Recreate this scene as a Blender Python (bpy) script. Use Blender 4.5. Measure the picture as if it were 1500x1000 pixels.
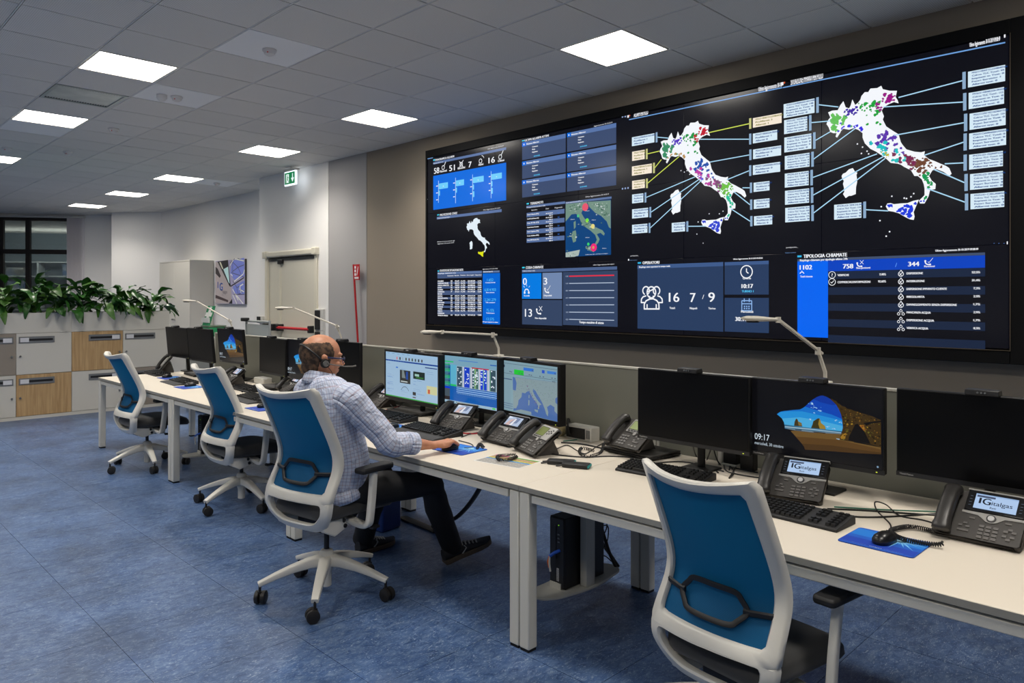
import bpy, bmesh, math, random
from mathutils import Vector, Matrix, Quaternion
R = math.radians
rnd = random.Random(7)
for o in list(bpy.data.objects): bpy.data.objects.remove(o)
SC = bpy.context.scene
COL = SC.collection
# ------------------------------------------------------------------ camera, world, exposure
EYE, FPX, HZ, TH = 1.59, 1073.0, 434.2, R(44.866)
cam = bpy.data.cameras.new('camera'); camo = bpy.data.objects.new('camera', cam); COL.objects.link(camo)
cam.sensor_width = 36; cam.lens = FPX/1500*36
cam.shift_y = (HZ-500)/1500
camo.location = (0, 0, EYE); camo.rotation_euler = (R(90), 0, -TH)
cam.clip_start = .05; SC.camera = camo
w = bpy.data.worlds.new('world'); SC.world = w; w.use_nodes = True
w.node_tree.nodes['Background'].inputs[0].default_value = (.05, .07, .1, 1)
w.node_tree.nodes['Background'].inputs[1].default_value = .3
SC.view_settings.view_transform = 'Standard'; SC.view_settings.look = 'None'
SC.view_settings.exposure = 0; SC.view_settings.gamma = 1; SC.view_settings.use_curve_mapping = False
LIGHT = 10.0        # radiance of the diffusers
LAMP_W = 18.5      # power of the lamp behind each diffuser
LAMP_SPREAD = 128  # cone of its micro-prism optics, degrees

ST, CT = math.sin(TH), math.cos(TH)
def ray(px, py):
    u = (px-750)/FPX; v = (HZ-py)/FPX
    return Vector((ST+u*CT, CT-u*ST, v))
def at_z(px, py, z): r = ray(px, py); return Vector((0, 0, EYE))+r*((z-EYE)/r.z)
def at_x(px, py, x): r = ray(px, py); return Vector((0, 0, EYE))+r*(x/r.x)
def gp(px, py, z=.74): return at_z(px, py, z)

# ------------------------------------------------------------------ colour and materials
def lin(c):
    c = c/255
    return c/12.92 if c <= .04045 else ((c+.055)/1.055)**2.4
def rgb(c): return (lin(c[0]), lin(c[1]), lin(c[2]), 1)
MATS = {}
def mat(name, c=(200, 200, 200), rough=.5, metal=0, spec=.5, noise=None, bump=None, emit=None, trans=0, sheen=0, coat=0, alpha=None):
    if name in MATS: return MATS[name]
    m = bpy.data.materials.new(name); m.use_nodes = True; MATS[name] = m
    nt = m.node_tree; b = nt.nodes['Principled BSDF']
    b.inputs['Base Color'].default_value = rgb(c)
    b.inputs['Roughness'].default_value = rough; b.inputs['Metallic'].default_value = metal
    b.inputs['Specular IOR Level'].default_value = spec
    if coat: b.inputs['Coat Weight'].default_value = coat
    if sheen: b.inputs['Sheen Weight'].default_value = sheen
    if trans: b.inputs['Transmission Weight'].default_value = trans
    if emit:
        b.inputs['Emission Color'].default_value = rgb(emit[0]); b.inputs['Emission Strength'].default_value = emit[1]
    if noise or bump:
        g = nt.nodes.new('ShaderNodeTexCoord')
    if noise:   # (scale, amount, second colour)
        n = nt.nodes.new('ShaderNodeTexNoise'); n.inputs['Scale'].default_value = noise[0]; n.inputs['Detail'].default_value = 4
        nt.links.new(g.outputs['Object'], n.inputs['Vector'])
        mx = nt.nodes.new('ShaderNodeMix'); mx.data_type = 'RGBA'
        mx.inputs[6].default_value = rgb(c); mx.inputs[7].default_value = rgb(noise[2])
        mr = nt.nodes.new('ShaderNodeMapRange'); mr.inputs[1].default_value = .4; mr.inputs[2].default_value = .65; mr.inputs[4].default_value = noise[1]
        nt.links.new(n.outputs['Fac'], mr.inputs[0]); nt.links.new(mr.outputs[0], mx.inputs[0])
        nt.links.new(mx.outputs[2], b.inputs['Base Color'])
    if bump:    # (scale, strength)
        n = nt.nodes.new('ShaderNodeTexNoise'); n.inputs['Scale'].default_value = bump[0]; n.inputs['Detail'].default_value = 2
        nt.links.new(g.outputs['Object'], n.inputs['Vector'])
        bp = nt.nodes.new('ShaderNodeBump'); bp.inputs['Strength'].default_value = bump[1]; bp.inputs['Distance'].default_value = .002
        nt.links.new(n.outputs['Fac'], bp.inputs['Height']); nt.links.new(bp.outputs[0], b.inputs['Normal'])
    return m

# ------------------------------------------------------------------ mesh builder
def frames(pts, up=None):
    """tangent / side / normal along a path by parallel transport"""
    n = len(pts); T = []
    for i in range(n):
        a = pts[max(0, i-1)]; b = pts[min(n-1, i+1)]
        t = (b-a); T.append(t.normalized() if t.length > 1e-9 else Vector((0, 0, 1)))
    up = Vector(up) if up is not None else (Vector((0, 0, 1)) if abs(T[0].z) < .9 else Vector((1, 0, 0)))
    out = []; nrm = (up-T[0]*up.dot(T[0])).normalized()
    for i in range(n):
        nrm = (nrm-T[i]*nrm.dot(T[i])).normalized()
        out.append((T[i], T[i].cross(nrm), nrm))
    return out
def catmull(pts, k=6, closed=False):
    pts = [Vector(p) for p in pts]; n = len(pts); out = []
    rng = n if closed else n-1
    for i in range(rng):
        if closed: p0, p1, p2, p3 = pts[i-1], pts[i], pts[(i+1) % n], pts[(i+2) % n]
        else: p0, p1, p2, p3 = pts[max(0, i-1)], pts[i], pts[i+1], pts[min(n-1, i+2)]
        for j in range(k):
            t = j/k
            out.append(.5*((2*p1)+(p2-p0)*t+(2*p0-5*p1+4*p2-p3)*t*t+(3*p1-p0-3*p2+p3)*t**3))
    if not closed: out.append(pts[-1])
    return out
class MB:
    def __init__(s): s.v = []; s.f = []; s.m = []; s.uv = {}
    def add(s, vs, fs, mi=0, M=None):
        o = len(s.v)
        s.v += [tuple(M @ Vector(p)) if M is not None else tuple(p) for p in vs]
        for f in fs: s.f.append(tuple(i+o for i in f)); s.m.append(mi)
        return s
    def box(s, c, d, mi=0, M=None, rz=0, top=None):
        x, y, z = d[0]/2, d[1]/2, d[2]/2
        t = top if top else 1
        vs = [(-x, -y, -z), (x, -y, -z), (x, y, -z), (-x, y, -z), (-x*t, -y*t, z), (x*t, -y*t, z), (x*t, y*t, z), (-x*t, y*t, z)]
        if rz: q = Matrix.Rotation(rz, 3, 'Z'); vs = [tuple(q @ Vector(p)) for p in vs]
        vs = [(p[0]+c[0], p[1]+c[1], p[2]+c[2]) for p in vs]
        return s.add(vs, [(0, 3, 2, 1), (4, 5, 6, 7), (0, 1, 5, 4), (1, 2, 6, 5), (2, 3, 7, 6), (3, 0, 4, 7)], mi, M)
    def span(s, a, b, mi=0, M=None):
        return s.box([(a[i]+b[i])/2 for i in range(3)], [abs(b[i]-a[i]) for i in range(3)], mi, M)
    def prism(s, poly, a, b, axis='z', mi=0, M=None):
        """polygon extruded from a to b along the axis; poly coordinates are the other two axes in order"""
        def P(p, t):
            return {'z': (p[0], p[1], t), 'x': (t, p[0], p[1]), 'y': (p[0], t, p[1])}[axis]
        n = len(poly)
        vs = [P(p, a) for p in poly]+[P(p, b) for p in poly]
        fs = [tuple(range(n))[::-1], tuple(range(n, 2*n))]+[(i, (i+1) % n, n+(i+1) % n, n+i) for i in range(n)]
        return s.add(vs, fs, mi, M)
    def tube(s, pts, r, n=8, mi=0, M=None, closed=False, caps=True, up=None, r2=None, sq=None):
        pts = [Vector(p) for p in pts]; k = len(pts)
        rr = r if isinstance(r, (list, tuple)) else [r]*k
        r2 = rr if r2 is None else (r2 if isinstance(r2, (list, tuple)) else [r2]*k)
        fr = frames(pts+([pts[0]] if closed else []), up)
        vs = []
        for i in range(k):
            T, S, N = fr[i]
            for j in range(n):
                a = 2*math.pi*(j+.5)/n; ca, sa = math.cos(a), math.sin(a)
                if sq:
                    ca = math.copysign(abs(ca)**sq, ca); sa = math.copysign(abs(sa)**sq, sa)
                vs.append(pts[i]+S*(ca*rr[i])+N*(sa*r2[i]))
        fs = []
        for i in range(k-(0 if closed else 1)):
            a, b = i*n, ((i+1) % k)*n
            for j in range(n): fs.append((a+j, a+(j+1) % n, b+(j+1) % n, b+j))
        if caps and not closed: fs += [tuple(range(n))[::-1], tuple(range((k-1)*n, k*n))]
        return s.add(vs, fs, mi, M)
    def cyl(s, a, b, r0, r1=None, n=16, mi=0, M=None):
        return s.tube([a, b], [r0, r0 if r1 is None else r1], n, mi, M)
    def lathe(s, prof, n=20, mi=0, M=None, c=(0, 0, 0)):
        vs = []
        for r_, z in prof:
            for j in range(n): a = 2*math.pi*j/n; vs.append((c[0]+r_*math.cos(a), c[1]+r_*math.sin(a), c[2]+z))
        k = len(prof); fs = []
        for i in range(k-1):
            for j in range(n): fs.append((i*n+j, i*n+(j+1) % n, (i+1)*n+(j+1) % n, (i+1)*n+j))
        fs += [tuple(range(n))[::-1], tuple(range((k-1)*n, k*n))]
        return s.add(vs, fs, mi, M)
    def ball(s, c, r, nu=14, nv=9, mi=0, M=None, rot=None):
        if not isinstance(r, (list, tuple)): r = (r, r, r)
        vs = []; q = rot
        for i in range(1, nv):
            t = math.pi*i/nv
            for j in range(nu):
                a = 2*math.pi*j/nu; p = Vector((r[0]*math.sin(t)*math.cos(a), r[1]*math.sin(t)*math.sin(a), r[2]*math.cos(t)))
                if q: p = q @ p
                vs.append(p+Vector(c))
        tp = Vector((0, 0, r[2])); bt = Vector((0, 0, -r[2]))
        if q: tp = q @ tp; bt = q @ bt
        vs += [tp+Vector(c), bt+Vector(c)]; T, B = len(vs)-2, len(vs)-1; fs = []
        for i in range(nv-2):
            for j in range(nu): fs.append((i*nu+j, (i+1)*nu+j, (i+1)*nu+(j+1) % nu, i*nu+(j+1) % nu))
        for j in range(nu): fs.append((T, j, (j+1) % nu)); fs.append((B, (nv-2)*nu+(j+1) % nu, (nv-2)*nu+j))
        return s.add(vs, fs, mi, M)
    def grid(s, P, nu, nv, mi=0, uv=None, M=None, flip=False):
        """surface from a function P(i,j)"""
        o = len(s.v); vs = [P(i, j) for i in range(nu) for j in range(nv)]
        fs = [(i*nv+j, (i+1)*nv+j, (i+1)*nv+j+1, i*nv+j+1) for i in range(nu-1) for j in range(nv-1)]
        if flip: fs = [f[::-1] for f in fs]
        s.add(vs, fs, mi, M)
        if uv:
            for i in range(nu):
                for j in range(nv): s.uv[o+i*nv+j] = uv(i, j)
        return s
    def build(s, name, mats, parent=None, bevel=0, smooth=True, loc=None, seg=2, recalc=True, angle=38, rz=0):
        me = bpy.data.meshes.new(name)
        me.from_pydata([tuple(p) for p in s.v], [], s.f)
        if not isinstance(mats, (list, tuple)): mats = [mats]
        for m in mats: me.materials.append(m)
        if len(mats) > 1: me.polygons.foreach_set('material_index', s.m)
        if recalc:
            bm = bmesh.new(); bm.from_mesh(me); bmesh.ops.recalc_face_normals(bm, faces=bm.faces); bm.to_mesh(me); bm.free()
        if s.uv:
            l = me.uv_layers.new(name='uv')
            for lp in me.loops: l.data[lp.index].uv = s.uv.get(lp.vertex_index, (0, 0))
        me.update()
        if smooth:
            me.shade_smooth(); me.set_sharp_from_angle(angle=R(angle))
        return obj(name, me, parent, bevel, loc, seg, rz)
def obj(name, me, parent=None, bevel=0, loc=None, seg=2, rz=0):
    o = bpy.data.objects.new(name, me); COL.objects.link(o)
    if parent: o.parent = parent
    if loc is not None: o.location = loc
    if rz: o.rotation_euler = (0, 0, rz)
    if bevel:
        b = o.modifiers.new('bevel', 'BEVEL'); b.width = bevel; b.segments = seg; b.limit_method = 'ANGLE'; b.angle_limit = R(40)
        b.harden_normals = False
    return o
def tag(o, label=None, cat=None, group=None, kind=None):
    if label: o['label'] = label
    if cat: o['category'] = cat
    if group: o['group'] = group
    if kind: o['kind'] = kind
    return o
def empty(name, loc=(0, 0, 0), rz=0, label=None, cat=None, group=None, kind=None):
    o = bpy.data.objects.new(name, None); COL.objects.link(o); o.location = loc; o.rotation_euler = (0, 0, rz)
    o.empty_display_size = .1
    return tag(o, label, cat, group, kind)
def struct(o): o['kind'] = 'structure'; return o
def copy_tree(o, parent=None):
    c = o.copy(); COL.objects.link(c); c.parent = parent
    for ch in [x for x in bpy.data.objects if x.parent == o]: copy_tree(ch, c)
    return c
def rrect(w, h, r, n=4, cx=0, cy=0):
    out = []
    for (sx, sy, a0) in ((1, 1, 0), (-1, 1, 90), (-1, -1, 180), (1, -1, 270)):
        for k in range(n+1):
            a = R(a0+90*k/n); out.append((cx+sx*(w/2-r)+r*math.cos(a), cy+sy*(h/2-r)+r*math.sin(a)))
    return out

# ------------------------------------------------------------------ flat print: screens, signs, lettering
def display_mat(name, emission=True, rough=.3):
    m = bpy.data.materials.new(name); m.use_nodes = True; nt = m.node_tree; b = nt.nodes['Principled BSDF']
    a = nt.nodes.new('ShaderNodeVertexColor'); a.layer_name = 'col'
    b.inputs['Roughness'].default_value = rough
    if emission:
        b.inputs['Specular IOR Level'].default_value = .28
        b.inputs['Base Color'].default_value = (.003, .003, .004, 1)
        nt.links.new(a.outputs[0], b.inputs['Emission Color']); b.inputs['Emission Strength'].default_value = 1.0
    else: nt.links.new(a.outputs[0], b.inputs['Base Color'])
    return m
M_DISP = display_mat('lit_display', rough=.2)
M_PRINT = display_mat('printed_ink', False, .55)
TXT = {}
def text_geo(t):
    if t in TXT: return TXT[t]
    c = bpy.data.curves.new('t', 'FONT'); c.body = t; c.size = 1; c.resolution_u = 2 if len(t) > 8 else 4
    o = bpy.data.objects.new('t', c); COL.objects.link(o)
    me = bpy.data.meshes.new_from_object(o)
    vs = [(v.co.x, v.co.y) for v in me.vertices]; fs = [tuple(p.vertices) for p in me.polygons]
    bpy.data.objects.remove(o); bpy.data.curves.remove(c); bpy.data.meshes.remove(me)
    x0 = min([v[0] for v in vs] or [0]); x1 = max([v[0] for v in vs] or [1])
    TXT[t] = (vs, fs, x0, x1); return TXT[t]
class Canvas:
    """flat print; O = lower left corner seen by the viewer, U right, V up, N towards the viewer"""
    def __init__(s, O, U, V, step=.0006):
        s.O, s.U, s.V = Vector(O), Vector(U), Vector(V); s.N = s.U.cross(s.V).normalized(); s.step = step
        s.v = []; s.f = []; s.c = []
    def pt(s, u, v, l): return s.O+s.U*u+s.V*v+s.N*(s.step*l)
    def poly(s, pts, col, l=1):
        o = len(s.v); s.v += [s.pt(u, v, l) for u, v in pts]; s.f.append(tuple(range(o, len(s.v)))); s.c.append(col)
    def rect(s, u0, v0, u1, v1, col, l=1): s.poly([(u0, v0), (u1, v0), (u1, v1), (u0, v1)], col, l)
    def line(s, a, b, w, col, l=2):
        dx, dy = b[0]-a[0], b[1]-a[1]; L = math.hypot(dx, dy) or 1; nx, ny = -dy/L*w/2, dx/L*w/2
        s.poly([(a[0]-nx, a[1]-ny), (b[0]-nx, b[1]-ny), (b[0]+nx, b[1]+ny), (a[0]+nx, a[1]+ny)], col, l)
    def ring(s, c, r, w, col, l=2, n=20, a0=0, a1=360, sy=1):
        for k in range(n):
            p, q = R(a0+(a1-a0)*k/n), R(a0+(a1-a0)*(k+1)/n)
            s.poly([(c[0]+(r+w/2*e)*math.cos(a), c[1]+(r+w/2*e)*math.sin(a)*sy) for a, e in ((p, -1), (p, 1), (q, 1), (q, -1))], col, l)
    def disc(s, c, r, col, l=2, n=14): s.poly([(c[0]+r*math.cos(2*math.pi*k/n), c[1]+r*math.sin(2*math.pi*k/n)) for k in range(n)], col, l)
    def text(s, t, u, v, h, col, l=3, width=None, align='l', bold=0):
        vs, fs, x0, x1 = text_geo(t)
        sc = h/.70; sx = (width/(x1-x0)) if width else sc
        if align == 'c': u -= (x1-x0)*sx/2
        if align == 'r': u -= (x1-x0)*sx
        for dx in ([0, bold] if bold else [0]):
            o = len(s.v); s.v += [s.pt(u+(x-x0)*sx+dx, v+y*sc, l) for x, y in vs]
            for f in fs: s.f.append(tuple(i+o for i in f)); s.c.append(col)
    def build(s, name, parent=None, m=None, label=None):
        me = bpy.data.meshes.new(name); me.from_pydata([tuple(p) for p in s.v], [], s.f)
        ca = me.color_attributes.new('col', 'FLOAT_COLOR', 'CORNER')
        buf = []
        cache = {}
        for p, c in zip(me.polygons, s.c):
            if c not in cache: cache[c] = rgb(c)
            buf += list(cache[c])*p.loop_total
        ca.data.foreach_set('color', buf)
        me.materials.append(m or M_DISP); me.update()
        o = obj(name, me, parent)
        if label: o['label'] = label
        return o
# ================================================================== SETTING
H = 3.424; TP = .6; GX, GY = 4.3516, 3.3066          # ceiling height, ceiling grid
XW = 5.24                                              # screen wall
W_WHITE = mat('white_wall_paint', (238, 236, 233), .85, bump=(300, .15))
W_TAUPE = mat('taupe_wall_paint', (148, 137, 122), .8, bump=(300, .15))
W_GREY = mat('grey_wall_paint', (168, 166, 165), .8, bump=(300, .15))
PL_DARK = mat('black_plastic', (22, 22, 24), .45)
PL_SOFT = mat('soft_black_plastic', (27, 27, 28), .6)
PL_WHITE = mat('white_plastic', (222, 220, 212), .4)
METAL = mat('brushed_metal', (170, 170, 168), .3, 1)
# floor: linoleum squares
def floor_material():
    m = bpy.data.materials.new('blue_marbled_linoleum'); m.use_nodes = True; nt = m.node_tree; b = nt.nodes['Principled BSDF']
    g = nt.nodes.new('ShaderNodeNewGeometry')
    def noise(scale, sx, sy, det=5, dist=0):
        mp = nt.nodes.new('ShaderNodeMapping'); mp.inputs['Scale'].default_value = (sx, sy, 1); mp.inputs['Rotation'].default_value = (0, 0, R(18))
        nt.links.new(g.outputs['Position'], mp.inputs[0])
        n = nt.nodes.new('ShaderNodeTexNoise'); n.inputs['Scale'].default_value = scale; n.inputs['Detail'].default_value = det
        n.inputs['Distortion'].default_value = dist; n.inputs['Roughness'].default_value = .62
        nt.links.new(mp.outputs[0], n.inputs['Vector']); return n
    def ramp(n, stops):
        r_ = nt.nodes.new('ShaderNodeValToRGB'); e = r_.color_ramp.elements
        while len(e) > 1: e.remove(e[0])
        e[0].position, e[0].color = stops[0][0], rgb(stops[0][1])
        for p, c in stops[1:]: q = e.new(p); q.color = rgb(c)
        nt.links.new(n.outputs['Fac'], r_.inputs[0]); return r_
    a = ramp(noise(16, 1, 1.7, 9, .9), [(.28, (48, 74, 118)), (.45, (68, 96, 142)), (.56, (84, 111, 154)), (.72, (112, 136, 170))])
    c = ramp(noise(44, .75, 1.9, 6, 2.2), [(.0, (0, 0, 0)), (.54, (0, 0, 0)), (.60, (150, 150, 150)), (.68, (250, 250, 250))])
    d = ramp(noise(2.2, 1, 1, 3), [(.35, (205, 205, 205)), (.65, (255, 255, 255))])
    mx = nt.nodes.new('ShaderNodeMix'); mx.data_type = 'RGBA'; nt.links.new(c.outputs[0], mx.inputs[0])
    nt.links.new(a.outputs[0], mx.inputs[6]); mx.inputs[7].default_value = rgb((164, 182, 202))
    ml = nt.nodes.new('ShaderNodeMix'); ml.data_type = 'RGBA'; ml.blend_type = 'MULTIPLY'; ml.inputs[0].default_value = 1
    nt.links.new(mx.outputs[2], ml.inputs[6]); nt.links.new(d.outputs[0], ml.inputs[7])
    nt.links.new(ml.outputs[2], b.inputs['Base Color'])
    b.inputs['Roughness'].default_value = .34; b.inputs['Specular IOR Level'].default_value = .42
    bn = noise(3, 1, 1, 2); bp_ = nt.nodes.new('ShaderNodeBump'); bp_.inputs['Strength'].default_value = .1; bp_.inputs['Distance'].default_value = .006
    nt.links.new(bn.outputs['Fac'], bp_.inputs['Height']); nt.links.new(bp_.outputs[0], b.inputs['Normal'])
    return m
M_FLOOR = floor_material()
M_SEAM = mat('floor_seam', (62, 62, 70), .7)
fl = struct(MB().span((-5.6, -4.2, -.1), (7, 27, -.0035)).build('floor', M_SEAM))
FP = .6268
ft = MB().box((0, 0, -.002), (FP-.0022, FP-.0022, .004)).build('floor_tile', M_FLOOR, fl, smooth=False)
cells = []
for i in range(-9, 10):
    for j in range(-9, 36):
        x, y = 1.083+FP*(i+.5), 4.385+FP*(j+.5)
        if x > 6.2 or x < -5.5 or y < -4 : continue
        d = x*ST+y*CT; r_ = x*CT-y*ST
        vis = d > 1.9 and abs(r_/d) < .82 and not (x > 3.6 and y < 8)
        cells.append((0 if vis else 1, d, x, y))
cells.sort()
first = True; rest = MB(); nt_ = 0
for v, d, x, y in cells:
    if v == 0 and nt_ < 295:
        if first: ft.location = (x, y, 0); first = False
        else:
            c = ft.copy(); COL.objects.link(c); c.location = (x, y, 0)
        nt_ += 1
    else: rest.box((x, y, -.002), (FP-.0022, FP-.0022, .004))
tag(rest.build('floor_tile', M_FLOOR, fl, smooth=False), kind='stuff')

# ceiling
def tile_material():
    m = bpy.data.materials.new('perforated_ceiling_tile'); m.use_nodes = True; nt = m.node_tree; b = nt.nodes['Principled BSDF']
    g = nt.nodes.new('ShaderNodeNewGeometry')
    w1 = nt.nodes.new('ShaderNodeTexWave'); w1.inputs['Scale'].default_value = 26; w1.bands_direction = 'X'
    w2 = nt.nodes.new('ShaderNodeTexWave'); w2.inputs['Scale'].default_value = 26; w2.bands_direction = 'Y'
    nt.links.new(g.outputs['Position'], w1.inputs[0]); nt.links.new(g.outputs['Position'], w2.inputs[0])
    mu = nt.nodes.new('ShaderNodeMath'); mu.operation = 'MULTIPLY'; nt.links.new(w1.outputs['Fac'], mu.inputs[0]); nt.links.new(w2.outputs['Fac'], mu.inputs[1])
    mr = nt.nodes.new('ShaderNodeMapRange'); mr.inputs[1].default_value = .35; mr.inputs[2].default_value = .5
    nt.links.new(mu.outputs[0], mr.inputs[0])
    mx = nt.nodes.new('ShaderNodeMix'); mx.data_type = 'RGBA'; nt.links.new(mr.outputs[0], mx.inputs[0])
    mx.inputs[6].default_value = rgb((232, 229, 222)); mx.inputs[7].default_value = rgb((204, 201, 195))
    oi = nt.nodes.new('ShaderNodeObjectInfo'); m2 = nt.nodes.new('ShaderNodeMapRange'); m2.inputs[3].default_value = .93; m2.inputs[4].default_value = 1.0
    nt.links.new(oi.outputs['Random'], m2.inputs[0])
    ml = nt.nodes.new('ShaderNodeVectorMath'); ml.operation = 'SCALE'; nt.links.new(mx.outputs[2], ml.inputs[0]); nt.links.new(m2.outputs[0], ml.inputs['Scale'])
    nt.links.new(ml.outputs[0], b.inputs['Base Color']); b.inputs['Roughness'].default_value = .8
    return m
M_TILE = tile_material()
M_TILEW = mat('plain_white_ceiling_tile', (244, 244, 242), .7)
M_GRID = mat('white_ceiling_grid', (232, 232, 230), .5)
ce = struct(MB().span((-5.6, -4.2, H+.012), (7, 27, H+.11)).build('ceiling', mat('ceiling_void', (130, 130, 130), .9)))
gm = MB()
for i in range(-16, 3):
    x = GX+TP*(i-.5)
    if -5.6 < x < 7: gm.span((x-.0035, -4.2, H-.0085), (x+.0035, 27, H+.012))
for j in range(-13, 40):
    y = GY+TP*(j-.5); gm.span((-5.6, y-.009, H+.0015), (7, y+.009, H+.012))
tag(gm.build('ceiling_grid', M_GRID, ce, smooth=False), kind='stuff')
LI = {(0, j) for j in (-5, 0, 5, 9, 14, 18, 22)} | {(-4, j) for j in (-5, 0, 5, 9, 14, 18)} | {(-8, j) for j in (-5, 0, 5, 9, 14)} | {(-12, j) for j in (0, 5)}
VENT = (-4, 7)
WT = {(-3, 3), (-3, 6), (1, 14), (-4, 10), (-8, 12)}
tl = MB().box((0, 0, -.003), (TP-.016, TP-.012, .012)).build('ceiling_tile', M_TILE, ce, bevel=0, smooth=False)
wt = MB().box((0, 0, -.003), (TP-.016, TP-.012, .012)).build('ceiling_tile', M_TILEW, ce, smooth=False); tag(wt, 'plain white ceiling tile')
cells = []
for i in range(-16, 5):
    for j in range(-12, 39):
        if (i, j) in LI or (i, j) == VENT: continue
        x, y = GX+TP*i, GY+TP*j
        if x > 6.4 or x < -5.5 or y > 26: continue
        d = x*ST+y*CT; r_ = x*CT-y*ST
        vis = d > 4.1 and abs(r_/d) < .74 and x < 5.9 and y < 19.5
        cells.append((0 if vis else 1, d, x, y, (i, j) in WT))
cells.sort(); nt_ = 0; rest = MB(); firsts = {}
for v, d, x, y, wh in cells:
    if v == 0 and nt_ < 295:
        src = wt if wh else tl
        if wh not in firsts: firsts[wh] = 1; c = src
        else: c = src.copy(); COL.objects.link(c)
        c.location = (x, y, H); nt_ += 1
    else: rest.box((x, y, H-.003), (TP-.016, TP-.012, .012))
tag(rest.build('ceiling_tile', M_TILE, ce, smooth=False), kind='stuff')
# ceiling light panels
M_LAMP = bpy.data.materials.new('led_panel'); M_LAMP.use_nodes = True
b = M_LAMP.node_tree.nodes['Principled BSDF']; b.inputs['Base Color'].default_value = (.9, .9, .9, 1)
b.inputs['Emission Color'].default_value = (1, .95, .87, 1); b.inputs['Emission Strength'].default_value = LIGHT
AREA = bpy.data.lights.new('lamp', 'AREA'); AREA.shape = 'SQUARE'; AREA.size = .55; AREA.energy = LAMP_W; AREA.spread = R(LAMP_SPREAD); AREA.color = (1, .94, .85)
def light_panel(x, y, label):
    t = empty('ceiling_light', (x, y, H-.004), 0, label, 'light', 'square ceiling light panels')
    f = MB(); a, b_ = .29, .2775
    for s in (-1, 1):
        f.span((s*a, -a, -.006), (s*b_, a, .006)); f.span((-b_, s*a, -.006), (b_, s*b_, .006))
    f.build('frame', mat('light_frame', (225, 220, 210), .4), t, smooth=False)
    MB().box((0, 0, .001), (.555, .555, .004)).build('diffuser', M_LAMP, t, smooth=False)
    o = bpy.data.objects.new('lamp', AREA); COL.objects.link(o); o.parent = t; o.location = (0, 0, -.0015)
    return t
LN = {(0, 0): 'largest square ceiling light, above the left map on the screen wall', (0, 5): 'second ceiling light along the row above the screen wall, over its left end',
      (0, 9): 'ceiling light in the row above the desks, just left of the exit sign', (0, 14): 'ceiling light of the desk row beside the small white detector tile near the exit sign',
      (0, 18): 'next to last ceiling light of the row along the desks', (0, 22): 'last and farthest ceiling light of the desk row, near the back wall',
      (-4, 5): 'large ceiling light left of centre, in front of the air grille', (-4, 9): 'ceiling light just behind the silvery air grille', (-4, 14): 'ceiling light cut by the left photo edge, above the lockers'}
for k in sorted(LI): light_panel(GX+TP*k[0], GY+TP*k[1], LN.get(k, 'square ceiling light panel outside the photographed view'))
# air grille
t = empty('air_grille', (GX+TP*VENT[0], GY+TP*VENT[1], H-.004), 0, 'silvery perforated air grille set in the ceiling between two lights', 'grille')
f = MB()
for s in (-1, 1): f.span((s*.29, -.29, -.008), (s*.262, .29, .006)); f.span((-.262, s*.29, -.008), (.262, s*.262, .006))
f.build('frame', mat('grille_frame', (190, 195, 190), .35, .6), t, smooth=False)
MB().box((0, 0, .002), (.524, .524, .004)).build('plate', mat('grille_plate', (196, 202, 194), .28, .35, noise=(5, .6, (230, 234, 226))), t, smooth=False)
f = MB()
for s in (-1, 1):
    for k in range(24): f.box((-.25+.0217*k, s*.245, -.001), (.009, .02, .003))
tag(f.build('perforation', PL_DARK, t, smooth=False), kind='stuff')
# smoke detectors
def detector(x, y, label, double=False):
    t = empty('smoke_detector', (x, y, H-.009), 0, label, 'smoke detector', 'smoke detectors on the ceiling')
    b = MB()
    b.lathe([(.052, 0), (.052, -.012), (.042, -.02), (.038, -.034), (.02, -.045), (.004, -.046)], 20)
    b.build('housing', mat('detector_white', (225, 223, 218), .45), t)
    MB().ball((-.03, -.03, -.03), .005, 8, 6).build('indicator', mat('indicator_red', (190, 20, 20), .3, emit=((200, 10, 10), .15)), t)
    if double:
        MB().lathe([(.045, 0), (.045, -.03), (.03, -.05), (.01, -.06)], 16, c=(-.12, .03, 0)).build('sounder', MATS['detector_white'], t)
for (i, j), lb in {(-3, 3): 'white smoke detector on the nearest plain white ceiling tile', (-3, 6): 'double smoke detector on the white tile right of the air grille',
                   (1, 14): 'small smoke detector on the white tile nearest the exit sign', (-3, 9): 'smoke detector on a grey tile right of the light behind the air grille',
                   (-3, 12): 'small smoke detector midway between the left ceiling lights', (-4, 12.4): 'small smoke detector above the planter, farther than its neighbour',
                   (-5, 12): 'smoke detector near the left photo edge above the lockers'}.items():
    detector(GX+TP*i, GY+TP*j, lb, (i, j) == (-3, 6))

# walls
def wallbox(name, a, b, m): return struct(MB().span(a, b).build(name, m, smooth=False))
wallbox('wall_right', (XW, -4.2, 0), (XW+.3, 7.87, H+.02), W_TAUPE)
struct(MB().span((XW-.006, 7.87, 0), (XW+.3, 8.77, H+.02)).build('wall_grey', W_GREY, smooth=False))
dr0, dr1 = 9.06, 10.52
wb = MB()
wb.span((XW-.014, 8.77, 0), (5.80, dr0, H+.02)); wb.span((XW-.014, dr1, 0), (5.80, 10.79, H+.02)); wb.span((XW-.014, dr0, 2.24), (5.8, dr1, H+.02)); wb.span((XW+.15, dr0, 0), (5.8, dr1, 2.24))
struct(wb.build('wall_door', W_WHITE, smooth=False))
wallbox('wall_left', (5.80, 10.79, 0), (6.1, 16.66, H+.02), W_WHITE)
struct(MB().prism([(5.80, 16.60), (5.06, 17.42), (5.25, 17.62), (6.1, 16.75)], 0, H+.02).build('wall_column', W_WHITE, smooth=False))
dw = Vector((-.825, .565, 0)); nw = Vector((-.565, -.825, 0))   # window wall runs left and away
P0 = Vector((4.78, 18.33, 0))
def wl(t, o): p = P0+dw*t+nw*o; return (p.x, p.y)
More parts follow.
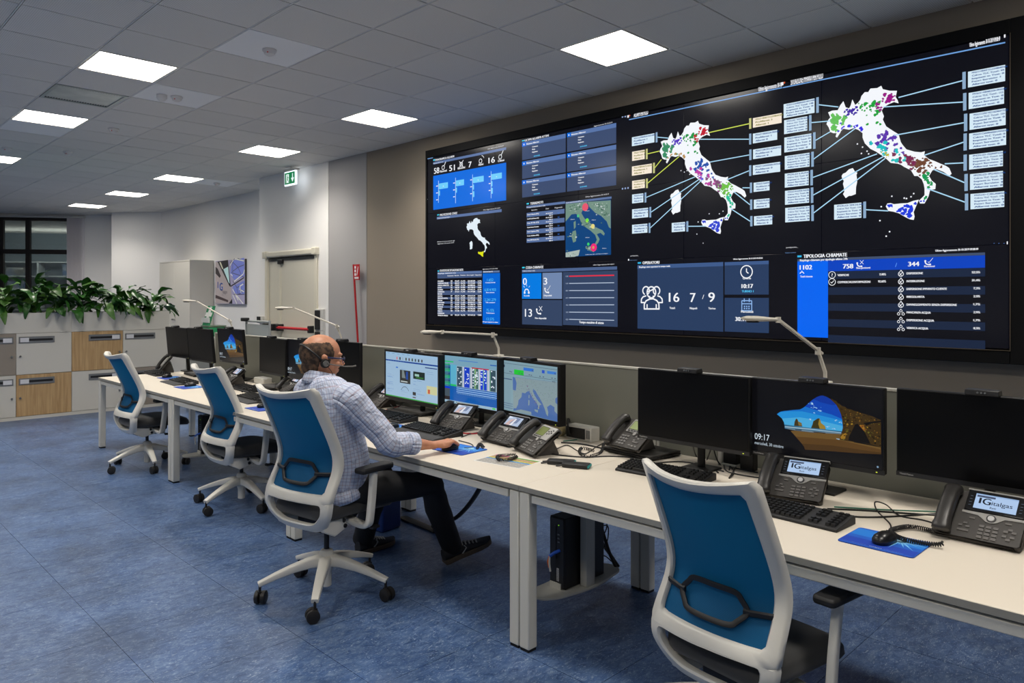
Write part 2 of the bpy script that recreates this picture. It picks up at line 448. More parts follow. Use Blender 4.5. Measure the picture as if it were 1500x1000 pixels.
def tpx(px):   # distance along the window wall at which a sight line crosses it
    r_ = ray(px, 434); A = Matrix(((r_.x, -dw.x), (r_.y, -dw.y))); s = A.inverted() @ Vector((P0.x, P0.y)); return s[1]
TEND = tpx(2)+4.04
struct(MB().prism([wl(-1.2, 0), wl(.06, 0), wl(.06, -.3), wl(-1.2, -.3)], 0, H+.02).build('wall_recess', W_WHITE, smooth=False))
struct(MB().prism([wl(.06, 0), wl(13, 0), wl(13, -.3), wl(.06, -.3)], 0, .85).build('wall_back', W_WHITE, smooth=False))
struct(MB().prism([wl(TEND, 0), wl(13, 0), wl(13, -.3), wl(TEND, -.3)], .85, 3.36).build('wall_back', W_WHITE, smooth=False))
struct(MB().prism([wl(.06, 0), wl(13, 0), wl(13, -.3), wl(.06, -.3)], 3.36, H+.02).build('wall_header', W_WHITE, smooth=False))
wallbox('wall_far', (-5.9, -4.2, 0), (-5.6, 27, H+.02), W_WHITE)
wallbox('wall_near', (-5.9, -4.5, 0), (6, -4.2, H+.02), W_WHITE)
# window: dark frames with panes
MF = mat('dark_window_frame', (38, 32, 28), .4)
GL = bpy.data.materials.new('window_glass'); GL.use_nodes = True
nt = GL.node_tree; b = nt.nodes['Principled BSDF']; b.inputs['Base Color'].default_value = (.8, .85, .86, 1)
b.inputs['Roughness'].default_value = .02; b.inputs['IOR'].default_value = 1.5
tr = nt.nodes.new('ShaderNodeBsdfTransparent'); tr.inputs[0].default_value = (.72, .78, .8, 1); gs = nt.nodes.new('ShaderNodeBsdfGlossy'); gs.inputs['Roughness'].default_value = .02
mxs = nt.nodes.new('ShaderNodeMixShader'); mxs.inputs[0].default_value = .16
nt.links.new(tr.outputs[0], mxs.inputs[1]); nt.links.new(gs.outputs[0], mxs.inputs[2]); nt.links.new(mxs.outputs[0], nt.nodes['Material Output'].inputs[0])
wf = struct(empty('window_1', P0))
wf.location = (0, 0, 0)
def wbar(t0, t1, z0, z1, name, m, d0=-.06, d1=.02):
    return MB().prism([wl(t0, d0), wl(t1, d0), wl(t1, d1), wl(t0, d1)], z0, z1).build(name, m, wf, smooth=False)
ts = [.10, 1.02, 1.62, 2.7, 3.78, 4.9, 6.0]
TV = [.12, tpx(41), tpx(2), tpx(2)+1.0, tpx(2)+2.0, tpx(2)+3.0, tpx(2)+4.0]
for k, t_ in enumerate(TV): wbar(t_-.045, t_+.045, .85, 3.36, 'mullion', MF)
for z in (.9, 2.58, 3.31): wbar(.1, TV[-1], z-.05, z+.05, 'transom', MF)
for a, b_ in zip(TV[:-1], TV[1:]):
    for z0, z1 in ((.95, 2.53), (2.63, 3.26)): wbar(a+.045, b_-.045, z0, z1, 'pane', GL, -.03, -.022)
wbar(-.02, 7, 3.33, 3.37, 'blind_rail', mat('blind_rail', (200, 198, 192), .4), .02, .07)
# folded vertical blind
bl = MB()
for k in range(12):
    t_ = tpx(101)-.0+(-(tpx(101)-.03))*k/11
    bl.prism([wl(t_-.012, .03), wl(t_+.012, .03+.05), wl(t_+.014, .03+.049), wl(t_-.01, .029)], .3, 3.33)
bo = bl.build('vertical_blind', mat('blind_fabric', (222, 218, 222), .8), smooth=False)
tag(bo, 'folded pale vertical blind hanging at the right of the dark window', 'blind')
pn = MB().prism([wl(.0, .02), wl(tpx(101), .02), wl(tpx(101), .03), wl(.0, .03)], .3, 3.33).build('blind_stack', MATS['blind_fabric'], None, smooth=False)
pn.parent = bo
# office across the court, seen through the glass
far = struct(empty('trim_far_office', (0, 0, 0)))
fm = MB(); fm.prism([wl(-3, -5.5), wl(10, -5.5), wl(10, -5.7), wl(-3, -5.7)], 0, 3.6); fm.build('rear_wall', mat('far_wall', (120, 132, 140), .8), far, smooth=False)
MB().prism([wl(-3, -.3), wl(10, -.3), wl(10, -5.5), wl(-3, -5.5)], -.2, 0).build('court_floor', mat('far_floor', (70, 72, 76), .6), far, smooth=False)
MB().prism([wl(-3, -.3), wl(10, -.3), wl(10, -5.5), wl(-3, -5.5)], 3.45, 3.6).build('court_ceiling', mat('far_ceiling', (150, 150, 150), .8), far, smooth=False)
fs_ = MB()
for k in range(10): fs_.prism([wl(-1+k*1.0, -5.0), wl(-.95+k*1.0, -5.0), wl(-.95+k*1.0, -5.4), wl(-1+k*1.0, -5.4)], 0, 2.6)
for z in (.6, 1.2, 1.8, 2.15, 2.55): fs_.prism([wl(-1, -5.0), wl(8.1, -5.0), wl(8.1, -5.4), wl(-1, -5.4)], z, z+.03)
fs_.build('shelving', mat('far_shelf', (176, 182, 182), .6), far, smooth=False)
fb = MB()
for k in range(22): t_ = rnd.uniform(-.9, 7.8); z = rnd.choice((.63, 1.23, 1.83, 2.18)); fb.prism([wl(t_, -5.05), wl(t_+rnd.uniform(.2, .5), -5.05), wl(t_+.3, -5.3), wl(t_, -5.3)], z, z+rnd.uniform(.15, .33))
tag(fb.build('box', mat('far_box', (70, 96, 130), .7, noise=(3, 1, (150, 150, 140))), far, smooth=False), kind='stuff')
for t_ in (.6, 1.0, 1.9, 2.5, 3.4, 5): MB().prism([wl(t_, -4.2), wl(t_+.32, -4.2), wl(t_+.32, -4.35), wl(t_, -4.35)], 2.78, 2.84).build('strip_light', mat('far_lamp', (255, 250, 240), .5, emit=((255, 250, 238), 22.0)), far, smooth=False)

# ------------------------------------------------------------------ door in the white wall
BEI = mat('beige_door_paint', (224, 218, 200), .45); BEI2 = mat('beige_door_leaf', (220, 215, 199), .5)
door = struct(empty('door_1', (0, 0, 0)))
f = MB()
f.span((XW-.045, dr0-.03, 0), (XW+.02, dr0+.035, 2.18)); f.span((XW-.045, dr1-.035, 0), (XW+.02, dr1+.03, 2.18))
f.build('door_frame', BEI, door, bevel=.004)
MB().span((XW-.07, dr0-.02, 2.175), (XW+.01, dr1+.02, 2.26)).build('header_rail', BEI, door, bevel=.02)
for y in (dr0, dr1): MB().span((XW-.085, y-.05, 2.165), (XW+.01, y+.05, 2.27)).build('header_end', BEI, door, bevel=.012)
ym = at_x(412, 400, XW).y
MB().span((XW-.01, dr0+.035, .01), (XW+.04, ym-.005, 2.12)).build('door_leaf', BEI2, door, bevel=.004)
MB().span((XW-.01, ym+.005, .01), (XW+.04, dr1-.035, 2.12)).build('door_leaf', BEI2, door, bevel=.004)
MB().span((XW-.022, ym-.025, .01), (XW-.0, ym+.025, 2.13)).build('cover_strip', BEI, door, bevel=.004)
MB().span((XW-.02, dr0+.035, 2.12), (XW+.04, dr1-.035, 2.155)).build('closer_track', METAL, door)
MB().span((XW-.05, ym-.10, 2.07), (XW-.01, ym+.03, 2.13)).build('door_closer', PL_DARK, door, bevel=.006)
RED = mat('red_push_bar', (200, 20, 28), .3)
for (a, b_) in ((ym-.06, dr0+.07), (ym+.10, dr1-.05)):
    z = 1.135
    o = MB().cyl((XW-.09, a, z), (XW-.09, b_, z), .022, n=14).build('push_bar', RED, door)
    for y in (a, b_): MB().span((XW-.11, y-.035, z-.05), (XW+.02, y+.035, z+.05)).build('end_bracket', PL_DARK, door, bevel=.008)
# wall boxes near the door
def wallbox_item(y, z, hy, hz, label, x=XW-.014, name='switch_box', two=False, d=.04):
    t = empty(name, (x, y, z), 0, label, 'box')
    MB().box((-d/2, 0, 0), (d, hy, hz)).build('housing', mat('box_white', (214, 212, 206), .5), t, bevel=.004)
    MB().box((-d-.008, hy*.14, 0), (.02, hy*.6, hz*.88)).build('cover', PL_SOFT, t, bevel=.004)
wallbox_item(10.70, 1.235, .15, .11, 'small black switch box on the white wall left of the door')
wallbox_item(8.945, 1.27, .2, .30, 'upper black wall box right of the door push bar')
wallbox_item(8.945, 1.06, .2, .11, 'lower black wall box beneath the taller one beside the door')
# exit sign
t = empty('exit_sign', (4.9, 0, 0), 0, 'lit green emergency exit sign with running figure and down arrow', 'sign')
pa = at_x(418, 253, 5.05); pb = at_x(434, 250, 5.05); y0, y1 = pa.y, pb.y; z1 = pa.z+.0; z0 = z1-.185; t.location = (5.05, (y0+y1)/2, z1)
hy = (y0-y1)/2
MB().box((0, 0, -.095), (.03, 2*hy, .2)).build('light_box', mat('sign_glow', (250, 252, 252), .4, emit=((235, 245, 255), 1.4)), t, bevel=.004)
MB().span((-.03, -hy, .0), (.05, hy, .035)).build('mount', PL_WHITE, t, bevel=.004)
MB().cyl((0, 0, .03), (0, 0, H-z1), .008).build('rod', PL_WHITE, t)
c = Canvas((-.0155, hy*.92, -.185), (0, -1, 0), (0, 0, 1), .0005); Wd = hy*1.84
G = (0, 120, 70); Wt = (235, 250, 245)
c.rect(.0, 0.008, Wd, .172, G, 1); c.rect(Wd*.14, .03, Wd*.42, .15, Wt, 2)
c.poly([(Wd*.62, .09), (Wd*.94, .09), (Wd*.78, .03)], Wt, 2); c.rect(Wd*.74, .08, Wd*.82, .15, Wt, 2)
c.disc((Wd*.27, .128), .011, G, 3); c.poly([(Wd*.2, .06), (Wd*.3, .075), (Wd*.33, .115), (Wd*.25, .118)], G, 3); c.line((Wd*.24, .07), (Wd*.16, .035), .01, G, 3); c.line((Wd*.3, .078), (Wd*.38, .04), .01, G, 3); c.line((Wd*.3, .11), (Wd*.4, .095), .008, G, 3)
m_sign = display_mat('sign_print_lit', True, .4); c.build('sign_face', t, m_sign)
# red post with a sign
pA, pB = at_x(524, 389, 5.17), at_x(531, 505, 5.17)
t = empty('red_post', (5.17, pB.y, 0), 0, 'thin red post with a small red fire equipment sign leaning at the grey wall', 'post')
MB().cyl((0, 0, 0), (0, (pA.y-pB.y)*1.9, 2.0), .013, n=10).build('pole', mat('red_enamel', (178, 22, 30), .4), t)
yy = (pA.y-pB.y)*1.9
MB().span((-.004, yy-.14, 1.80), (.004, yy, 2.0)).build('sign_plate', MATS['red_enamel'], t, bevel=.002)
c = Canvas((-.0045, yy-.015, 1.81), (0, -1, 0), (0, 0, 1), .0006)
for k in range(3): c.rect(.014, .045+.045*k, .05, .078+.045*k, (235, 235, 235), 1)
c.line((.07, .05), (.1, .16), .014, (235, 235, 235), 1); c.rect(.012, .005, .11, .03, (225, 225, 225), 1)
c.build('sign_print', t, M_PRINT)
# picture on the left wall
q0, q1 = at_x(318, 382, 5.79), at_x(361, 446, 5.79)
pw, ph = q0.y-q1.y, .80; zt = 2.255
t = empty('wall_picture', (5.79, (q0.y+q1.y)/2, zt-ph), 0, 'unframed picture of a white gas van and steel lattice on the white wall', 'picture')
MB().span((-.03, -pw/2, 0), (.008, pw/2, ph)).build('panel', mat('picture_edge', (60, 58, 56), .5), t, bevel=.002)
c = Canvas((-.0305, pw/2, 0), (0, -1, 0), (0, 0, 1), .0007)
X_ = lambda x: (x-178)/430*pw
Y_ = lambda y: (855-y)/640*ph
pp = lambda *a: [(X_(a[i]), Y_(a[i+1])) for i in range(0, len(a), 2)]
c.rect(0, 0, pw, ph, (186, 180, 213), 1)
c.poly(pp(180, 225, 215, 225, 410, 600, 430, 850, 180, 850), (192, 180, 180), 2)
c.poly(pp(210, 225, 370, 212, 410, 600, 395, 600), (46, 46, 51), 3); c.poly(pp(300, 345, 372, 310, 395, 560, 380, 540), (217, 255, 255), 4); c.poly(pp(240, 235, 262, 235, 300, 340, 285, 340), (244, 244, 217), 4)
c.poly(pp(180, 300, 215, 330, 262, 440, 245, 470, 180, 400), (62, 56, 59), 3); c.poly(pp(180, 720, 375, 800, 370, 830, 180, 770), (77, 62, 65), 3); c.poly(pp(380, 850, 430, 780, 435, 850), (34, 34, 40), 3)
c.poly(pp(430, 230, 600, 200, 605, 460, 470, 520, 400, 420), (141, 155, 241), 2)
c.poly(pp(440, 600, 605, 520, 605, 720, 450, 700), (135, 149, 231), 2)
for a in ((400, 260, 470, 200), (440, 250, 515, 330), (515, 330, 600, 300), (515, 330, 430, 390), (515, 330, 560, 430), (440, 230, 440, 380), (420, 400, 600, 470), (510, 200, 600, 250), (440, 520, 500, 620), (500, 620, 600, 560), (500, 620, 520, 720), (520, 720, 600, 660), (450, 720, 605, 715)): c.line((X_(a[0]), Y_(a[1])), (X_(a[2]), Y_(a[3])), .012, (90, 90, 124), 4)
for a in ((460, 530, 590, 430), (590, 430, 606, 370), (400, 300, 450, 215), (470, 205, 600, 245), (540, 600, 590, 570), (540, 600, 560, 700), (440, 640, 520, 800), (470, 700, 590, 850), (440, 720, 500, 850), (530, 640, 600, 680), (440, 450, 410, 420)): c.line((X_(a[0]), Y_(a[1])), (X_(a[2]), Y_(a[3])), .022, (255, 255, 247), 5)
c.line((X_(410), Y_(600)), (X_(600), Y_(480)), .02, (40, 40, 42), 5)
c.text('I', X_(212), Y_(620), .12, (56, 87, 174), 5, bold=.02); c.text('G', X_(244), Y_(655), .14, (67, 124, 231), 5, bold=.014); c.text('italgas', X_(292), Y_(700), .06, (132, 126, 135), 5, width=.19); c.text('Reti', X_(278), Y_(735), .035, (161, 151, 157), 5)
c.build('picture_print', t, M_PRINT)
# ================================================================== VIDEO WALL
XS = 5.14
vw = empty('video_wall', (XS, 3.75, 1.2), 0, 'huge black video wall of joined displays showing maps of Italy and call statistics', 'video wall')
def vpart(mb, name, m, **k):
    o = mb.build(name, m, vw, **k); o.location = (-XS, -3.75, -1.2); return o
VB = mat('screen_bezel', (9, 9, 10), .6, spec=.2)
YL, YR, ZB, ZT = 6.514, .997, 1.28, 3.14
m_ = MB()
m_.span((XS-.012, YL, ZB-.09), (XW, YL+.022, ZT+.09)); m_.span((XS-.012, YR-.16, ZB-.09), (XW, YR-.006, ZT+.09))
m_.span((XS-.012, YR-.006, ZT+.004), (XW, YL, ZT+.09)); m_.span((XS-.012, YR-.006, ZB-.09), (XW, YL, ZB-.012))
vpart(m_, 'surround', VB, bevel=.004)
m_ = MB(); e = .004
m_.span((XS-.016, YR-.006, ZB-.012), (XS+.002, YL, ZB-.0075)); m_.span((XS-.016, YR-.0105, ZB-.012), (XS+.002, YR-.006, ZT+.004))
vpart(m_, 'metal_edging', mat('edging_metal', (120, 108, 92), .35, .8))
SCR = bpy.data.materials.new('video_wall_glass'); SCR.use_nodes = True; b = SCR.node_tree.nodes['Principled BSDF']
b.inputs['Base Color'].default_value = (.004, .004, .005, 1); b.inputs['Roughness'].default_value = .19; b.inputs['Specular IOR Level'].default_value = .42
b.inputs['Emission Color'].default_value = rgb((17, 18, 34)); b.inputs['Emission Strength'].default_value = .3
PWd, PHt = (YL-YR)/5, (ZT-ZB)/3
first = None
for i in range(5):
    for j in range(3):
        if first is None:
            first = MB().box((.02, 0, 0), (.04, PWd-.003, PHt-.003)).build('display_panel', SCR, vw, bevel=.001); o = first
        else: o = first.copy(); COL.objects.link(o)
        o.location = (0, YL-PWd*(i+.5)-3.75, ZB+PHt*(j+.5)-1.2)
m_ = MB()
for i in range(6): m_.span((XS+.041, YL-PWd*i-.04, ZB), (XW, YL-PWd*i+.04, ZT))
vpart(m_, 'rear_rail', VB)
for y in (5.9, 2.6, 3.9): pass
# --- drawing on the panels.  px -> plane
def wp(px, py): p = at_x(px, py, XS); return (-p.y, p.z)
class Wall:
    def __init__(s): s.c = Canvas((XS-.001, 0, 0), (0, -1, 0), (0, 0, 1), .0005)
    def R(s, pl, yt, yb, pr, col, l=1):
        u0, z1 = wp(pl, yt); _, z0 = wp(pl, yb); u1, _ = wp(pr, yt); s.c.rect(u0, z0, u1, z1, col, l)
    def T(s, t, pl, yb, pr, h, col=(235, 238, 245), l=4, bold=0, zat=None):
        """text from px pl to pr, baseline yb and height h measured in px at pl"""
        u0, z0 = wp(pl, yb); _, z1 = wp(pl, yb-h); u1, _ = wp(pr, yb)
        s.c.text(t, u0, z0, z1-z0, col, l, width=u1-u0, bold=bold)
    def L(s, a, b, w, col, l=2): s.c.line(wp(*a), wp(*b), w, col, l)
    def P(s, pts, col, l=2): s.c.poly([wp(*p) for p in pts], col, l)
    def done(s, name, label=None):
        o = s.c.build(name, vw); o.location = (-XS, -3.75, -1.2)
        if label: o['label'] = label
        return o
def crop(ox, oy, s): return lambda x, y: (ox+x/s, oy+y/s)
WHT = (238, 240, 245); BAR = (92, 116, 162); SLATE = (58, 72, 102); BLU = (0, 106, 222); CY = (80, 190, 240)
# 1 alarm overview
W = Wall(); c8 = crop(600, 180, 8.333)
def R8(x0, yt, yb, x1, col, l=1): a = c8(x0, yt); b_ = c8(x0, yb); W.R(a[0], a[1], b_[1], c8(x1, 0)[0], col, l)
def T8(t, x0, yb, x1, h, col=WHT, l=4, bold=0): a = c8(x0, yb); W.T(t, a[0], a[1], c8(x1, 0)[0], h/8.333, col, l, bold)
R8(290, 480, 508, 1180, BAR); R8(290, 446, 464, 312, (60, 200, 230))
T8('PANORAMICA ALLARMI', 316, 466, 545, 24, bold=.002); T8('Riepilogo allarmi rete', 294, 502, 410, 12, l=5)
T8('Ultimo Aggiornamento 30-10-2019', 955, 325, 1150, 12); R8(290, 648, 1062, 1180, BLU)
for t, a, b_, yb in (('58', 300, 362, 622), ('51', 485, 552, 590), ('7', 720, 756, 545), ('16', 965, 1040, 495)): T8(t, a, yb, b_, 70, bold=.004)
for t, a, b_, yb in (('Ricevuti', 375, 455, 606), ('Riscontrati', 590, 678, 568), ('Attivi', 842, 900, 524), ('Chiusi', 1080, 1155, 478)): T8(t, a, yb, b_, 26, bold=.003)
for (x, y), k in (((412, 545), 0), ((632, 505), 1), ((868, 465), 2), ((1108, 415), 0)):
    u, v = wp(*c8(x, y)); W.c.ring((u, v), .022, .007, WHT, 4, 12)
    if k == 1: W.c.line((u-.03, v+.035), (u+.035, v-.035), .007, WHT, 4); W.c.line((u-.035, v-.035), (u+.035, v+.04), .007, WHT, 4)
    elif k == 0: W.c.line((u+.012, v+.012), (u+.045, v+.06), .008, WHT, 4)
    else: W.c.ring((u+.01, v+.01), .045, .006, WHT, 4, 6, 20, 80)
for x, yt, yb, w_, bh in ((354, 705, 975, 110, 72), (562, 668, 980, 98, 72), (770, 630, 955, 130, 72), (996, 590, 920, 126, 72)):
    R8(x-2, yt, yb, x+3, (190, 220, 250), 2); R8(x+4, yt+36, yt+106, x+w_+6, (110, 205, 250), 2); R8(x+4, yt+122, yt+184, x+18, (110, 205, 250), 2)
    if w_ > 115: R8(x+4, yt+205, yt+275, x+22, (110, 205, 250), 2)
    for q in (0, 1, 2): R8(x-28, yt+62+q*84, yt+72+q*84, x-6, WHT, 3)
    R8(x+w_*.5, yt+62, yt+72, x+w_*.5+9, WHT, 3)
R8(220, 434, 444, 285, (110, 150, 200)); R8(218, 1120-200+10, 1120-200+14, 222, WHT)
W.done('alarm_dashboard', 'blue alarm overview panel with bar charts')
# 2 last active alarms
W = Wall(); c9 = crop(750, 180, 9.094)
def R9(x0, yt, yb, x1, col, l=1): a = c9(x0, yt); b_ = c9(x0, yb); W.R(a[0], a[1], b_[1], c9(x1, 0)[0], col, l)
def T9(t, x0, yb, x1, h, col=WHT, l=4, bold=0): a = c9(x0, yb); W.T(t, a[0], a[1], c9(x1, 0)[0], h/9.094, col, l, bold)
T9('ULTIMI ALLARMI ATTIVI', 172, 248, 490, 28, bold=.002); R9(135, 232, 248, 168, (60, 200, 230))
T9('Aggiornamento 30-10-2019', 1092, 52, 1340, 16)
for col in (0, 1):
    for row in (0, 1, 2):
        x0 = (137, 735)[col]; x1 = (717, 1390)[col]; yt = ((262, 516, 766), (136, 408, 672))[col][row]; yb = ((498, 748, 996), (388, 654, 916))[col][row]
        hh = 56
        R9(x0, yt, yb, x1, (60, 76, 110), 1); R9(x0, yt, yt+hh, x1, (88, 116, 168), 2); R9(x0, yt, yt+hh, x0+52, BLU, 3); T9('1', x0+20, yt+38, x0+32, 22, l=5)
        T9('Nessun Allarme', x0+58, yt+30, x0+222+col*24, 20, bold=.003)
        for k, t_ in enumerate(('Comune', 'Polo', 'Impianto')): T9(t_, x0+134+col*14, yt+66+k*35, x0+134+(75, 38, 72)[k]+col*16, 18, bold=.003)
        T9('00-00-0000', x0+155+col*18, yt+190, x0+235+col*28, 16, CY, bold=.003)
W.done('alarm_list', 'six slate blue alarm boxes')
# 3 civil protection + italy
W = Wall(); ca = crop(610, 190, 4.839)
def ra(f, x0, yt, yb, x1, col, l=1): a = f(x0, yt); b_ = f(x0, yb); W.R(a[0], a[1], b_[1], f(x1, 0)[0], col, l)
def ta(f, s, t, x0, yb, x1, h, col=WHT, l=4, bold=0): a = f(x0, yb); W.T(t, a[0], a[1], f(x1, 0)[0], h/s, col, l, bold)
ra(ca, 145, 618, 636, 605, BAR); ra(ca, 148, 600, 608, 162, (60, 200, 230))
ta(ca, 4.839, 'PROTEZIONE CIVILE', 168, 612, 290, 15, bold=.002); ta(ca, 4.839, 'Criticita idrogeologica', 150, 632, 240, 9)
ta(ca, 4.839, 'Ultimo Aggiornamento 30-10-2019', 475, 572, 595, 8)
ta(ca, 4.839, 'Bollettino di criticita nazionale oggi', 150, 798, 272, 7); ta(ca, 4.839, 'Aggiornato il 29 ottobre 2019', 150, 812, 268, 7)
# master outline of Italy traced as the displayed map shows it
cm = crop(1130, 30, 3.03)
MAIN = [(250,445),(262,430),(252,408),(270,400),(295,398),(306,376),(314,366),(320,358),(330,385),(345,390),(352,378),(360,350),(372,375),(384,366),(395,352),(400,335),(415,318),(430,318),(440,302),(470,300),(488,290),(495,305),(525,312),(558,312),(552,340),(560,352),(565,368),(545,362),(520,372),(500,385),(490,400),(500,425),(495,440),(510,470),(540,490),(565,505),(575,540),(600,572),(635,582),(665,585),(682,580),(678,598),(700,615),(725,624),(750,635),(775,645),(790,655),(800,680),(790,690),(765,672),(735,660),(715,665),(700,690),(712,710),(730,725),(728,748),(705,752),(698,780),(680,812),(660,812),(655,800),(680,775),(680,745),(668,705),(650,690),(635,690),(620,665),(590,650),(575,640),(560,635),(530,632),(515,618),(500,605),(465,582),(440,570),(415,545),(405,520),(405,500),(385,485),(365,478),(345,485),(320,480),(310,490),(305,500),(292,520),(285,515),(290,500),(275,500),(262,495),(255,475),(245,460)]
SARD = [(312,690),(318,680),(330,675),(345,660),(362,655),(372,672),(382,675),(378,685),(380,700),(376,740),(375,770),(355,778),(345,778),(330,788),(318,770),(324,760),(322,740),(318,725),(322,712),(315,702)]
SICI = [(508,825),(515,812),(530,810),(545,815),(570,812),(605,810),(630,800),(655,795),(640,830),(632,850),(636,870),(632,885),(615,882),(600,875),(565,855),(540,848),(520,845)]
# axis aligned control points: Italy's western tip, southern tip etc. in wall coordinates
def toW(pts): return [wp(*cm(*p)) for p in pts]
mainW, sardW, siciW = toW(MAIN), toW(SARD), toW(SICI)
def rough(pts, amp, seed):
    r_ = random.Random(seed); out = []
    for i, p in enumerate(pts):
        q = pts[(i+1) % len(pts)]; out.append(p)
        n = max(1, int(math.hypot(q[0]-p[0], q[1]-p[1])/.03))
        for k in range(1, n): t_ = k/n; out.append((p[0]+(q[0]-p[0])*t_+r_.uniform(-amp, amp), p[1]+(q[1]-p[1])*t_+r_.uniform(-amp, amp)))
    return out
mainW = rough(mainW, .0065, 1); sardW = rough(sardW, .005, 2); siciW = rough(siciW, .005, 3)
bx0 = min(p[0] for p in mainW); by1 = max(p[1] for p in mainW); bx1 = max(p[0] for p in mainW); by0 = min(p[1] for p in siciW)
def fitmap(box):
    x0, y0, x1, y1 = box; sx = (x1-x0)/(bx1-bx0); sy = (y1-y0)/(by1-by0)
    return lambda p: (x0+(p[0]-bx0)*sx, y0+(p[1]-by0)*sy)
def inside(p, poly):
    c_ = False; n = len(poly)
    for i in range(n):
        (x0, y0), (x1, y1) = poly[i], poly[i-1]
        if (y0 > p[1]) != (y1 > p[1]) and p[0] < (x1-x0)*(p[1]-y0)/(y1-y0)+x0: c_ = not c_
    return c_
def blots(W, F, col, pts, size, n, seed, l=3):
    """small irregular coloured districts scattered about the given centres (fractions measured on the master map)"""
    r_ = random.Random(seed)
    for k in range(int(n*2.6)):
        cx, cy = pts[k % len(pts)]; cx += r_.gauss(0, size*1.1); cy += r_.gauss(0, size*.9)
        q = r_.uniform(.25, .8)*size; m = r_.randint(6, 9)
        P_ = [(cx+q*r_.uniform(.3, 1.2)*math.cos(6.283*i/m), cy+q*r_.uniform(.4, 1)*math.sin(6.283*i/m)) for i in range(m)]
        if all(inside(p, mainW) or inside(p, siciW) for p in P_): W.c.poly([F(p) for p in P_], col, l+k % 2)
def mw(*a): return [wp(*cm(a[i], a[i+1])) for i in range(0, len(a), 2)]
def draw_map(W, F, main=(244, 247, 252), sic=None, spots=None):
    for P_, col in ((mainW, main), (sardW, main), (siciW, sic or main)): W.c.poly([F(p) for p in P_], col, 2)
    for s_ in (spots or []): blots(W, F, *s_)
# small map: bounding px of the alps/heel in the small panel
a0 = wp(*ca(356, 683)); a1 = wp(*ca(520, 800)); a2 = wp(*ca(432, 623)); a3 = wp(*ca(470, 900))
draw_map(W, fitmap((a0[0], a3[1], a1[0]+.0, a2[1])), (226, 238, 246), (222, 226, 20))
W.done('map_display', 'pale map of Italy with yellow Sicily')
# 4 earthquakes table + satellite map
W = Wall()
ra(ca, 780, 540, 556, 1055, BAR); ra(ca, 782, 520, 530, 798, (60, 200, 230)); ta(ca, 4.839, 'TERREMOTI', 808, 532, 898, 17, bold=.002); ta(ca, 4.839, 'Principali scosse sismiche in Italia', 784, 556, 915, 9)
ra(ca, 1058, 512, 526, 1384, BAR); ta(ca, 4.839, 'Carta macrosismica di Roma', 1062, 522, 1180, 9); ta(ca, 4.839, 'Ultimo Aggiornamento 30-10-2019', 1200, 480, 1365, 9)
for k, t_ in enumerate(('Epicentro', 'Data', 'Magnitudo')): ta(ca, 4.839, t_, (818, 918, 982)[k], (574, 564, 558)[k], (858, 940, 1036)[k], 9)
rows = ('3 km E Norcia (PG)', '1 km NE Civitella Roveto (AQ)', '4 km W Sila (CS)', 'Costa Ionica Crotone', '3 km E Spoleto (PG)', 'Costa Siciliana (ME)', '2 km NW Ricadi (VV)')
for k, t_ in enumerate(rows):
    yt = 590+k*30
    if k % 2 == 0: ra(ca, 782, yt, yt+31, 1050, (86, 110, 156))
    ta(ca, 4.839, t_, 786, yt+17, 868, 9, bold=.002); ta(ca, 4.839, '30-10-2019', 918, yt+8-k*.4, 966, 8, bold=.002); ta(ca, 4.839, '08:14', 942, yt+20, 966, 8, bold=.002); ta(ca, 4.839, '2.%d' % (k % 4+1), 1003, yt+4, 1015, 9, (60, 140, 250))
ra(ca, 1058, 530, 902, 1380, (10, 66, 122), 1)
cs = lambda *a: [ca(a[i], a[i+1]) for i in range(0, len(a), 2)]
LAND = (112, 142, 128); LAND2 = (168, 182, 176)
m0 = W.P
m0(cs(1059, 527, 1210, 510, 1212, 545, 1180, 570, 1170, 590, 1190, 625, 1215, 650, 1240, 665, 1270, 690, 1320, 712, 1336, 735, 1330, 750, 1305, 730, 1280, 740, 1300, 775, 1290, 800, 1270, 825, 1262, 815, 1280, 780, 1268, 745, 1235, 715, 1200, 690, 1170, 660, 1150, 610, 1130, 595, 1100, 600, 1059, 650), LAND, 2)
m0(cs(1212, 511, 1378, 500, 1378, 700, 1365, 690, 1350, 650, 1310, 610, 1270, 590, 1240, 560, 1225, 545), LAND, 2)
m0(cs(1108, 720, 1130, 712, 1135, 740, 1132, 790, 1112, 800, 1102, 760), LAND, 2); m0(cs(1115, 655, 1130, 645, 1130, 690, 1118, 705), LAND, 2)
m0(cs(1200, 828, 1262, 825, 1258, 868, 1230, 858, 1200, 840), LAND, 2); m0(cs(1059, 870, 1110, 860, 1160, 850, 1150, 890, 1120, 900, 1059, 903), LAND2, 2)
r_ = random.Random(5)
for k in range(170):
    x, y = r_.choice(((1090, 555), (1150, 545), (1300, 560), (1340, 540), (1340, 600), (1290, 530), (1200, 655), (1250, 690), (1120, 750), (1100, 880), (1230, 840)))
    x += r_.gauss(0, 20); y += r_.gauss(0, 12)
    if 1062 < x < 1372 and 520 < y < 895:
        s_ = r_.uniform(3, 9); m0(cs(x, y-s_*.7, x+s_, y, x+s_*.3, y+s_*.7, x-s_, y+s_*.3), r_.choice(((190, 200, 200), (84, 116, 100), (60, 96, 84), (140, 160, 150))), 3)
for x, y, q, col in ((1198, 548, 15, (226, 84, 108)), (1212, 642, 8, (110, 220, 60)), (1212, 650, 4, (220, 210, 90)), (1252, 684, 9, (226, 214, 130)), (1258, 834, 15, (236, 40, 120)), (1255, 834, 6, (200, 170, 90)), (1220, 810, 6, (60, 200, 110)), (1148, 610, 6, (80, 190, 130))):
    u, v = wp(*ca(x, y)); W.c.disc((u, v), q*.0024, col, 5)
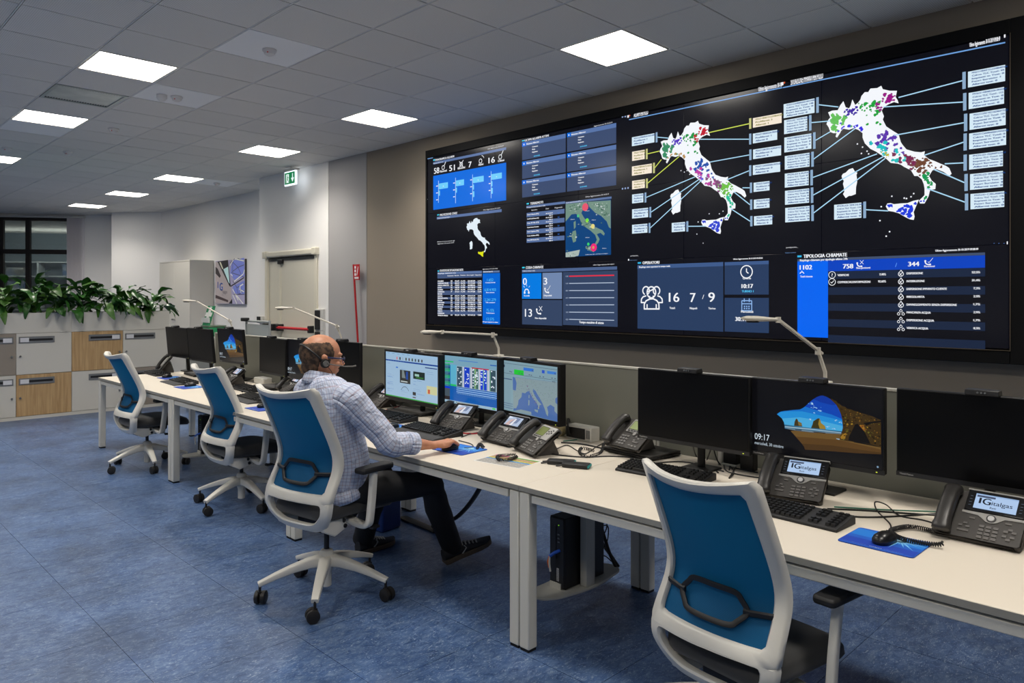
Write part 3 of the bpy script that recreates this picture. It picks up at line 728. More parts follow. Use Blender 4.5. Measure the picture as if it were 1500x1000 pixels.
for x, y in ((1095, 636), (1245, 640), (1200, 764), (1320, 840), (1200, 576)): ta(ca, 4.839, 'Mare', x, y+3, x+28, 6, l=5)
ta(ca, 4.839, 'Leaflet map data contributors imagery', 1200, 887, 1360, 6, l=5)
W.done('earthquake_panel', 'striped table beside a satellite map')
# 5 network statistics table
W = Wall(); cb = crop(620, 380, 10)
rb = lambda *a: ra(cb, *a); tb = lambda *a, **k: ta(cb, 10, *a, **k)
rb(210, 188, 218, 860, BAR); rb(210, 218, 278, 860, (70, 88, 126)); rb(212, 160, 178, 234, (60, 200, 230)); tb('STATISTICHE SITUAZIONE RETE', 244, 178, 588, 30, bold=.002)
tb('Riepilogo statistiche rete', 218, 212, 480, 18, bold=.001)
for k, t_ in enumerate(('Comuni serviti', 'Rete km', 'Pressione', 'Gas erogato', 'Dispersioni')): tb(t_, (356, 462, 548, 638, 764)[k], (246, 242, 238, 236, 234)[k], (444, 526, 622, 748, 856)[k], 17, bold=.001)
names = ('CALABRIA', 'CAMPANIA-MOLISE', 'CENTRO ADRIATICO', 'LAZIO', 'LIGURIA', 'LOMBARDIA', 'NOVARA', 'NAPOLI', 'PIEMONTE-AOSTA', 'PUGLIA', 'ROMA NORD', 'ROMA SUD', 'SICILIA', 'TORINO', 'VENETO', 'LOMBARDIA', 'VENEZIA-FRIULI')
r_ = random.Random(3)
for k, t_ in enumerate(names):
    y = 328+k*31.2
    if k in (1, 3, 5, 6, 8, 10, 12, 14, 15): rb(210, y-28, y+4, 860, (70, 88, 126))
    tb(t_, 214, y-1, 214+len(t_)*10+6, 20, bold=.003)
    if k in (6, 15): continue
    yy = y-3-k*.2
    tb(str(r_.randint(5, 60)), 402, yy, 428, 20, bold=.003); tb('%d,%02d' % (r_.randint(20, 99), r_.randint(0, 99)), 466, yy, 528, 20, bold=.003); tb('%d,%d%%' % (r_.randint(10, 19), r_.randint(0, 9)), 552, yy, 615, 20, bold=.003)
    tb('%d.%03d,%02d' % (r_.randint(30, 190), r_.randint(0, 999), r_.randint(0, 99)), 655, yy, 760, 20, bold=.003); tb('%d,%02d%%' % (r_.randint(1, 9), r_.randint(0, 99)), 800, yy, 854, 20, bold=.003)
rb(872, 168, 196, 1120, (96, 116, 156)); tb('Dati rete Italia RE', 884, 188, 1020, 18, bold=.001); tb('Aggiornamento 30-10-2019 09:08', 872, 148, 1090, 14)
rb(872, 204, 942, 1126, (0, 100, 210))
for (t_, s_), y in zip((('1.652', 'Comuni Serviti'), ('6.814.903', 'Rete utenze'), ('2.241.279', 'TLR contatori'), ('75,15%', 'Telelettura'), ('13.575', 'GD gare impianti in cabina')), (318, 462, 608, 762, 890)):
    hw = len(t_)*9.2; tb(t_, 984-hw, y, 984+hw, 40, (90, 200, 245)); hw = len(s_)*3.5+22; tb(s_, 984-hw, y+28, 984+hw, 16, bold=.002)
W.done('network_statistics', 'dense white table with a blue column of totals')
# 6 call queue
W = Wall(); cc = crop(610, 290, 4.761)
rc = lambda *a: ra(cc, *a); tc = lambda *a, **k: ta(cc, 4.761, *a, **k)
rc(737, 500, 520, 1400, (76, 98, 140)); rc(738, 480, 490, 756, (60, 200, 230)); tc('CODA CHIAMATE', 764, 494, 886, 18, bold=.002); tc('Coda in tempo reale', 742, 513, 828, 10); tc('Ultimo Aggiornamento 30-10-2019', 1234, 470, 1380, 8)
rc(737, 527, 702, 872, (0, 122, 224)); rc(880, 522, 702, 1016, (112, 134, 172)); rc(738, 710, 880, 1017, (52, 68, 98)); rc(1022, 516, 884, 1404, (52, 68, 98))
tc('0', 744, 605, 770, 48, bold=.003); tc('3', 888, 603, 912, 48, bold=.003); tc('13', 758, 826, 806, 54, bold=.003)
tc('In coda', 752, 685, 790, 10, bold=.003); tc('Disponibili', 890, 684, 944, 10, bold=.003); tc('Non disponibili', 828, 842, 906, 12, bold=.003)
u, v = wp(*cc(770, 655)); W.c.ring((u, v), .028, .011, WHT, 4, 10, 10, 170); W.c.disc((u-.028, v-.006), .012, WHT); W.c.disc((u+.028, v-.006), .012, WHT)
for k in (50, 90, 130): W.c.line((u+.045*math.cos(R(k)), v+.045*math.sin(R(k))+.01), (u+.065*math.cos(R(k)), v+.065*math.sin(R(k))+.01), .005, WHT)
def handset(W, u, v, s=1, mark='v'):
    s *= .52
    W.c.ring((u+.03*s, v+.03*s), .055*s, .022*s, WHT, 4, 10, 170, 290); W.c.disc((u-.025*s, v+.045*s), .018*s, WHT, 4); W.c.disc((u+.06*s, v-.025*s), .018*s, WHT, 4)
    if mark == 'v': W.c.line((u+.02*s, v+.03*s), (u+.04*s, v+.01*s), .008*s, WHT, 4); W.c.line((u+.04*s, v+.01*s), (u+.11*s, v+.1*s), .008*s, WHT, 4)
    elif mark == 'x': W.c.line((u+.03*s, v+.02*s), (u+.1*s, v+.1*s), .009*s, WHT, 4); W.c.line((u+.03*s, v+.1*s), (u+.1*s, v+.02*s), .009*s, WHT, 4)
handset(W, *wp(*cc(905, 648)), 1, 'v'); handset(W, *wp(*cc(848, 795)), 1.1, 'x')
for k, (a, b_) in enumerate(zip((546, 596, 646, 696, 746, 796, 846), (538, 590, 644, 694, 744, 798, 852))):
    W.L(cc(1066, a-1), cc(1380, b_), .011 if k == 0 else .007, (230, 46, 70) if k == 0 else (176, 190, 212)); tc(str(120-20*k), 1043, a+4, 1060, 9, (170, 184, 208))
tc('Tempo massimo di attesa', 1136, 872, 1306, 17, bold=.003)
W.done('call_queue_panel', 'call queue tiles showing 0, 3 and 13')
# 7 operators
W = Wall(); cd = crop(900, 350, 5.357)
rd = lambda *a: ra(cd, *a); td = lambda *a, **k: ta(cd, 5.357, *a, **k)
rd(182, 205, 702, 855, (40, 60, 94)); rd(182, 205, 234, 855, (62, 90, 138), 2); rd(866, 182, 436, 1212, (40, 60, 94)); rd(866, 182, 208, 1212, (62, 90, 138), 2); rd(866, 461, 725, 1213, (40, 60, 94))
td('OPERATORI', 222, 198, 352, 22, bold=.003); rd(184, 182, 194, 210, (50, 180, 230)); td('Riepilogo stato operatori in tempo reale', 195, 226, 438, 13, l=5, bold=.002)
td('Ultimo Aggiornamento 30-10-2019 09:08:20', 934, 163, 1163, 11, bold=.002)
td('16', 428, 492, 508, 72, bold=.004); td('7', 595, 494, 636, 72, bold=.004); td('/', 690, 470, 706, 34); td('9', 738, 492, 786, 74, bold=.004)
td('Totali', 433, 548, 475, 16, bold=.004); td('Napoli', 592, 550, 648, 16, bold=.004); td('Torino', 738, 551, 792, 16, bold=.004)
td('Orario', 1008, 316, 1070, 17, bold=.004); td('10:17', 998, 385, 1086, 32, bold=.005); td('TURNO 1', 1000, 418, 1092, 17, CY, bold=.002); td('Mercoledi', 994, 577, 1088, 17, bold=.004); td('30.10.2019', 949, 642, 1140, 32, bold=.005)
u, v = wp(*cd(1038, 257)); W.c.ring((u, v), .047, .008, WHT, 4); W.c.line((u, v), (u, v+.026), .008, WHT, 4); W.c.line((u, v), (u+.016, v-.012), .008, WHT, 4)
u, v = wp(*cd(1040, 520)); CB_ = (140, 180, 235)
for a in (((-.04, -.04), (.04, -.04)), ((.04, -.04), (.04, .035)), ((.04, .035), (-.04, .035)), ((-.04, .035), (-.04, -.04)), ((-.04, .012), (.04, .012)), ((-.02, .025), (-.02, .052)), ((.02, .025), (.02, .052))): W.c.line((u+a[0][0], v+a[0][1]), (u+a[1][0], v+a[1][1]), .007, CB_, 4)
for x in (-.018, 0, .018):
    for y in (-.008, -.024): W.c.rect(u+x-.005, v+y-.005, u+x+.005, v+y+.005, CB_, 4)
# people pictogram
def wc(pts, w_=.011):
    q = [wp(*cd(*p)) for p in pts]
    for a, b_ in zip(q[:-1], q[1:]): W.c.line(a, b_, w_, WHT, 4)
    for a in q: W.c.disc(a, w_*.5, WHT, 4, 8)
for cx, sc_ in ((250, .85), (332, .85), (292, 1)):
    if cx == 292:
        o_ = [wp(*cd(292+34*math.cos(R(k))*1, 418-44*math.sin(R(k)))) for k in range(0, 361, 20)]
        W.c.poly(o_[:-1], (40, 60, 94), 3)
        for a, b_ in zip(o_[:-1], o_[1:]): W.c.line(a, b_, .012, WHT, 5)
        for a, b_ in zip([(260, 412), (278, 408), (300, 398), (315, 385)][:-1], [(278, 408), (300, 398), (315, 385), (326, 404)]):
            W.c.line(wp(*cd(*a)), wp(*cd(*b_)), .011, WHT, 5)
    else:
        wc([(cx+26*math.cos(R(k)), 405-32*math.sin(R(k))) for k in range(-60, 241, 25)], .011)
wc([(236, 548), (236, 510), (250, 485), (278, 470), (306, 468), (334, 482), (350, 505), (352, 548), (236, 548)], .012); wc([(258, 546), (258, 515)]); wc([(330, 546), (330, 515)])
wc([(236, 498), (212, 498), (214, 470), (228, 452), (248, 446)]); wc([(352, 498), (378, 498), (376, 470), (360, 452), (342, 446)]); wc([(278, 466), (278, 450)]); wc([(306, 464), (306, 448)])
td('puntipunto_', 128, 136, 192, 9); td('', 0, 0, 1, 1) if False else None
for x in (112, 74, 96, 60): pass
rd(108, 156, 170, 116, WHT)
td('Smart center', 122, 170, 180, 8, (110, 140, 180))
W.done('operator_panel', 'operator count tiles with a people pictogram')
# 8 call types
W = Wall(); ce_ = crop(1150, 340, 4.2857)
re_ = lambda *a: ra(ce_, *a); te = lambda *a, **k: ta(ce_, 4.2857, *a, **k)
re_(78, 170, 184, 1256, (66, 80, 106)); re_(78, 184, 655, 270, (0, 100, 240)); re_(270, 178, 246, 1256, (8, 66, 190), 2)
te('TIPOLOGIA CHIAMATE', 116, 162, 388, 22, bold=.003); re_(78, 146, 158, 104, (50, 180, 230)); te('Riepilogo chiamate per tipologia ultime 24h', 94, 183, 392, 13, l=5, bold=.002)
te('Ultimo Aggiornamento 30-10-2019 09:08:49', 944, 122, 1212, 13, bold=.002)
te('1102', 92, 235, 168, 28, bold=.004); te('Totali ricevute', 96, 284, 172, 12, bold=.003); te('758', 364, 228, 426, 28, bold=.004); te('Non pertinenti', 448, 230, 534, 12, bold=.003)
te('/', 692, 218, 704, 26, (110, 170, 255)); te('344', 772, 214, 840, 28, bold=.004); te('Pertinenti', 874, 220, 938, 12, bold=.003)
handset(W, *wp(*ce_(462, 207)), .62, 'x'); handset(W, *wp(*ce_(890, 195)), .62, 'v')
u, v = wp(*ce_(107, 255)); W.c.ring((u, v-.008), .014, .006, WHT, 4, 8, 10, 170); W.c.line((u, v+.006), (u, v+.016), .004, WHT, 4)
rowc = (26, 38, 62)
for k in range(9):
    yt = 242+k*49.6
    if k % 2 == 0: re_(270, yt+5, yt+52, 1257, rowc, 1)
L_ = (('VERIFICHE', '7,40%', 400), ('COMMERCIALI/INFORMAZIONI', '92,60%', 534))
for k, (t_, p_, x1) in enumerate(L_):
    y = 276+k*44; te(t_, 330, y, x1, 13, bold=.003); te(p_, 592-k*8, y-5, 632, 13, bold=.003)
    u, v = wp(*ce_(296, y-8)); W.c.ring((u, v), 0.0230, 0.0037, WHT, 4)
    if k: W.c.line((u-0.0101, v), (u-0.0023, v-0.0083), 0.0041, WHT, 4); W.c.line((u-0.0023, v-0.0083), (u+0.0120, v+0.0092), 0.0041, WHT, 4)
    else: W.c.text('?', u, v-0.0120, 0.0230, WHT, 4, align='c', bold=0.0014)
L_ = (('DISPERSIONE', '52,5%', 864), ('INTERRUZIONE', '31,4%', 874), ('DISPERSIONE IMPIANTO CLIENTE', '7,3%', 1014), ('IRREGOLARITA', '2,5%', 874), ('DANNEGGIAMENTO SENZA DISPERSIONE', '1,7%', 1076), ('MANCANZA ACQUA', '2,9%', 913), ('DISPERSIONE ACQUA', '1,7%', 934), ('VERIFICA ACQUA', '0,3%', 897))
for k, (t_, p_, x1) in enumerate(L_):
    y = 265+k*48.8; te(t_, 763, y, x1, 13, bold=.003); te(p_, 1222-len(p_)*10, y-7+k*1.2, 1222, 13, bold=.004)
    u, v = wp(*ce_(728, y-5))
    if k < 5: W.c.ring((u, v-0.0022), 0.0154, 0.0037, WHT, 4, 14, -250, 70); W.c.line((u-0.0055, v+0.0119), (u+.0, v+0.0236), 0.0037, WHT, 4); W.c.line((u, v+0.0236), (u+0.0137, v+0.0046), 0.0037, WHT, 4); W.c.line((u-0.0091, v-0.0114), (u+0.0091, v+0.0068), 0.0037, WHT, 4); W.c.line((u-0.0091, v+0.0046), (u+0.0055, v-0.0137), 0.0032, WHT, 4)
    else:
        for dx, dy in ((0, 0.0109), (-0.0137, -0.0091), (0.0137, -0.0091)): W.c.ring((u+dx, v+dy), 0.0077, 0.0032, WHT, 4, 12); W.c.line((u+dx-0.0028, v+dy+0.0082), (u+dx+0.0009, v+dy+0.0127), 0.0028, WHT, 4)
re_(-8+0, 95, 103, 84, (17, 18, 34)) if False else None
te('puntipunto_', 8, 100, 82, 8); te('Smart center', 2, 133, 70, 7, (110, 150, 200)); re_(1392, 58, 76, 1399, WHT)
for x in (1310, 1340, 1372): re_(x, 68, 72, x+6, (90, 130, 200))
re_(634, 22, 28, 640, WHT)
W.done('call_type_panel', 'call type table with a bright blue column')
# 9 two large maps with callouts
POLI_L = [('POLO LOMBARDIA-NOVARA', 0), ('POLO TORINO', 1), ('POLO PIEMONTE-AOSTA', 1), ('POLO LIGURIA', 1), ('POLO LAZIO', 0), ('POLO ROMA NORD', 0), ('POLO ROMA SUD', 0)]
LB, LY = (214, 234, 246), (246, 232, 214); INK, INKY = (16, 70, 140), (128, 126, 24)
def callout(W, f, s, x0, yt, yb, x1, lines, side, yel=False, anchor=None, to=None, narrow=None):
    """box in crop coordinates measured at its left edge; anchor line from the tab"""
    a = f(x0, yt); b_ = f(x0, yb); u0, z1 = wp(*a); _, z0 = wp(*b_); u1, _ = wp(f(x1, 0)[0], 300)
    W.c.rect(u0, z0, u1, z1, LY if yel else LB, 3)
    tabc = (196, 196, 130) if yel else (140, 170, 200); lc = (206, 220, 90) if yel else (170, 214, 240)
    if side == 'r': W.c.rect(u1+.012, z0-.004, u1+.030, z1+.004, tabc, 3); st = (u1+.03, (z0+z1)/2)
    else: W.c.rect(u0-.030, z0-.004, u0-.012, z1+.004, tabc, 3); st = (u0-.03, (z0+z1)/2)
    if to: W.c.line(st, wp(*to), .0072, lc, 5)
    n = len(lines); hh = (z1-z0)/(n+.35)
    for k, t_ in enumerate(lines):
        wd = (u1-u0)*(.93 if k == 0 else min(.86, .93*len(t_)/max(15, len(lines[0]))*1.02)); W.c.text(t_, u0+.02, z1-hh*(k+1)+.12*hh, hh*.56, INKY if yel else INK, 4, width=wd, bold=.006 if k == 0 else .0035)
spotset = lambda a, b_, d: [
    (a['pie'], mw(285, 440, 290, 455, 283, 480), .035, 16, 11), (a['lom'], mw(345, 405, 360, 408), .018, 8, 12), (a['lig'], mw(380, 484, 322, 484), .02, 14, 13),
    (a['grn'], mw(415, 400, 462, 372, 465, 408, 472, 460, 410, 395), .024, 13, 14), (a['ven'], mw(515, 345, 545, 335, 500, 385), .024, 16, 15), (a['adr'], mw(510, 520, 490, 550, 560, 515, 570, 565), .03, 16, 16),
    (a['laz'], mw(475, 580, 500, 585, 540, 628), .03, 14, 17), (a['rom'], mw(502, 598), .015, 5, 18), (a['cam'], mw(590, 620, 600, 650), .028, 13, 19), (a['pug'], mw(650, 628, 690, 625, 680, 660, 650, 655), .026, 15, 20),
    (a['tar'], mw(765, 660), .018, 4, 21), (a['cal'], mw(685, 715, 700, 735, 688, 790, 715, 735), .032, 18, 22), (a['sic'], mw(520, 828, 590, 830, 600, 850, 625, 820, 625, 870), .028, 22, 23)]
C2 = dict(pie=(100, 190, 90), lom=(60, 30, 160), lig=(50, 40, 220), grn=(30, 160, 60), ven=(150, 20, 130), adr=(90, 50, 170), laz=(20, 190, 190), rom=(190, 180, 40), cam=(120, 40, 80), pug=(110, 70, 50), tar=(100, 60, 40), cal=(16, 150, 80), sic=(30, 60, 220))
C1 = dict(pie=(60, 140, 100), lom=(80, 40, 190), lig=(180, 140, 80), grn=(30, 150, 70), ven=(190, 30, 50), adr=(30, 80, 170), laz=(190, 60, 160), rom=(50, 60, 220), cam=(130, 80, 120), pug=(110, 190, 70), tar=(240, 244, 250), cal=(40, 190, 150), sic=(50, 70, 210))
# right map
W = Wall(); ident = lambda p: p
draw_map(W, ident, spots=spotset(C2, 0, 0))
for x, y in ((382, 548), (405, 562), (400, 590), (425, 580), (432, 592), (488, 826), (535, 780), (590, 788), (620, 782), (632, 768), (482, 888), (525, 937), (510, 957), (600, 790)): u, v = wp(*cm(x, y)); W.c.disc((u, v), .0055, WHT, 2, 7)
t5 = lambda n, a, b_, c_, d: [n, 'Cabine TLC Totali: %s' % a, 'Impianti in Test: %s' % b_, 'Fuori Servizio: %s' % c_, 'Allarmi test: %s' % d]
for (x0, yt, yb, x1, n, v4, to) in ((873, 228, 298, 1038, 'POLO VENETO-LOMBARDIA', (99, 0, 1, 0), (565, 342)), (876, 322, 394, 1033, 'POLO VENEZIA-FRIULI', (112, 0, 0, 0), (498, 384)), (880, 414, 486, 1040, 'POLO CENTRO ADRIATICO', (131, 0, 0, 0), (545, 510)),
        (878, 502, 572, 1042, 'POLO CAMPANIA-MOLISE', (0, 0, 0, 0), (680, 598)), (878, 596, 662, 1028, 'POLO NAPOLI', (63, 0, 2, 0), (770, 636)), (882, 682, 752, 1028, 'POLO PUGLIA', (72, 0, 3, 0), (720, 660)), (884, 770, 838, 1034, 'POLO CALABRIA', (176, 0, 1, 0), (690, 745))):
    callout(W, cm, 3.03, x0, yt, yb, x1, t5(n, *v4), 'l', to=cm(*to))
for (x0, yt, yb, x1, n, v4, to) in ((55, 372, 434, 192, 'POLO LOMBARDIA-NOVARA', (148, 0, 4, 0), (298, 384)), (57, 443, 505, 160, 'POLO TORINO', (71, 0, 2, 0), (262, 446)), (58, 520, 586, 178, 'POLO PIEMONTE-AOSTA', (59, 0, 3, 0), (262, 494)), (60, 602, 662, 170, 'POLO LIGURIA', (179, 0, 2, 0), (372, 480)),
        (60, 680, 742, 166, 'POLO LAZIO', (97, 0, 0, 0), (470, 592)), (61, 756, 818, 168, 'POLO ROMA NORD', (86, 0, 10, 0), (498, 604)), (62, 832, 896, 170, 'POLO ROMA SUD', (103, 0, 15, 0), (506, 612)), (279, 818, 884, 400, 'POLO SICILIA', (114, 0, 4, 0), (520, 845))):
    callout(W, cm, 3.03, x0, yt, yb, x1, t5(n, *v4), 'r', to=cm(*to))
W.L(cm(52, 298), cm(1038, 98), .008, (110, 160, 220), 2); u0, z0 = wp(*cm(86, 287)); W.c.text('SITUAZIONE IMPIANTI PER POLO', u0, z0, .045, WHT, 4, width=wp(*cm(228, 250))[0]-u0, bold=.004)
u0, z0 = wp(*cm(880, 118)); W.c.text('Ultimo Aggiornamento 30-10-2019 09:08:49', u0, z0, .026, WHT, 4, width=wp(*cm(1015, 90))[0]-u0, bold=.001)
u0, z0 = wp(*cm(1036, 66)); W.c.rect(u0-.004, z0-.014, u0+.004, z0+.014, WHT, 3)
W.done('map_display', 'larger white map of Italy at the right with callout boxes on both sides')
# left map
W = Wall(); cl = crop(900, 90, 3.703)
p = lambda x, y: wp(*cl(x, y))
box = (p(246, 485)[0], p(575, 935)[1], p(716, 720)[0], p(452, 322)[1])
F = fitmap(box); draw_map(W, F, spots=spotset(C1, 0, 0))
for x, y in ((362, 592), (380, 600), (395, 592), (410, 612), (455, 870), (515, 826), (570, 826), (590, 812), (448, 936), (482, 985)): u, v = p(x, y); W.c.disc((u, v), .005, WHT, 2, 7)
t3 = lambda n, a, b_: [n, 'PreAllarmi: %s' % a, 'Allarmi: %s' % b_]
for (x0, yt, yb, x1, n, a, b_, yel, to) in ((752, 308, 360, 908, 'POLO VENETO-LOMBARDIA', 2, 1, 1, (514, 386)), (752, 392, 445, 884, 'POLO VENEZIA-FRIULI', 1, 0, 0, (462, 422)), (753, 478, 530, 905, 'POLO CENTRO ADRIATICO', 0, 0, 0, (518, 546)), (752, 564, 616, 900, 'POLO CAMPANIA-MOLISE', 0, 0, 0, (610, 642)),
        (756, 658, 708, 842, 'POLO NAPOLI', 0, 0, 0, (696, 685)), (757, 750, 800, 842, 'POLO PUGLIA', 0, 0, 0, (650, 708)), (758, 840, 890, 857, 'POLO CALABRIA', 23, 0, 0, (632, 798))):
    callout(W, cl, 3.703, x0, yt, yb, x1, t3(n, a, b_), 'l', bool(yel), to=cl(*to))
for (x0, yt, yb, x1, n, a, b_, yel, to) in ((96, 412, 460, 218, 'POLO LOMBARDIA-NOVARA', 1, 0, 0, (296, 416)), (97, 490, 540, 165, 'POLO TORINO', 1, 1, 1, (246, 486)), (96, 570, 620, 204, 'POLO PIEMONTE-AOSTA', 1, 1, 1, (256, 532)), (97, 648, 694, 166, 'POLO LIGURIA', 2, 1, 1, (352, 516)),
        (97, 722, 770, 158, 'POLO LAZIO', 1, 0, 0, (438, 626)), (97, 802, 852, 184, 'POLO ROMA NORD', 1, 0, 0, (466, 636)), (97, 886, 934, 180, 'POLO ROMA SUD', 2, 0, 0, (474, 644)), (312, 876, 926, 384, 'POLO SICILIA', 19, 0, 0, (496, 893))):
    callout(W, cl, 3.703, x0, yt, yb, x1, t3(n, a, b_), 'r', bool(yel), to=cl(*to))
W.L(cl(80, 316), cl(912, 142), .008, (110, 160, 220), 2); u0, z0 = p(106, 303); W.c.text('ALLARMI PER POLO', u0, z0, .04, WHT, 4, width=p(182, 285)[0]-u0, bold=.004)
u0, z0 = p(782, 163); W.c.text('Ultimo Aggiornamento 30-10', u0, z0, .035, WHT, 4, width=p(908, 135)[0]-u0, bold=.003)
for f_, pts in ((cl, ((45, 300), (60, 298), (45, 690), (60, 688), (75, 686))),):
    for x, y in pts: u, v = wp(*f_(x, y)); W.c.disc((u, v), .009, (150, 170, 210), 3, 6)
u0, z0 = p(76, 292); W.c.rect(u0-.01, z0-.02, u0+.008, z0+.02, WHT, 3); W.c.rect(u0+.01, z0-.01, u0+.02, z0+.01, (220, 90, 50), 3)
u0, z0 = p(912, 115); W.c.rect(u0-.01, z0-.02, u0+.008, z0+.02, WHT, 3); W.c.rect(u0+.01, z0-.01, u0+.02, z0+.01, (220, 90, 50), 3)
W.done('map_display', 'smaller white map of Italy in the middle with blue and yellow callout boxes')
# ================================================================== DESKS, PARTITIONS, CHAIRS
DX0, DX1, DZ = 2.353, 3.43, .74
M_TOP = mat('cream_desk_laminate', (226, 216, 200), .42)
M_EDGE = mat('desk_edge', (150, 148, 140), .45)
M_LEG = mat('white_powder_coat', (216, 213, 202), .42)
DJ = [0.22, 2.32, 4.42, 6.51, 8.535]
M_RUB = mat('rubber_foot', (24, 24, 26), .7)
desk_lab = ['white desk nearest the camera at the right photo edge', 'white desk where the man sits', 'white desk behind the seated man, next to the farthest desk', 'farthest white desk beside the lockers']
for k in range(4):
    y0, y1 = DJ[k], DJ[k+1]; yc = (y0+y1)/2; L = y1-y0
    t = empty('desk', (DX0, yc, 0), 0, desk_lab[k], 'desk')
    MB().span((0, -L/2+.001, DZ-.025), (DX1-DX0, L/2-.001, DZ)).build('desktop', [M_TOP], t, bevel=.002)
    m_ = MB(); m_.span((-.0015, -L/2+.001, DZ-.024), (.0008, L/2-.001, DZ-.002)); m_.build('edge_band', M_EDGE, t)
    bl_ = L/2-.075
    MB().span((.003, -bl_, DZ-.068), (.034, bl_, DZ-.034)).build('front_rail', M_LEG, t, bevel=.003)
    MB().span((DX1-DX0-.13, -bl_, DZ-.075), (DX1-DX0-.1, bl_, DZ-.034)).build('rear_rail', M_LEG, t, bevel=.003)
    for s in (-1, 1):
        y = s*(L/2-.032)
        MB().span((.03, y-.02, DZ-.07), (DX1-DX0-.1, y+.02, DZ-.03)).build('side_rail', M_LEG, t, bevel=.003)
        for x in (.028, DX1-DX0-.12):
            l = MB().box((x, y, (DZ-.03)/2+.006), (.056, .058, DZ-.042)).build('leg', M_LEG, t, bevel=.005)
            MB().box((x, y, .005), (.05, .05, .01)).build('foot', M_RUB, l)
            MB().box((x+(.03 if x < .1 else -.03), y-s*.035, DZ-.055), (.04, .02, .045)).build('corner_bracket', PL_DARK, t)
# partitions (thin, with a light trim)
M_PART = mat('grey_green_partition', (122, 122, 112), .5); M_TRIM = mat('partition_trim', (196, 194, 184), .4)
pl_ = ['grey partition behind the nearest desk, below the right map', 'grey partition behind the desk of the seated man', 'grey partition behind the man, left of his head', 'grey partition behind the farthest desk']
for k in range(4):
    y0, y1 = DJ[k]+(.0 if k else 0), DJ[k+1]-.0
    if k == 3: y1 = 8.20
    t = empty('desk_partition', (3.455, (y0+y1)/2, 0), 0, pl_[k], 'partition')
    h = (y1-y0)/2-.003
    MB().span((-.012, -h+.008, .60), (.012, h-.008, 1.175)).build('panel', M_PART, t, bevel=.002)
    MB().span((-.017, -h, 1.175), (.017, h, 1.187)).build('top_trim', M_TRIM, t, bevel=.002)
    for s in (-1, 1): MB().span((-.017, s*h-.009*s-.009, .60), (.017, s*h-.009*s+.009, 1.175)).build('side_trim', M_TRIM, t, bevel=.002)
    for s in (-1, 1): MB().span((-.03, s*h*.6-.03, .58), (.016, s*h*.6+.03, .70)).build('clamp', M_LEG, t, bevel=.003)

# ---------------- chair
M_CW = mat('chair_white_plastic', (222, 219, 210), .38); M_SEAT = mat('charcoal_seat_fabric', (50, 50, 50), .85, bump=(600, .3), sheen=.2)
def fabric():
    m = bpy.data.materials.new('teal_blue_mesh'); m.use_nodes = True; nt = m.node_tree; b = nt.nodes['Principled BSDF']
    b.inputs['Base Color'].default_value = rgb((0, 90, 138)); b.inputs['Roughness'].default_value = .6; b.inputs['Specular IOR Level'].default_value = .3
    tl_ = nt.nodes.new('ShaderNodeBsdfTranslucent'); tl_.inputs[0].default_value = rgb((0, 128, 176))
    mx = nt.nodes.new('ShaderNodeMixShader'); mx.inputs[0].default_value = .10
    nt.links.new(b.outputs[0], mx.inputs[1]); nt.links.new(tl_.outputs[0], mx.inputs[2])
    tp = nt.nodes.new('ShaderNodeBsdfTransparent'); m2 = nt.nodes.new('ShaderNodeMixShader'); m2.inputs[0].default_value = .0
    nt.links.new(mx.outputs[0], m2.inputs[1]); nt.links.new(tp.outputs[0], m2.inputs[2]); nt.links.new(m2.outputs[0], nt.nodes['Material Output'].inputs[0])
    g = nt.nodes.new('ShaderNodeTexCoord'); wv = nt.nodes.new('ShaderNodeTexWave'); wv.bands_direction = 'Z'; wv.inputs['Scale'].default_value = 120
    nt.links.new(g.outputs['Object'], wv.inputs[0]); bp_ = nt.nodes.new('ShaderNodeBump'); bp_.inputs['Strength'].default_value = .2; bp_.inputs['Distance'].default_value = .001
    nt.links.new(wv.outputs['Fac'], bp_.inputs['Height']); nt.links.new(bp_.outputs[0], b.inputs['Normal'])
    return m
M_MESH = fabric()
# back profile: x of the centre line at height z (chair faces +x, base axis at 0,0)
PROF = [(.38, -.150), (.44, -.190), (.50, -.218), (.56, -.222), (.62, -.200), (.69, -.160), (.74, -.145), (.80, -.155), (.90, -.200), (1.0, -.250), (1.10, -.300), (1.16, -.330)]
def prof(z):
    for (z0, x0), (z1, x1) in zip(PROF[:-1], PROF[1:]):
        if z <= z1: t_ = max(0, (z-z0)/(z1-z0)); t_ = t_; return x0+(x1-x0)*t_
    return PROF[-1][1]
def smoothprof(z): return sum(prof(z+d) for d in (-.04, -.02, 0, .02, .04))/5
def backX(y, z):
    c_ = .035+.065*min(1, max(0, (z-.5)/.6))
    return smoothprof(z)+c_*((y/.25)**2)-.3*c_
def bend(mb):
    mb.v = [(backX(p[1], p[2])+p[0], p[1], p[2]) for p in mb.v]; return mb
def loopsamp(poly, n):
    """resample a closed polygon evenly"""
    pts = [Vector(p) for p in poly]; L = [0]
    for i in range(len(pts)): L.append(L[-1]+(pts[(i+1) % len(pts)]-pts[i]).length)
    out = []
    for k in range(n):
        s = L[-1]*k/n; i = max(j for j in range(len(pts)) if L[j] <= s+1e-9); a, b_ = pts[i], pts[(i+1) % len(pts)]
        q = (s-L[i])/max(1e-9, L[i+1]-L[i]); out.append(a+(b_-a)*q)
    return out
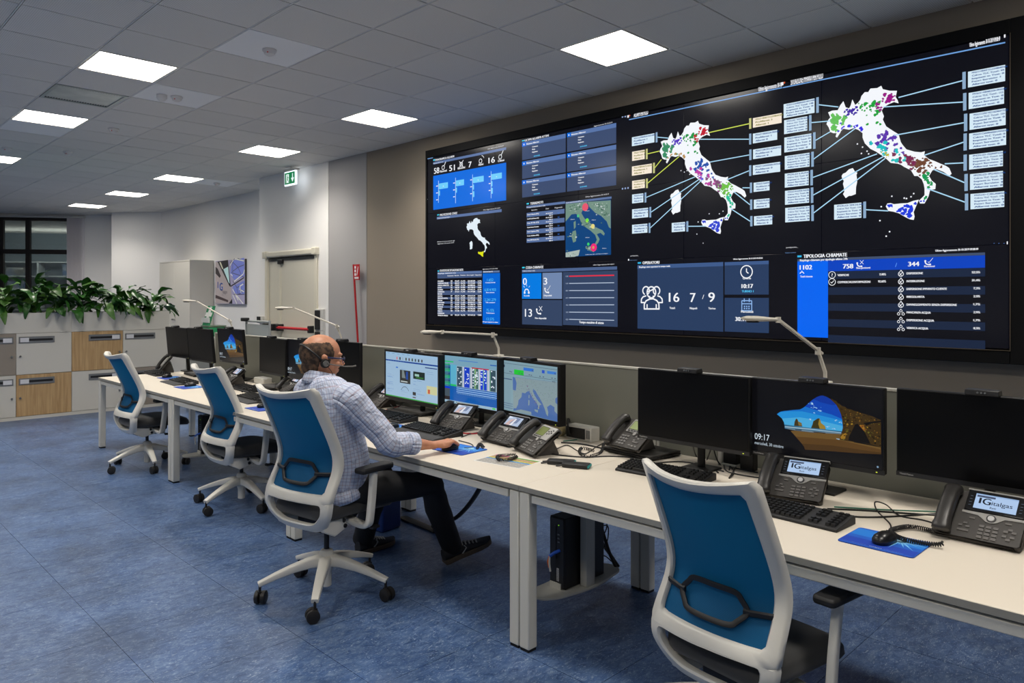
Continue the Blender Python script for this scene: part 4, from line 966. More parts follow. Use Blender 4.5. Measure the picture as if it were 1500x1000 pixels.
def polyround(pts, r, n=5):
    out = []; k = len(pts)
    for i in range(k):
        a, p, c_ = Vector(pts[i-1]), Vector(pts[i]), Vector(pts[(i+1) % k]); rr = r[i] if isinstance(r, (list, tuple)) else r
        d1 = (a-p).normalized(); d2 = (c_-p).normalized(); rr = min(rr, (a-p).length*.49, (c_-p).length*.49)
        q0, q1 = p+d1*rr, p+d2*rr
        for j in range(n+1): t_ = j/n; out.append(q0*(1-t_)**2+p*2*t_*(1-t_)+q1*t_*t_)
    return out
def ringplate(mb, outer, inner, x0, x1, n=72, chamfer=.008):
    """plate with a hole, lofted as nested loops with chamfered rims; loops are (y,z)"""
    def al(poly):
        P_ = loopsamp([tuple(p) for p in poly], n); c_ = Vector((0, (min(p.y for p in P_)+max(p.y for p in P_))/2))
        k = min(range(n), key=lambda i: math.atan2(P_[i].y-c_.y, P_[i].x) % 6.2832); return P_[k:]+P_[:k]
    O, I = al(outer), al(inner)
    if sum(O[i].cross(O[(i+1) % n]) if hasattr(O[i], 'cross') and len(O[i]) == 2 else 0 for i in range(n)) < 0: O = [O[0]]+O[:0:-1]
    if sum(I[i].x*I[(i+1) % n].y-I[i].y*I[(i+1) % n].x for i in range(n)) < 0: I = [I[0]]+I[:0:-1]
    rows = []
    for (a, x) in ((0, x0+chamfer), (chamfer, x0), (-chamfer, x0), (0, x0+chamfer), (0, x1-chamfer), (-chamfer, x1), (chamfer, x1), (0, x1-chamfer)):
        pass
    def mixp(o, i, d): v = (i-o); L = v.length or 1; return o+v*(min(.45, d/L))
    R_ = [[(x0+chamfer, O[k]) for k in range(n)], [(x0, mixp(O[k], I[k], chamfer)) for k in range(n)], [(x0, mixp(I[k], O[k], chamfer)) for k in range(n)], [(x0+chamfer, I[k]) for k in range(n)],
          [(x1-chamfer, I[k]) for k in range(n)], [(x1, mixp(I[k], O[k], chamfer)) for k in range(n)], [(x1, mixp(O[k], I[k], chamfer)) for k in range(n)], [(x1-chamfer, O[k]) for k in range(n)]]
    vs = [(x, p.x, p.y) for r_ in R_ for x, p in r_]; m = len(R_)
    fs = [(i*n+k, i*n+(k+1) % n, ((i+1) % m)*n+(k+1) % n, ((i+1) % m)*n+k) for i in range(m) for k in range(n)]
    mb.add(vs, fs)
def make_chair(label, loc, rz, dz=0, base_rot=0, seat_rot=0, group=None, arm=0):
    """dz lifts seat and back (gas spring)"""
    t = empty('office_chair', loc, rz, label, 'chair', group)
    up = empty('tmp')
    bpy.data.objects.remove(up)
    # back frame
    m_ = MB()
    outer = polyround([(-.224, 1.145), (-.237, .80), (-.247, .60), (-.247, .553), (.247, .553), (.247, .60), (.237, .80), (.224, 1.145), (.12, 1.124), (0, 1.116), (-.12, 1.124)], [.014, .1, .1, .004, .004, .1, .1, .014, .05, .1, .05])
    inner = polyround([(-.186, 1.096), (-.199, .80), (-.203, .60), (.203, .60), (.199, .80), (.186, 1.096), (.1, 1.086), (0, 1.080), (-.1, 1.086)], [.010, .1, .014, .014, .1, .010, .05, .1, .05])
    ringplate(m_, outer, inner, -.018, .022)
    outer = polyround([(-.2475, .562), (-.242, .50), (-.165, .398), (.165, .398), (.242, .50), (.2475, .562)], [.004, .07, .09, .09, .07, .004])
    inner = polyround([(-.198, .552), (-.194, .50), (-.13, .440), (.13, .440), (.194, .50), (.198, .552)], [.02, .05, .06, .06, .05, .02])
    ringplate(m_, outer, inner, -.018, .024)
    m_ = bend(m_)
    M_ = Matrix.Translation((0, 0, dz)); m_.v = [(p[0], p[1], p[2]+dz) for p in m_.v]
    m_.build('back_frame', M_CW, t, angle=50)
    # mesh
    g_ = MB(); nu, nv = 15, 22
    def P(i, j): z = .597+(1.10-.597)*j/(nv-1); wd = .189+.015*min(1, (1.10-z)/.25); y = -wd+2*wd*i/(nu-1); z -= (.014*(1-(y/wd)**2) if j == nv-1 else 0); return (backX(y, z)+.004, y, z+dz)
    g_.grid(P, nu, nv); g_.build('back_mesh', M_MESH, t)
    # lumbar loop
    hexa = catmull([(0, y, z) for y, z in ((-.128, .692), (-.105, .722), (-.08, .742), (0, .745), (.08, .742), (.105, .722), (.128, .692), (.105, .662), (.08, .645), (0, .642), (-.08, .645), (-.105, .662))], 4, True)
    g_ = MB(); on = lambda p, e=-.012: Vector((backX(p[1], p[2])+e, p[1], p[2]+dz))
    g_.tube([on(p) for p in hexa], .0105, 6, closed=True, r2=.005, up=(1, 0, 0))
    for s in (-1, 1): g_.tube([on(p) for p in catmull([(0, s*.115, .692), (0, s*.14, .692), (0, s*.17, .694), (0, s*.206, .696)], 4)], .006, 6, r2=.011, up=(0, 0, 1))
    g_.build('lumbar_support', PL_DARK, t)
    # seat cushion
    g_ = MB(); sec = [(0, .85), (.012, .96), (.03, 1), (.055, .99), (.072, .94), (.080, .80), (.083, .4)]
    pl2 = polyround([(-.215, -.20), (-.20, .205), (.26, .24), (.335, .14), (.335, -.14), (.26, -.24), (-.20, -.205)], [.06, .06, .08, .1, .1, .08, .06]); P_ = loopsamp([(p.x, p.y) for p in pl2], 48)
    vs = []
    for h, k in sec:
        for p in P_:
            sag = -.018*max(0, (p.x*k-.12)/.15)**2*1.3
            vs.append((p.x*k+.005, p.y*k, .455+h+sag+dz))
    n = 48; fs = [(i*n+j, i*n+(j+1) % n, (i+1)*n+(j+1) % n, (i+1)*n+j) for i in range(len(sec)-1) for j in range(n)]+[tuple(range(n))[::-1], tuple(range((len(sec)-1)*n, len(sec)*n))]
    g_.add(vs, fs); st = g_.build('seat', M_SEAT, t, angle=60)
    MB().box((-.20, -.06, .495+dz), (.004, .03, .012)).build('seat_label', mat('label_grey', (120, 120, 118), .6), st)
    # mechanism
    g_ = MB()
    g_.prism([(-.12, .37), (.10, .37), (.15, .41), (.15, .455), (-.12, .455)], -.09, .09, 'y'); g_.v = [(p[0], p[1], p[2]+dz) for p in g_.v]; g_.build('mechanism', PL_DARK, t, bevel=.008)
    for s in (-1, 1):
        g_ = MB(); g_.prism([(-.175, .405), (-.10, .365), (.02, .385), (.05, .415), (.0, .44), (-.12, .455), (-.185, .47)], s*.135, s*.165, 'y')
        g_.v = [(p[0], p[1]*(1+(-.1 if p[0] > -.1 else .08)), p[2]+dz) for p in g_.v]; sp = g_.build('side_bracket', M_CW, t, bevel=.006)
        for x, z in ((-.02, .40), (-.03, .43)): MB().cyl((x, s*.10, z+dz), (x, s*.168, z+dz), .011, n=12).build('bolt', PL_DARK, sp)
    g_ = MB(); g_.tube([(.05, -.1, .405+dz), (.06, -.2, .395+dz), (.07, -.27, .392+dz)], .006, 8); g_.box((.075, -.28, .39+dz), (.05, .03, .014)); g_.build('lever', PL_DARK, t, bevel=.003)
    # armrests
    for s in (-1, 1):
        g_ = MB(); path = catmull([(.02, s*.13, .425), (.02, s*.22, .412), (.02, s*.268, .410), (.021, s*.288, .418), (.023, s*.297, .437), (.028, s*.299, .48), (.040, s*.300, .58), (.050+arm*.6, s*.300, .70+arm)], 4)
        g_.tube([(p.x, p.y, p.z+dz) for p in path], [.030-.008*min(1, i/18) for i in range(len(path))], 12, r2=[.014]*len(path), up=(0, 0, 1), sq=.4)
        br = g_.build('armrest', M_CW, t, angle=50)
        g_ = MB(); g_.prism([(q.x, q.y) for q in polyround([(-.095, -.038), (-.095, .038), (.12, .046), (.145, 0), (.12, -.046)], [.02, .02, .03, .03, .03])], 0, .028)
        g_.v = [(p[0]+.045+arm*.9, p[1]+s*.292, p[2]+.688+arm+dz) for p in g_.v]; g_.build('arm_pad', PL_SOFT, br, bevel=.009)
    # gas lift and base
    MB().cyl((0, 0, .2), (0, 0, .38+dz), .014, n=16).build('gas_lift', PL_DARK, t)
    g_ = MB(); g_.lathe([(.02, .045), (.026, .05), (.026, .12), (.034, .14), (.036, .225), (.030, .24), (.018, .245)], 20)
    g_.build('hub', M_CW, t)
    for k in range(5):
        a = base_rot-rz+R(72*k); q = Matrix.Rotation(a, 4, 'Z')
        g_ = MB(); path = [Vector(p) for p in ((.02, 0, .185), (.09, 0, .180), (.18, 0, .160), (.26, 0, .135), (.345, 0, .104))]
        g_.tube(path, [.034, .029, .025, .022, .018], 12, r2=[.030, .025, .019, .015, .012], up=(0, 0, 1), sq=.35); g_.v = [tuple((q @ Vector(p)).xyz) for p in g_.v]
        g_.build('base_leg', M_CW, t, angle=50)
        w_ = MB(); cp = q @ Vector((.338, 0, .034)); sw = a+R(60+47*k); ax = Vector((math.cos(sw), math.sin(sw), 0)); off = Vector((-ax.y, ax.x, 0))*.012
        for s in (-1, 1):
            c0 = cp+off+ax*(s*.0165)
            w_.tube([c0-ax*.0115, c0-ax*.009, c0+ax*.009, c0+ax*.0115], [.028, .033, .033, .028], 20)
        w_.box((cp.x+off.x*.3, cp.y+off.y*.3, .045), (.022, .022, .045)); w_.cyl((cp.x, cp.y, .05), (cp.x, cp.y, .105), .007)
        w_.build('caster', mat('caster_black', (30, 28, 27), .5), t)
    return t
CG = 'swivel chairs along the desk row'
make_chair('nearest teal mesh-back office chair with white frame, empty, in front of the right desk', (2.37, 1.235, 0), R(-6), dz=-.11, arm=.035, base_rot=R(20), group=CG)
make_chair('teal mesh-back office chair with white frame in which the man sits', (2.06, 3.475, 0), R(11), dz=0, base_rot=R(14), group=CG)
make_chair('empty teal mesh-back chair directly behind the seated man, second from the lockers', (2.49, 5.44, 0), R(2), dz=-.055, base_rot=R(-160), group=CG)
make_chair('farthest empty teal mesh-back chair, closest to the lockers', (2.41, 7.25, 0), R(2), dz=-.055, base_rot=R(-170), group=CG)

# ---------------- lockers with planters
LYF = 11.147
MW = mat('locker_white', (214, 210, 200), .5); MT = mat('locker_taupe', (150, 140, 128), .5)
def wood():
    m = bpy.data.materials.new('oak_veneer'); m.use_nodes = True; nt = m.node_tree; b = nt.nodes['Principled BSDF']
    g = nt.nodes.new('ShaderNodeTexCoord'); mp = nt.nodes.new('ShaderNodeMapping'); mp.inputs['Scale'].default_value = (26, 26, 1.6); nt.links.new(g.outputs['Object'], mp.inputs[0])
    n = nt.nodes.new('ShaderNodeTexNoise'); n.inputs['Scale'].default_value = 1.6; n.inputs['Detail'].default_value = 6; n.inputs['Distortion'].default_value = .4; nt.links.new(mp.outputs[0], n.inputs['Vector'])
    r_ = nt.nodes.new('ShaderNodeValToRGB'); r_.color_ramp.elements[0].position = .3; r_.color_ramp.elements[0].color = rgb((176, 140, 94)); r_.color_ramp.elements[1].position = .7; r_.color_ramp.elements[1].color = rgb((206, 172, 124))
    nt.links.new(n.outputs['Fac'], r_.inputs[0]); nt.links.new(r_.outputs[0], b.inputs['Base Color']); b.inputs['Roughness'].default_value = .5; return m
MO = wood(); M_SLOT = mat('locker_slot_grey', (120, 122, 124), .4)
colx = [1.487, 2.119, 2.749, 3.384, 4.016]
fin = [(MT, MW, 'r'), (MW, MO, 'l'), (MO, MW, 'r'), (MW, MT, 'l')]
ll = ['locker pair with taupe door over a white one, at the left photo edge', 'locker pair with white door over an oak door', 'locker pair with oak door over a white one', 'locker pair with white door over a taupe one, beside the black monitors']
for k in range(4):
    x0, x1 = colx[k], colx[k+1]; t = empty('locker_unit', ((x0+x1)/2, LYF, 0), 0, ll[k], 'locker', 'lockers under the planters'); h = (x1-x0)/2
    MB().span((-h, .02, .03), (h, .46, 1.118)).build('body', MW, t, smooth=False)
    MB().span((-h, .004, 0), (h, .45, .042)).build('plinth', MW, t, smooth=False)
    MB().span((-h, -.002, 1.118), (h, .46, 1.128)).build('top_panel', MW, t, smooth=False)
    for r_, (z0, z1) in enumerate(((.585, 1.114), (.046, .578))):
        dm = fin[k][r_]; sd = fin[k][2]; dname = ('taupe door', 'oak door', 'white door')[0 if dm is MT else 1 if dm is MO else 2]
        d = MB().span((-h+.003, 0, z0), (h-.003, .019, z1)).build('door', dm, t, bevel=.0015); d['label'] = dname
        s = 1 if sd == 'r' else -1
        a, b_ = (h-.43, h-.03) if sd == 'r' else (-h+.03, -h+.43)
        zc = z1-.085; w_ = MB().span((a, -.008, zc-.042), (b_, .002, zc+.042)).build('letter_slot', M_SLOT, d, bevel=.002)
        sa, sb = (a+.02, a+.29) if sd == 'r' else (b_-.29, b_-.02)
        MB().span((sa, -.0095, zc-.014), (sb, -.0015, zc+.014)).build('slot_opening', PL_DARK, d)
        la, lb_ = (b_-.11, b_-.015) if sd == 'r' else (a+.015, a+.11)
        MB().span((la, -.011, zc-.027), (lb_, -.004, zc+.027)).build('name_card', mat('card_white', (225, 225, 228), .5), d)
        xk = h-.045 if sd == 'r' else -h+.045
        kn = MB(); kn.cyl((xk, 0, z1-.295), (xk, -.018, z1-.295), .012, n=14); kn.build('lock', METAL, d)
        if sd == 'r': kb = MB(); kb.box((xk, -.022, z1-.30), (.004, .012, .03)); kb.build('key', METAL, d)
M_LEAFS = [mat('leaf_green_1', (48, 102, 32), .38, noise=(9, .8, (30, 74, 24))), mat('leaf_green_2', (30, 76, 26), .35, noise=(9, .8, (54, 104, 34))), mat('leaf_green_3', (74, 116, 40), .42, noise=(7, .8, (40, 86, 28)))]
M_STEM = mat('leaf_stem', (70, 120, 50), .5)
M_SOIL = mat('potting_soil', (34, 28, 22), .9, noise=(30, 1, (60, 50, 40)))
pb_ = [1.484, 2.749, 4.016]
for k in range(2):
    t = empty('planter_box', ((pb_[k]+pb_[k+1])/2, LYF, 1.128), 0, ('white planter box above the left lockers', 'white planter box above the right lockers, ending at the tall cabinet')[k], 'planter', 'planter boxes on the lockers')
    h = (pb_[k+1]-pb_[k])/2-.001; T_ = .015; m_ = MB()
    m_.span((-h, 0, 0), (h, T_, .25)); m_.span((-h, .43, 0), (h, .445, .25)); m_.span((-h, T_, 0), (-h+T_, .43, .25)); m_.span((h-T_, T_, 0), (h, .43, .25)); m_.span((-h+T_, T_, 0), (h-T_, .43, .02))
    m_.build('box', MW, t, bevel=.001)
    g_ = MB(); g_.grid(lambda i, j: (-h+T_+(2*h-2*T_)*i/20, T_+(.43-T_)*j/6, .21+.008*math.sin(i*2.1+j)), 21, 7); g_.build('soil', M_SOIL, t)
def leaf_mesh(L, Wd, droop, fold, seed):
    """a pointed elliptical leaf starting at the origin along +x, drooping"""
    g_ = MB(); nu = 10; r_ = random.Random(seed); tw = r_.uniform(-.5, .5)
    def P(i, j):
        s = i/(nu-1); wd = Wd*math.sin(math.pi*min(1, s*.93+.02))**.75*(1-.35*s); a = droop*s*s
        x = L*(s-.25*droop*s*s*.6); z = -L*.5*droop*s*s+L*.12*math.sin(math.pi*s); y = wd*(j-2)/2*.5
        zz = z+fold*abs(j-2)/2*wd*.5+.006*math.sin(s*14+j)*(1 if j in (0, 4) else 0)
        c_, s2 = math.cos(tw*s), math.sin(tw*s)
        return (x, y*c_-0*s2, zz+y*s2)
    g_.grid(P, nu, 5); me_o = g_.build('leaf', M_LEAFS[seed % 3], None, recalc=False); me = me_o.data; bpy.data.objects.remove(me_o)
    return me
LEAVES = [leaf_mesh(*a, i) for i, a in enumerate(((.23, .125, .35, .3), (.20, .11, .6, .4), (.24, .115, .9, .3), (.19, .12, .15, .2), (.22, .10, 1.2, .5), (.21, .135, .5, .15)))]
rp = random.Random(21)
def lily(x, y, label, n=38, spread=.3, hmax=.38):
    t = empty('leafy_plant', (x, y, 1.335), 0, label, 'plant', 'green leafy plants in the planter boxes')
    sm = MB(); sm.lathe([(.03, -.01), (.024, .02), (.012, .05)], 10)
    for k in range(n):
        az = 6.283*k*.382+rp.uniform(-.4, .4); el = rp.uniform(.15, 1.25); reach = rp.uniform(.45, 1)*spread*(1.15-.45*el)
        hh = rp.uniform(.45, 1)*hmax*(.25+.75*el/1.25)
        q = Vector((math.cos(az)*reach, math.sin(az)*reach*.7, hh)); p1 = Vector((math.cos(az)*reach*.35, math.sin(az)*reach*.25, hh*.75))
        sm.tube(catmull([(0, 0, 0), p1, q], 3), .0028, 4, caps=False)
        l = bpy.data.objects.new('leaf', LEAVES[rp.randrange(6)]); COL.objects.link(l); l.parent = t; l.location = q
        tilt = -.05-.6*(1-el/1.25)+rp.uniform(-.25, .35)+(.7*el/1.25)
        l.rotation_euler = (rp.uniform(-.5, .5), -tilt, az+rp.uniform(-.5, .5)); s = rp.uniform(.8, 1.3); l.scale = (s, s, s)
    sm.build('stems', M_STEM, t)
pos = [1.72, 2.03, 2.35, 2.62, 2.93, 3.22, 3.50, 3.79]
lbl = ['leafy plant at the left photo edge in the planter', 'tall leafy plant in the left planter in front of the window mullion', 'leafy plant in the left planter before the window panes', 'leafy plant at the joint of the two planters', 'leafy plant at the start of the right planter', 'leafy plant in the middle of the right planter', 'leafy plant with a high upright leaf in the right planter', 'rightmost leafy plant arching over the planter end']
for k, x in enumerate(pos): lily(x, LYF+.2+rp.uniform(-.06, .06), lbl[k], 40, .27, (.46, .46, .44, .44, .40, .44, .46, .30)[k])
# tall cabinet
t = empty('tall_cabinet', (5.35, 14.62, 0), 0, 'tall pale storage cabinet against the left wall behind the planter', 'cabinet')
MB().span((.02, -.77, 0), (.44, .77, 2.25)).build('body', MW, t, smooth=False)
MB().span((0, -.775, 2.25), (.445, .775, 2.275)).build('top_panel', MW, t, bevel=.002)
for s in (-1, 1):
    d = MB().span((0, min(s*.002, s*.768), .08), (.019, max(s*.002, s*.768), 2.245)).build('door', MW, t, bevel=.002)
    MB().cyl((0, s*.05 if s < 0 else s*.05, 1.15), (-.03, s*.05, 1.15), .015, n=12).build('lock', METAL, d)
# ================================================================== MONITORS
M_MB = mat('monitor_black', (15, 15, 16), .45, spec=.35); M_SCR = mat('dark_screen', (7, 7, 8), .3, spec=.2)
def q2(tl, tr, bl, br):
    """crop point -> fraction of the screen, from its four corners"""
    def f(x, y):
        u = (x-(tl[0]+bl[0])/2)/((tr[0]+br[0])/2-(tl[0]+bl[0])/2)
        yt = tl[1]+(tr[1]-tl[1])*u; yb = bl[1]+(br[1]-bl[1])*u
        return u, (yb-y)/(yb-yt)
    return f
def shapes(c, W_, H_, f, items):
    S_ = lambda x, y: (lambda q: (min(1, max(0, q[0]))*W_, min(1, max(0, q[1]))*H_))(f(x, y))
    for it in items:
        k = it[0]
        if k == 'P': a = it[1]; c.poly([S_(a[i], a[i+1]) for i in range(0, len(a), 2)], it[2], it[3] if len(it) > 3 else 2)
        elif k == 'R':
            x0, y0, x1, y1 = it[1]; a = S_(x0, y0); b_ = S_(x0, y1); d = S_(x1, y0 if len(it) < 5 else it[4]); c.rect(a[0], b_[1], d[0], a[1], it[2], it[3] if len(it) > 3 else 2)
        elif k == 'L': a = it[1]; c.line(S_(a[0], a[1]), S_(a[2], a[3]), it[4] if len(it) > 4 else .002, it[2], it[3])
        elif k == 'T':
            a = it[2]; p = S_(a[0], a[1]); q = S_(a[2], a[3]); c.text(it[1], p[0], p[1], it[4], it[3], 6, width=q[0]-p[0], bold=.0006)
def content_lock(c, W_, H_):
    f = q2((115, -45), (1340, 48), (110, 618), (1345, 808)); r_ = random.Random(9)
    c.rect(0, 0, W_, H_, (9, 9, 12), 1)
    pairs = lambda a: [(a[i], a[i+1]) for i in range(0, len(a), 2)]
    flat = lambda pts: [v for q in pts for v in q]
    edge = [(372, 290), (390, 276), (410, 266), (440, 260), (470, 257), (530, 250), (600, 245), (630, 230), (650, 216), (680, 188), (700, 170), (730, 146), (765, 124), (795, 113), (815, 111), (850, 122), (885, 142), (915, 168), (940, 196), (958, 226), (972, 256), (984, 290), (992, 330), (998, 370), (1000, 410), (996, 446)]
    low = [(450, 394), (446, 372), (438, 350), (424, 330), (398, 308)]
    shapes(c, W_, H_, f, [('P', flat(edge+low), (20, 108, 196), 2),
        ('P', flat([p for p in edge if p[0] >= 650 and p[1] <= 330]+[(900, 290), (800, 262), (720, 240)]), (12, 66, 172), 3),
        ('P', flat([p for p in edge if p[0] >= 730 and p[1] <= 200]+[(900, 200), (800, 175)]), (10, 50, 150), 4),
        ('P', (376, 290, 412, 268, 500, 262, 620, 262, 800, 300, 994, 345, 998, 400, 996, 446, 450, 394, 444, 365, 424, 330), (34, 138, 208), 3),
        ('P', (424, 330, 600, 318, 800, 350, 998, 395, 996, 446, 450, 394, 444, 365), (70, 164, 214), 4),
        ('P', (450, 385, 560, 400, 720, 420, 990, 448, 985, 472, 850, 466, 700, 458, 560, 442, 452, 424), (52, 104, 136), 5), ('P', (452, 402, 700, 424, 985, 456, 985, 463, 700, 434, 454, 412), (150, 176, 190), 6), ('P', (455, 418, 700, 444, 985, 466, 985, 472, 700, 456, 500, 432), (110, 126, 136), 6),
        ('P', (545, 398, 550, 360, 560, 338, 566, 330, 578, 336, 586, 356, 606, 366, 618, 372, 624, 405), (62, 52, 26), 7), ('P', (578, 340, 586, 356, 606, 366, 618, 372, 622, 398, 590, 396), (120, 102, 56), 8), ('P', (552, 430, 622, 436, 616, 444, 560, 438), (40, 40, 40), 8),
        ('P', (708, 418, 722, 384, 730, 352, 752, 340, 768, 328, 786, 326, 796, 344, 802, 370, 820, 384, 838, 398, 846, 430), (58, 52, 18), 7), ('P', (786, 330, 796, 344, 802, 370, 838, 398, 844, 428, 790, 424, 776, 380), (150, 122, 42), 8), ('P', (716, 448, 846, 462, 836, 470, 740, 458), (44, 40, 34), 8),
        ('P', (510, 446, 560, 443, 700, 459, 985, 473, 980, 500, 1100, 548, 1325, 590, 1328, 655, 1100, 648, 850, 632, 650, 622, 642, 596, 620, 566, 588, 528, 550, 488), (104, 78, 38), 4),
        ('P', (560, 500, 700, 508, 980, 530, 1328, 610, 1328, 655, 1100, 648, 850, 632, 650, 622, 642, 596, 620, 566), (86, 60, 26), 5), ('P', (620, 566, 900, 580, 1328, 640, 1328, 655, 1100, 648, 850, 632, 650, 622, 642, 596), (70, 48, 20), 6), ('P', (940, 512, 972, 518, 970, 526, 945, 520), (150, 180, 200), 7)])
    for cx, cy, n, sx, sy in ((715, 190, 14, 22, 14), (745, 225, 12, 26, 10), (790, 255, 8, 22, 7), (700, 335, 6, 16, 5), (735, 272, 4, 8, 5), (945, 345, 5, 14, 5), (980, 360, 7, 8, 14), (865, 408, 8, 22, 8), (920, 424, 6, 20, 5)):
        for k in range(n):
            x = cx+r_.gauss(0, sx*.6); y = cy+r_.gauss(0, sy*.6); s_ = r_.uniform(4, 9)
            if inside((x, y), edge+low): shapes(c, W_, H_, f, [('P', (x-s_, y, x-s_*.3, y-s_*.6, x+s_*.7, y-s_*.4, x+s_, y+s_*.3, x, y+s_*.5), ((96, 160, 214), (140, 186, 224), (176, 208, 232))[k % 3], 6)])
    cave = [(885, 142), (905, 140), (922, 156), (940, 158), (952, 178), (975, 190), (990, 206), (1020, 214), (1036, 232), (1070, 236), (1100, 252), (1130, 256), (1160, 270), (1196, 280), (1226, 290), (1260, 300), (1290, 318), (1326, 332), (1328, 590), (1290, 578), (1240, 565), (1180, 552), (1120, 545), (1040, 538), (975, 524), (976, 496), (986, 468), (1000, 410), (994, 340), (984, 290), (968, 248), (940, 196)]
    hole = [(1108, 378), (1130, 372), (1160, 408), (1185, 440), (1210, 492), (1240, 560), (1190, 552), (1120, 545), (1050, 530), (1054, 496), (1080, 440)]
    gash = [(1180, 362), (1250, 350), (1328, 338), (1328, 352), (1250, 366), (1205, 388)]
    shapes(c, W_, H_, f, [('P', flat(cave), (58, 42, 14), 5), ('P', flat(hole), (12, 9, 8), 8), ('P', flat(gash), (12, 9, 8), 9), ('P', (1000, 470, 1030, 460, 1020, 515, 985, 518, 978, 500), (150, 110, 30), 7), ('P', (1120, 390, 1180, 380, 1200, 432, 1180, 444, 1150, 420), (134, 80, 24), 7)])
    cols = ((104, 74, 22), (38, 26, 10), (84, 70, 22), (132, 96, 30), (24, 18, 8), (70, 48, 16), (150, 118, 36), (96, 92, 28), (46, 34, 14))
    for k in range(420):
        x = r_.uniform(890, 1326); y = r_.uniform(145, 585)
        if not inside((x, y), cave) or inside((x, y), hole) or inside((x, y), gash): continue
        s_ = r_.uniform(4, 15); dark = y < 235+(x-985)*.34+18
        a_ = r_.uniform(0, 3.1); P_ = [(x+s_*r_.uniform(.5, 1)*math.cos(a_+q*1.26), y+s_*r_.uniform(.4, .9)*math.sin(a_+q*1.26)) for q in range(5)]
        if all(inside(p, cave) and not inside(p, hole) for p in P_): shapes(c, W_, H_, f, [('P', flat(P_), r_.choice(cols) if not dark else r_.choice(cols[:5]+((30, 22, 10),)), 7+(k % 2))])
    c.text('09:17', W_*.025, H_*.155, H_*.085, (200, 212, 222), 6, width=W_*.125); c.text('mercoledì, 30 ottobre', W_*.025, H_*.085, H_*.042, (190, 204, 216), 6, width=W_*.24)
    c.disc((W_*.965, H_*.035), .004, (120, 150, 180), 4)
def content_web(c, W_, H_):
    f = q2((118, 145), (828, 205), (130, 760), (832, 870)); B = (152, 182, 208)
    c.rect(0, 0, W_, H_, B, 1)
    c.rect(0, H_*.795, W_, H_*.825, (20, 60, 140), 3); c.rect(W_*.77, H_*.735, W_*.985, H_*.755, (24, 56, 120), 3); c.rect(0, H_*.94, W_, H_, (150, 184, 214), 2); c.rect(0, 0, W_, H_*.022, (40, 150, 50), 3)
    for k in range(9):
        x = W_*(.22+.06*k); c.rect(x, H_*.845, x+W_*(.024 if k != 2 else .014), H_*.905, ((206, 120, 130), (40, 44, 50), (150, 160, 170), (70, 70, 50), (80, 60, 70), (64, 74, 50), (60, 70, 80), (40, 44, 48), (70, 64, 60))[k], 3)
    for k in range(7): c.rect(W_*(.05+.05*k), H_*.802, W_*(.07+.05*k), H_*.818, (70, 110, 170), 4)
    c.rect(W_*.29, H_*.335, W_*.495, H_*.625, (44, 46, 46), 3); c.poly([(W_*.33, H_*.62), (W_*.37, H_*.62), (W_*.40, H_*.45), (W_*.33, H_*.45)], (116, 128, 130), 4); c.rect(W_*.41, H_*.43, W_*.45, H_*.6, (30, 70, 150), 4); c.rect(W_*.31, H_*.36, W_*.44, H_*.385, (180, 190, 190), 4)
    c.rect(W_*.55, H_*.47, W_*.765, H_*.63, (26, 40, 36), 3); c.rect(W_*.58, H_*.53, W_*.66, H_*.58, (150, 190, 180), 4); c.rect(W_*.6, H_*.49, W_*.74, H_*.52, (50, 110, 50), 4)
    c.rect(W_*.8, H_*.19, W_*.985, H_*.365, (196, 196, 150), 3); c.rect(W_*.82, H_*.2, W_*.86, H_*.29, (190, 90, 60), 4)
    c.rect(W_*.54, H_*.11, W_*.60, H_*.18, (50, 46, 44), 3); c.rect(W_*.54, H_*.05, W_*.60, H_*.075, (90, 80, 80), 3); c.rect(W_*.21, H_*.655, W_*.25, H_*.68, (30, 100, 200), 3)
    c.ring((W_*.39, H_*.07), W_*.09, .0035, (50, 60, 70), 4, 12, 35, 145)
    r_ = random.Random(4)
    for k in range(46): x = r_.choice((.03, .03, .31, .55, .62, .8))*W_; y = r_.uniform(.08, .74)*H_; c.rect(x, y, x+W_*r_.uniform(.04, .14), y+.0018, r_.choice(((120, 150, 190), (90, 130, 190), (140, 160, 190))), 2)
    for k in range(5): c.rect(W_*(.03+.1*k), H_*.965, W_*(.08+.1*k), H_*.975, (110, 140, 170), 3)
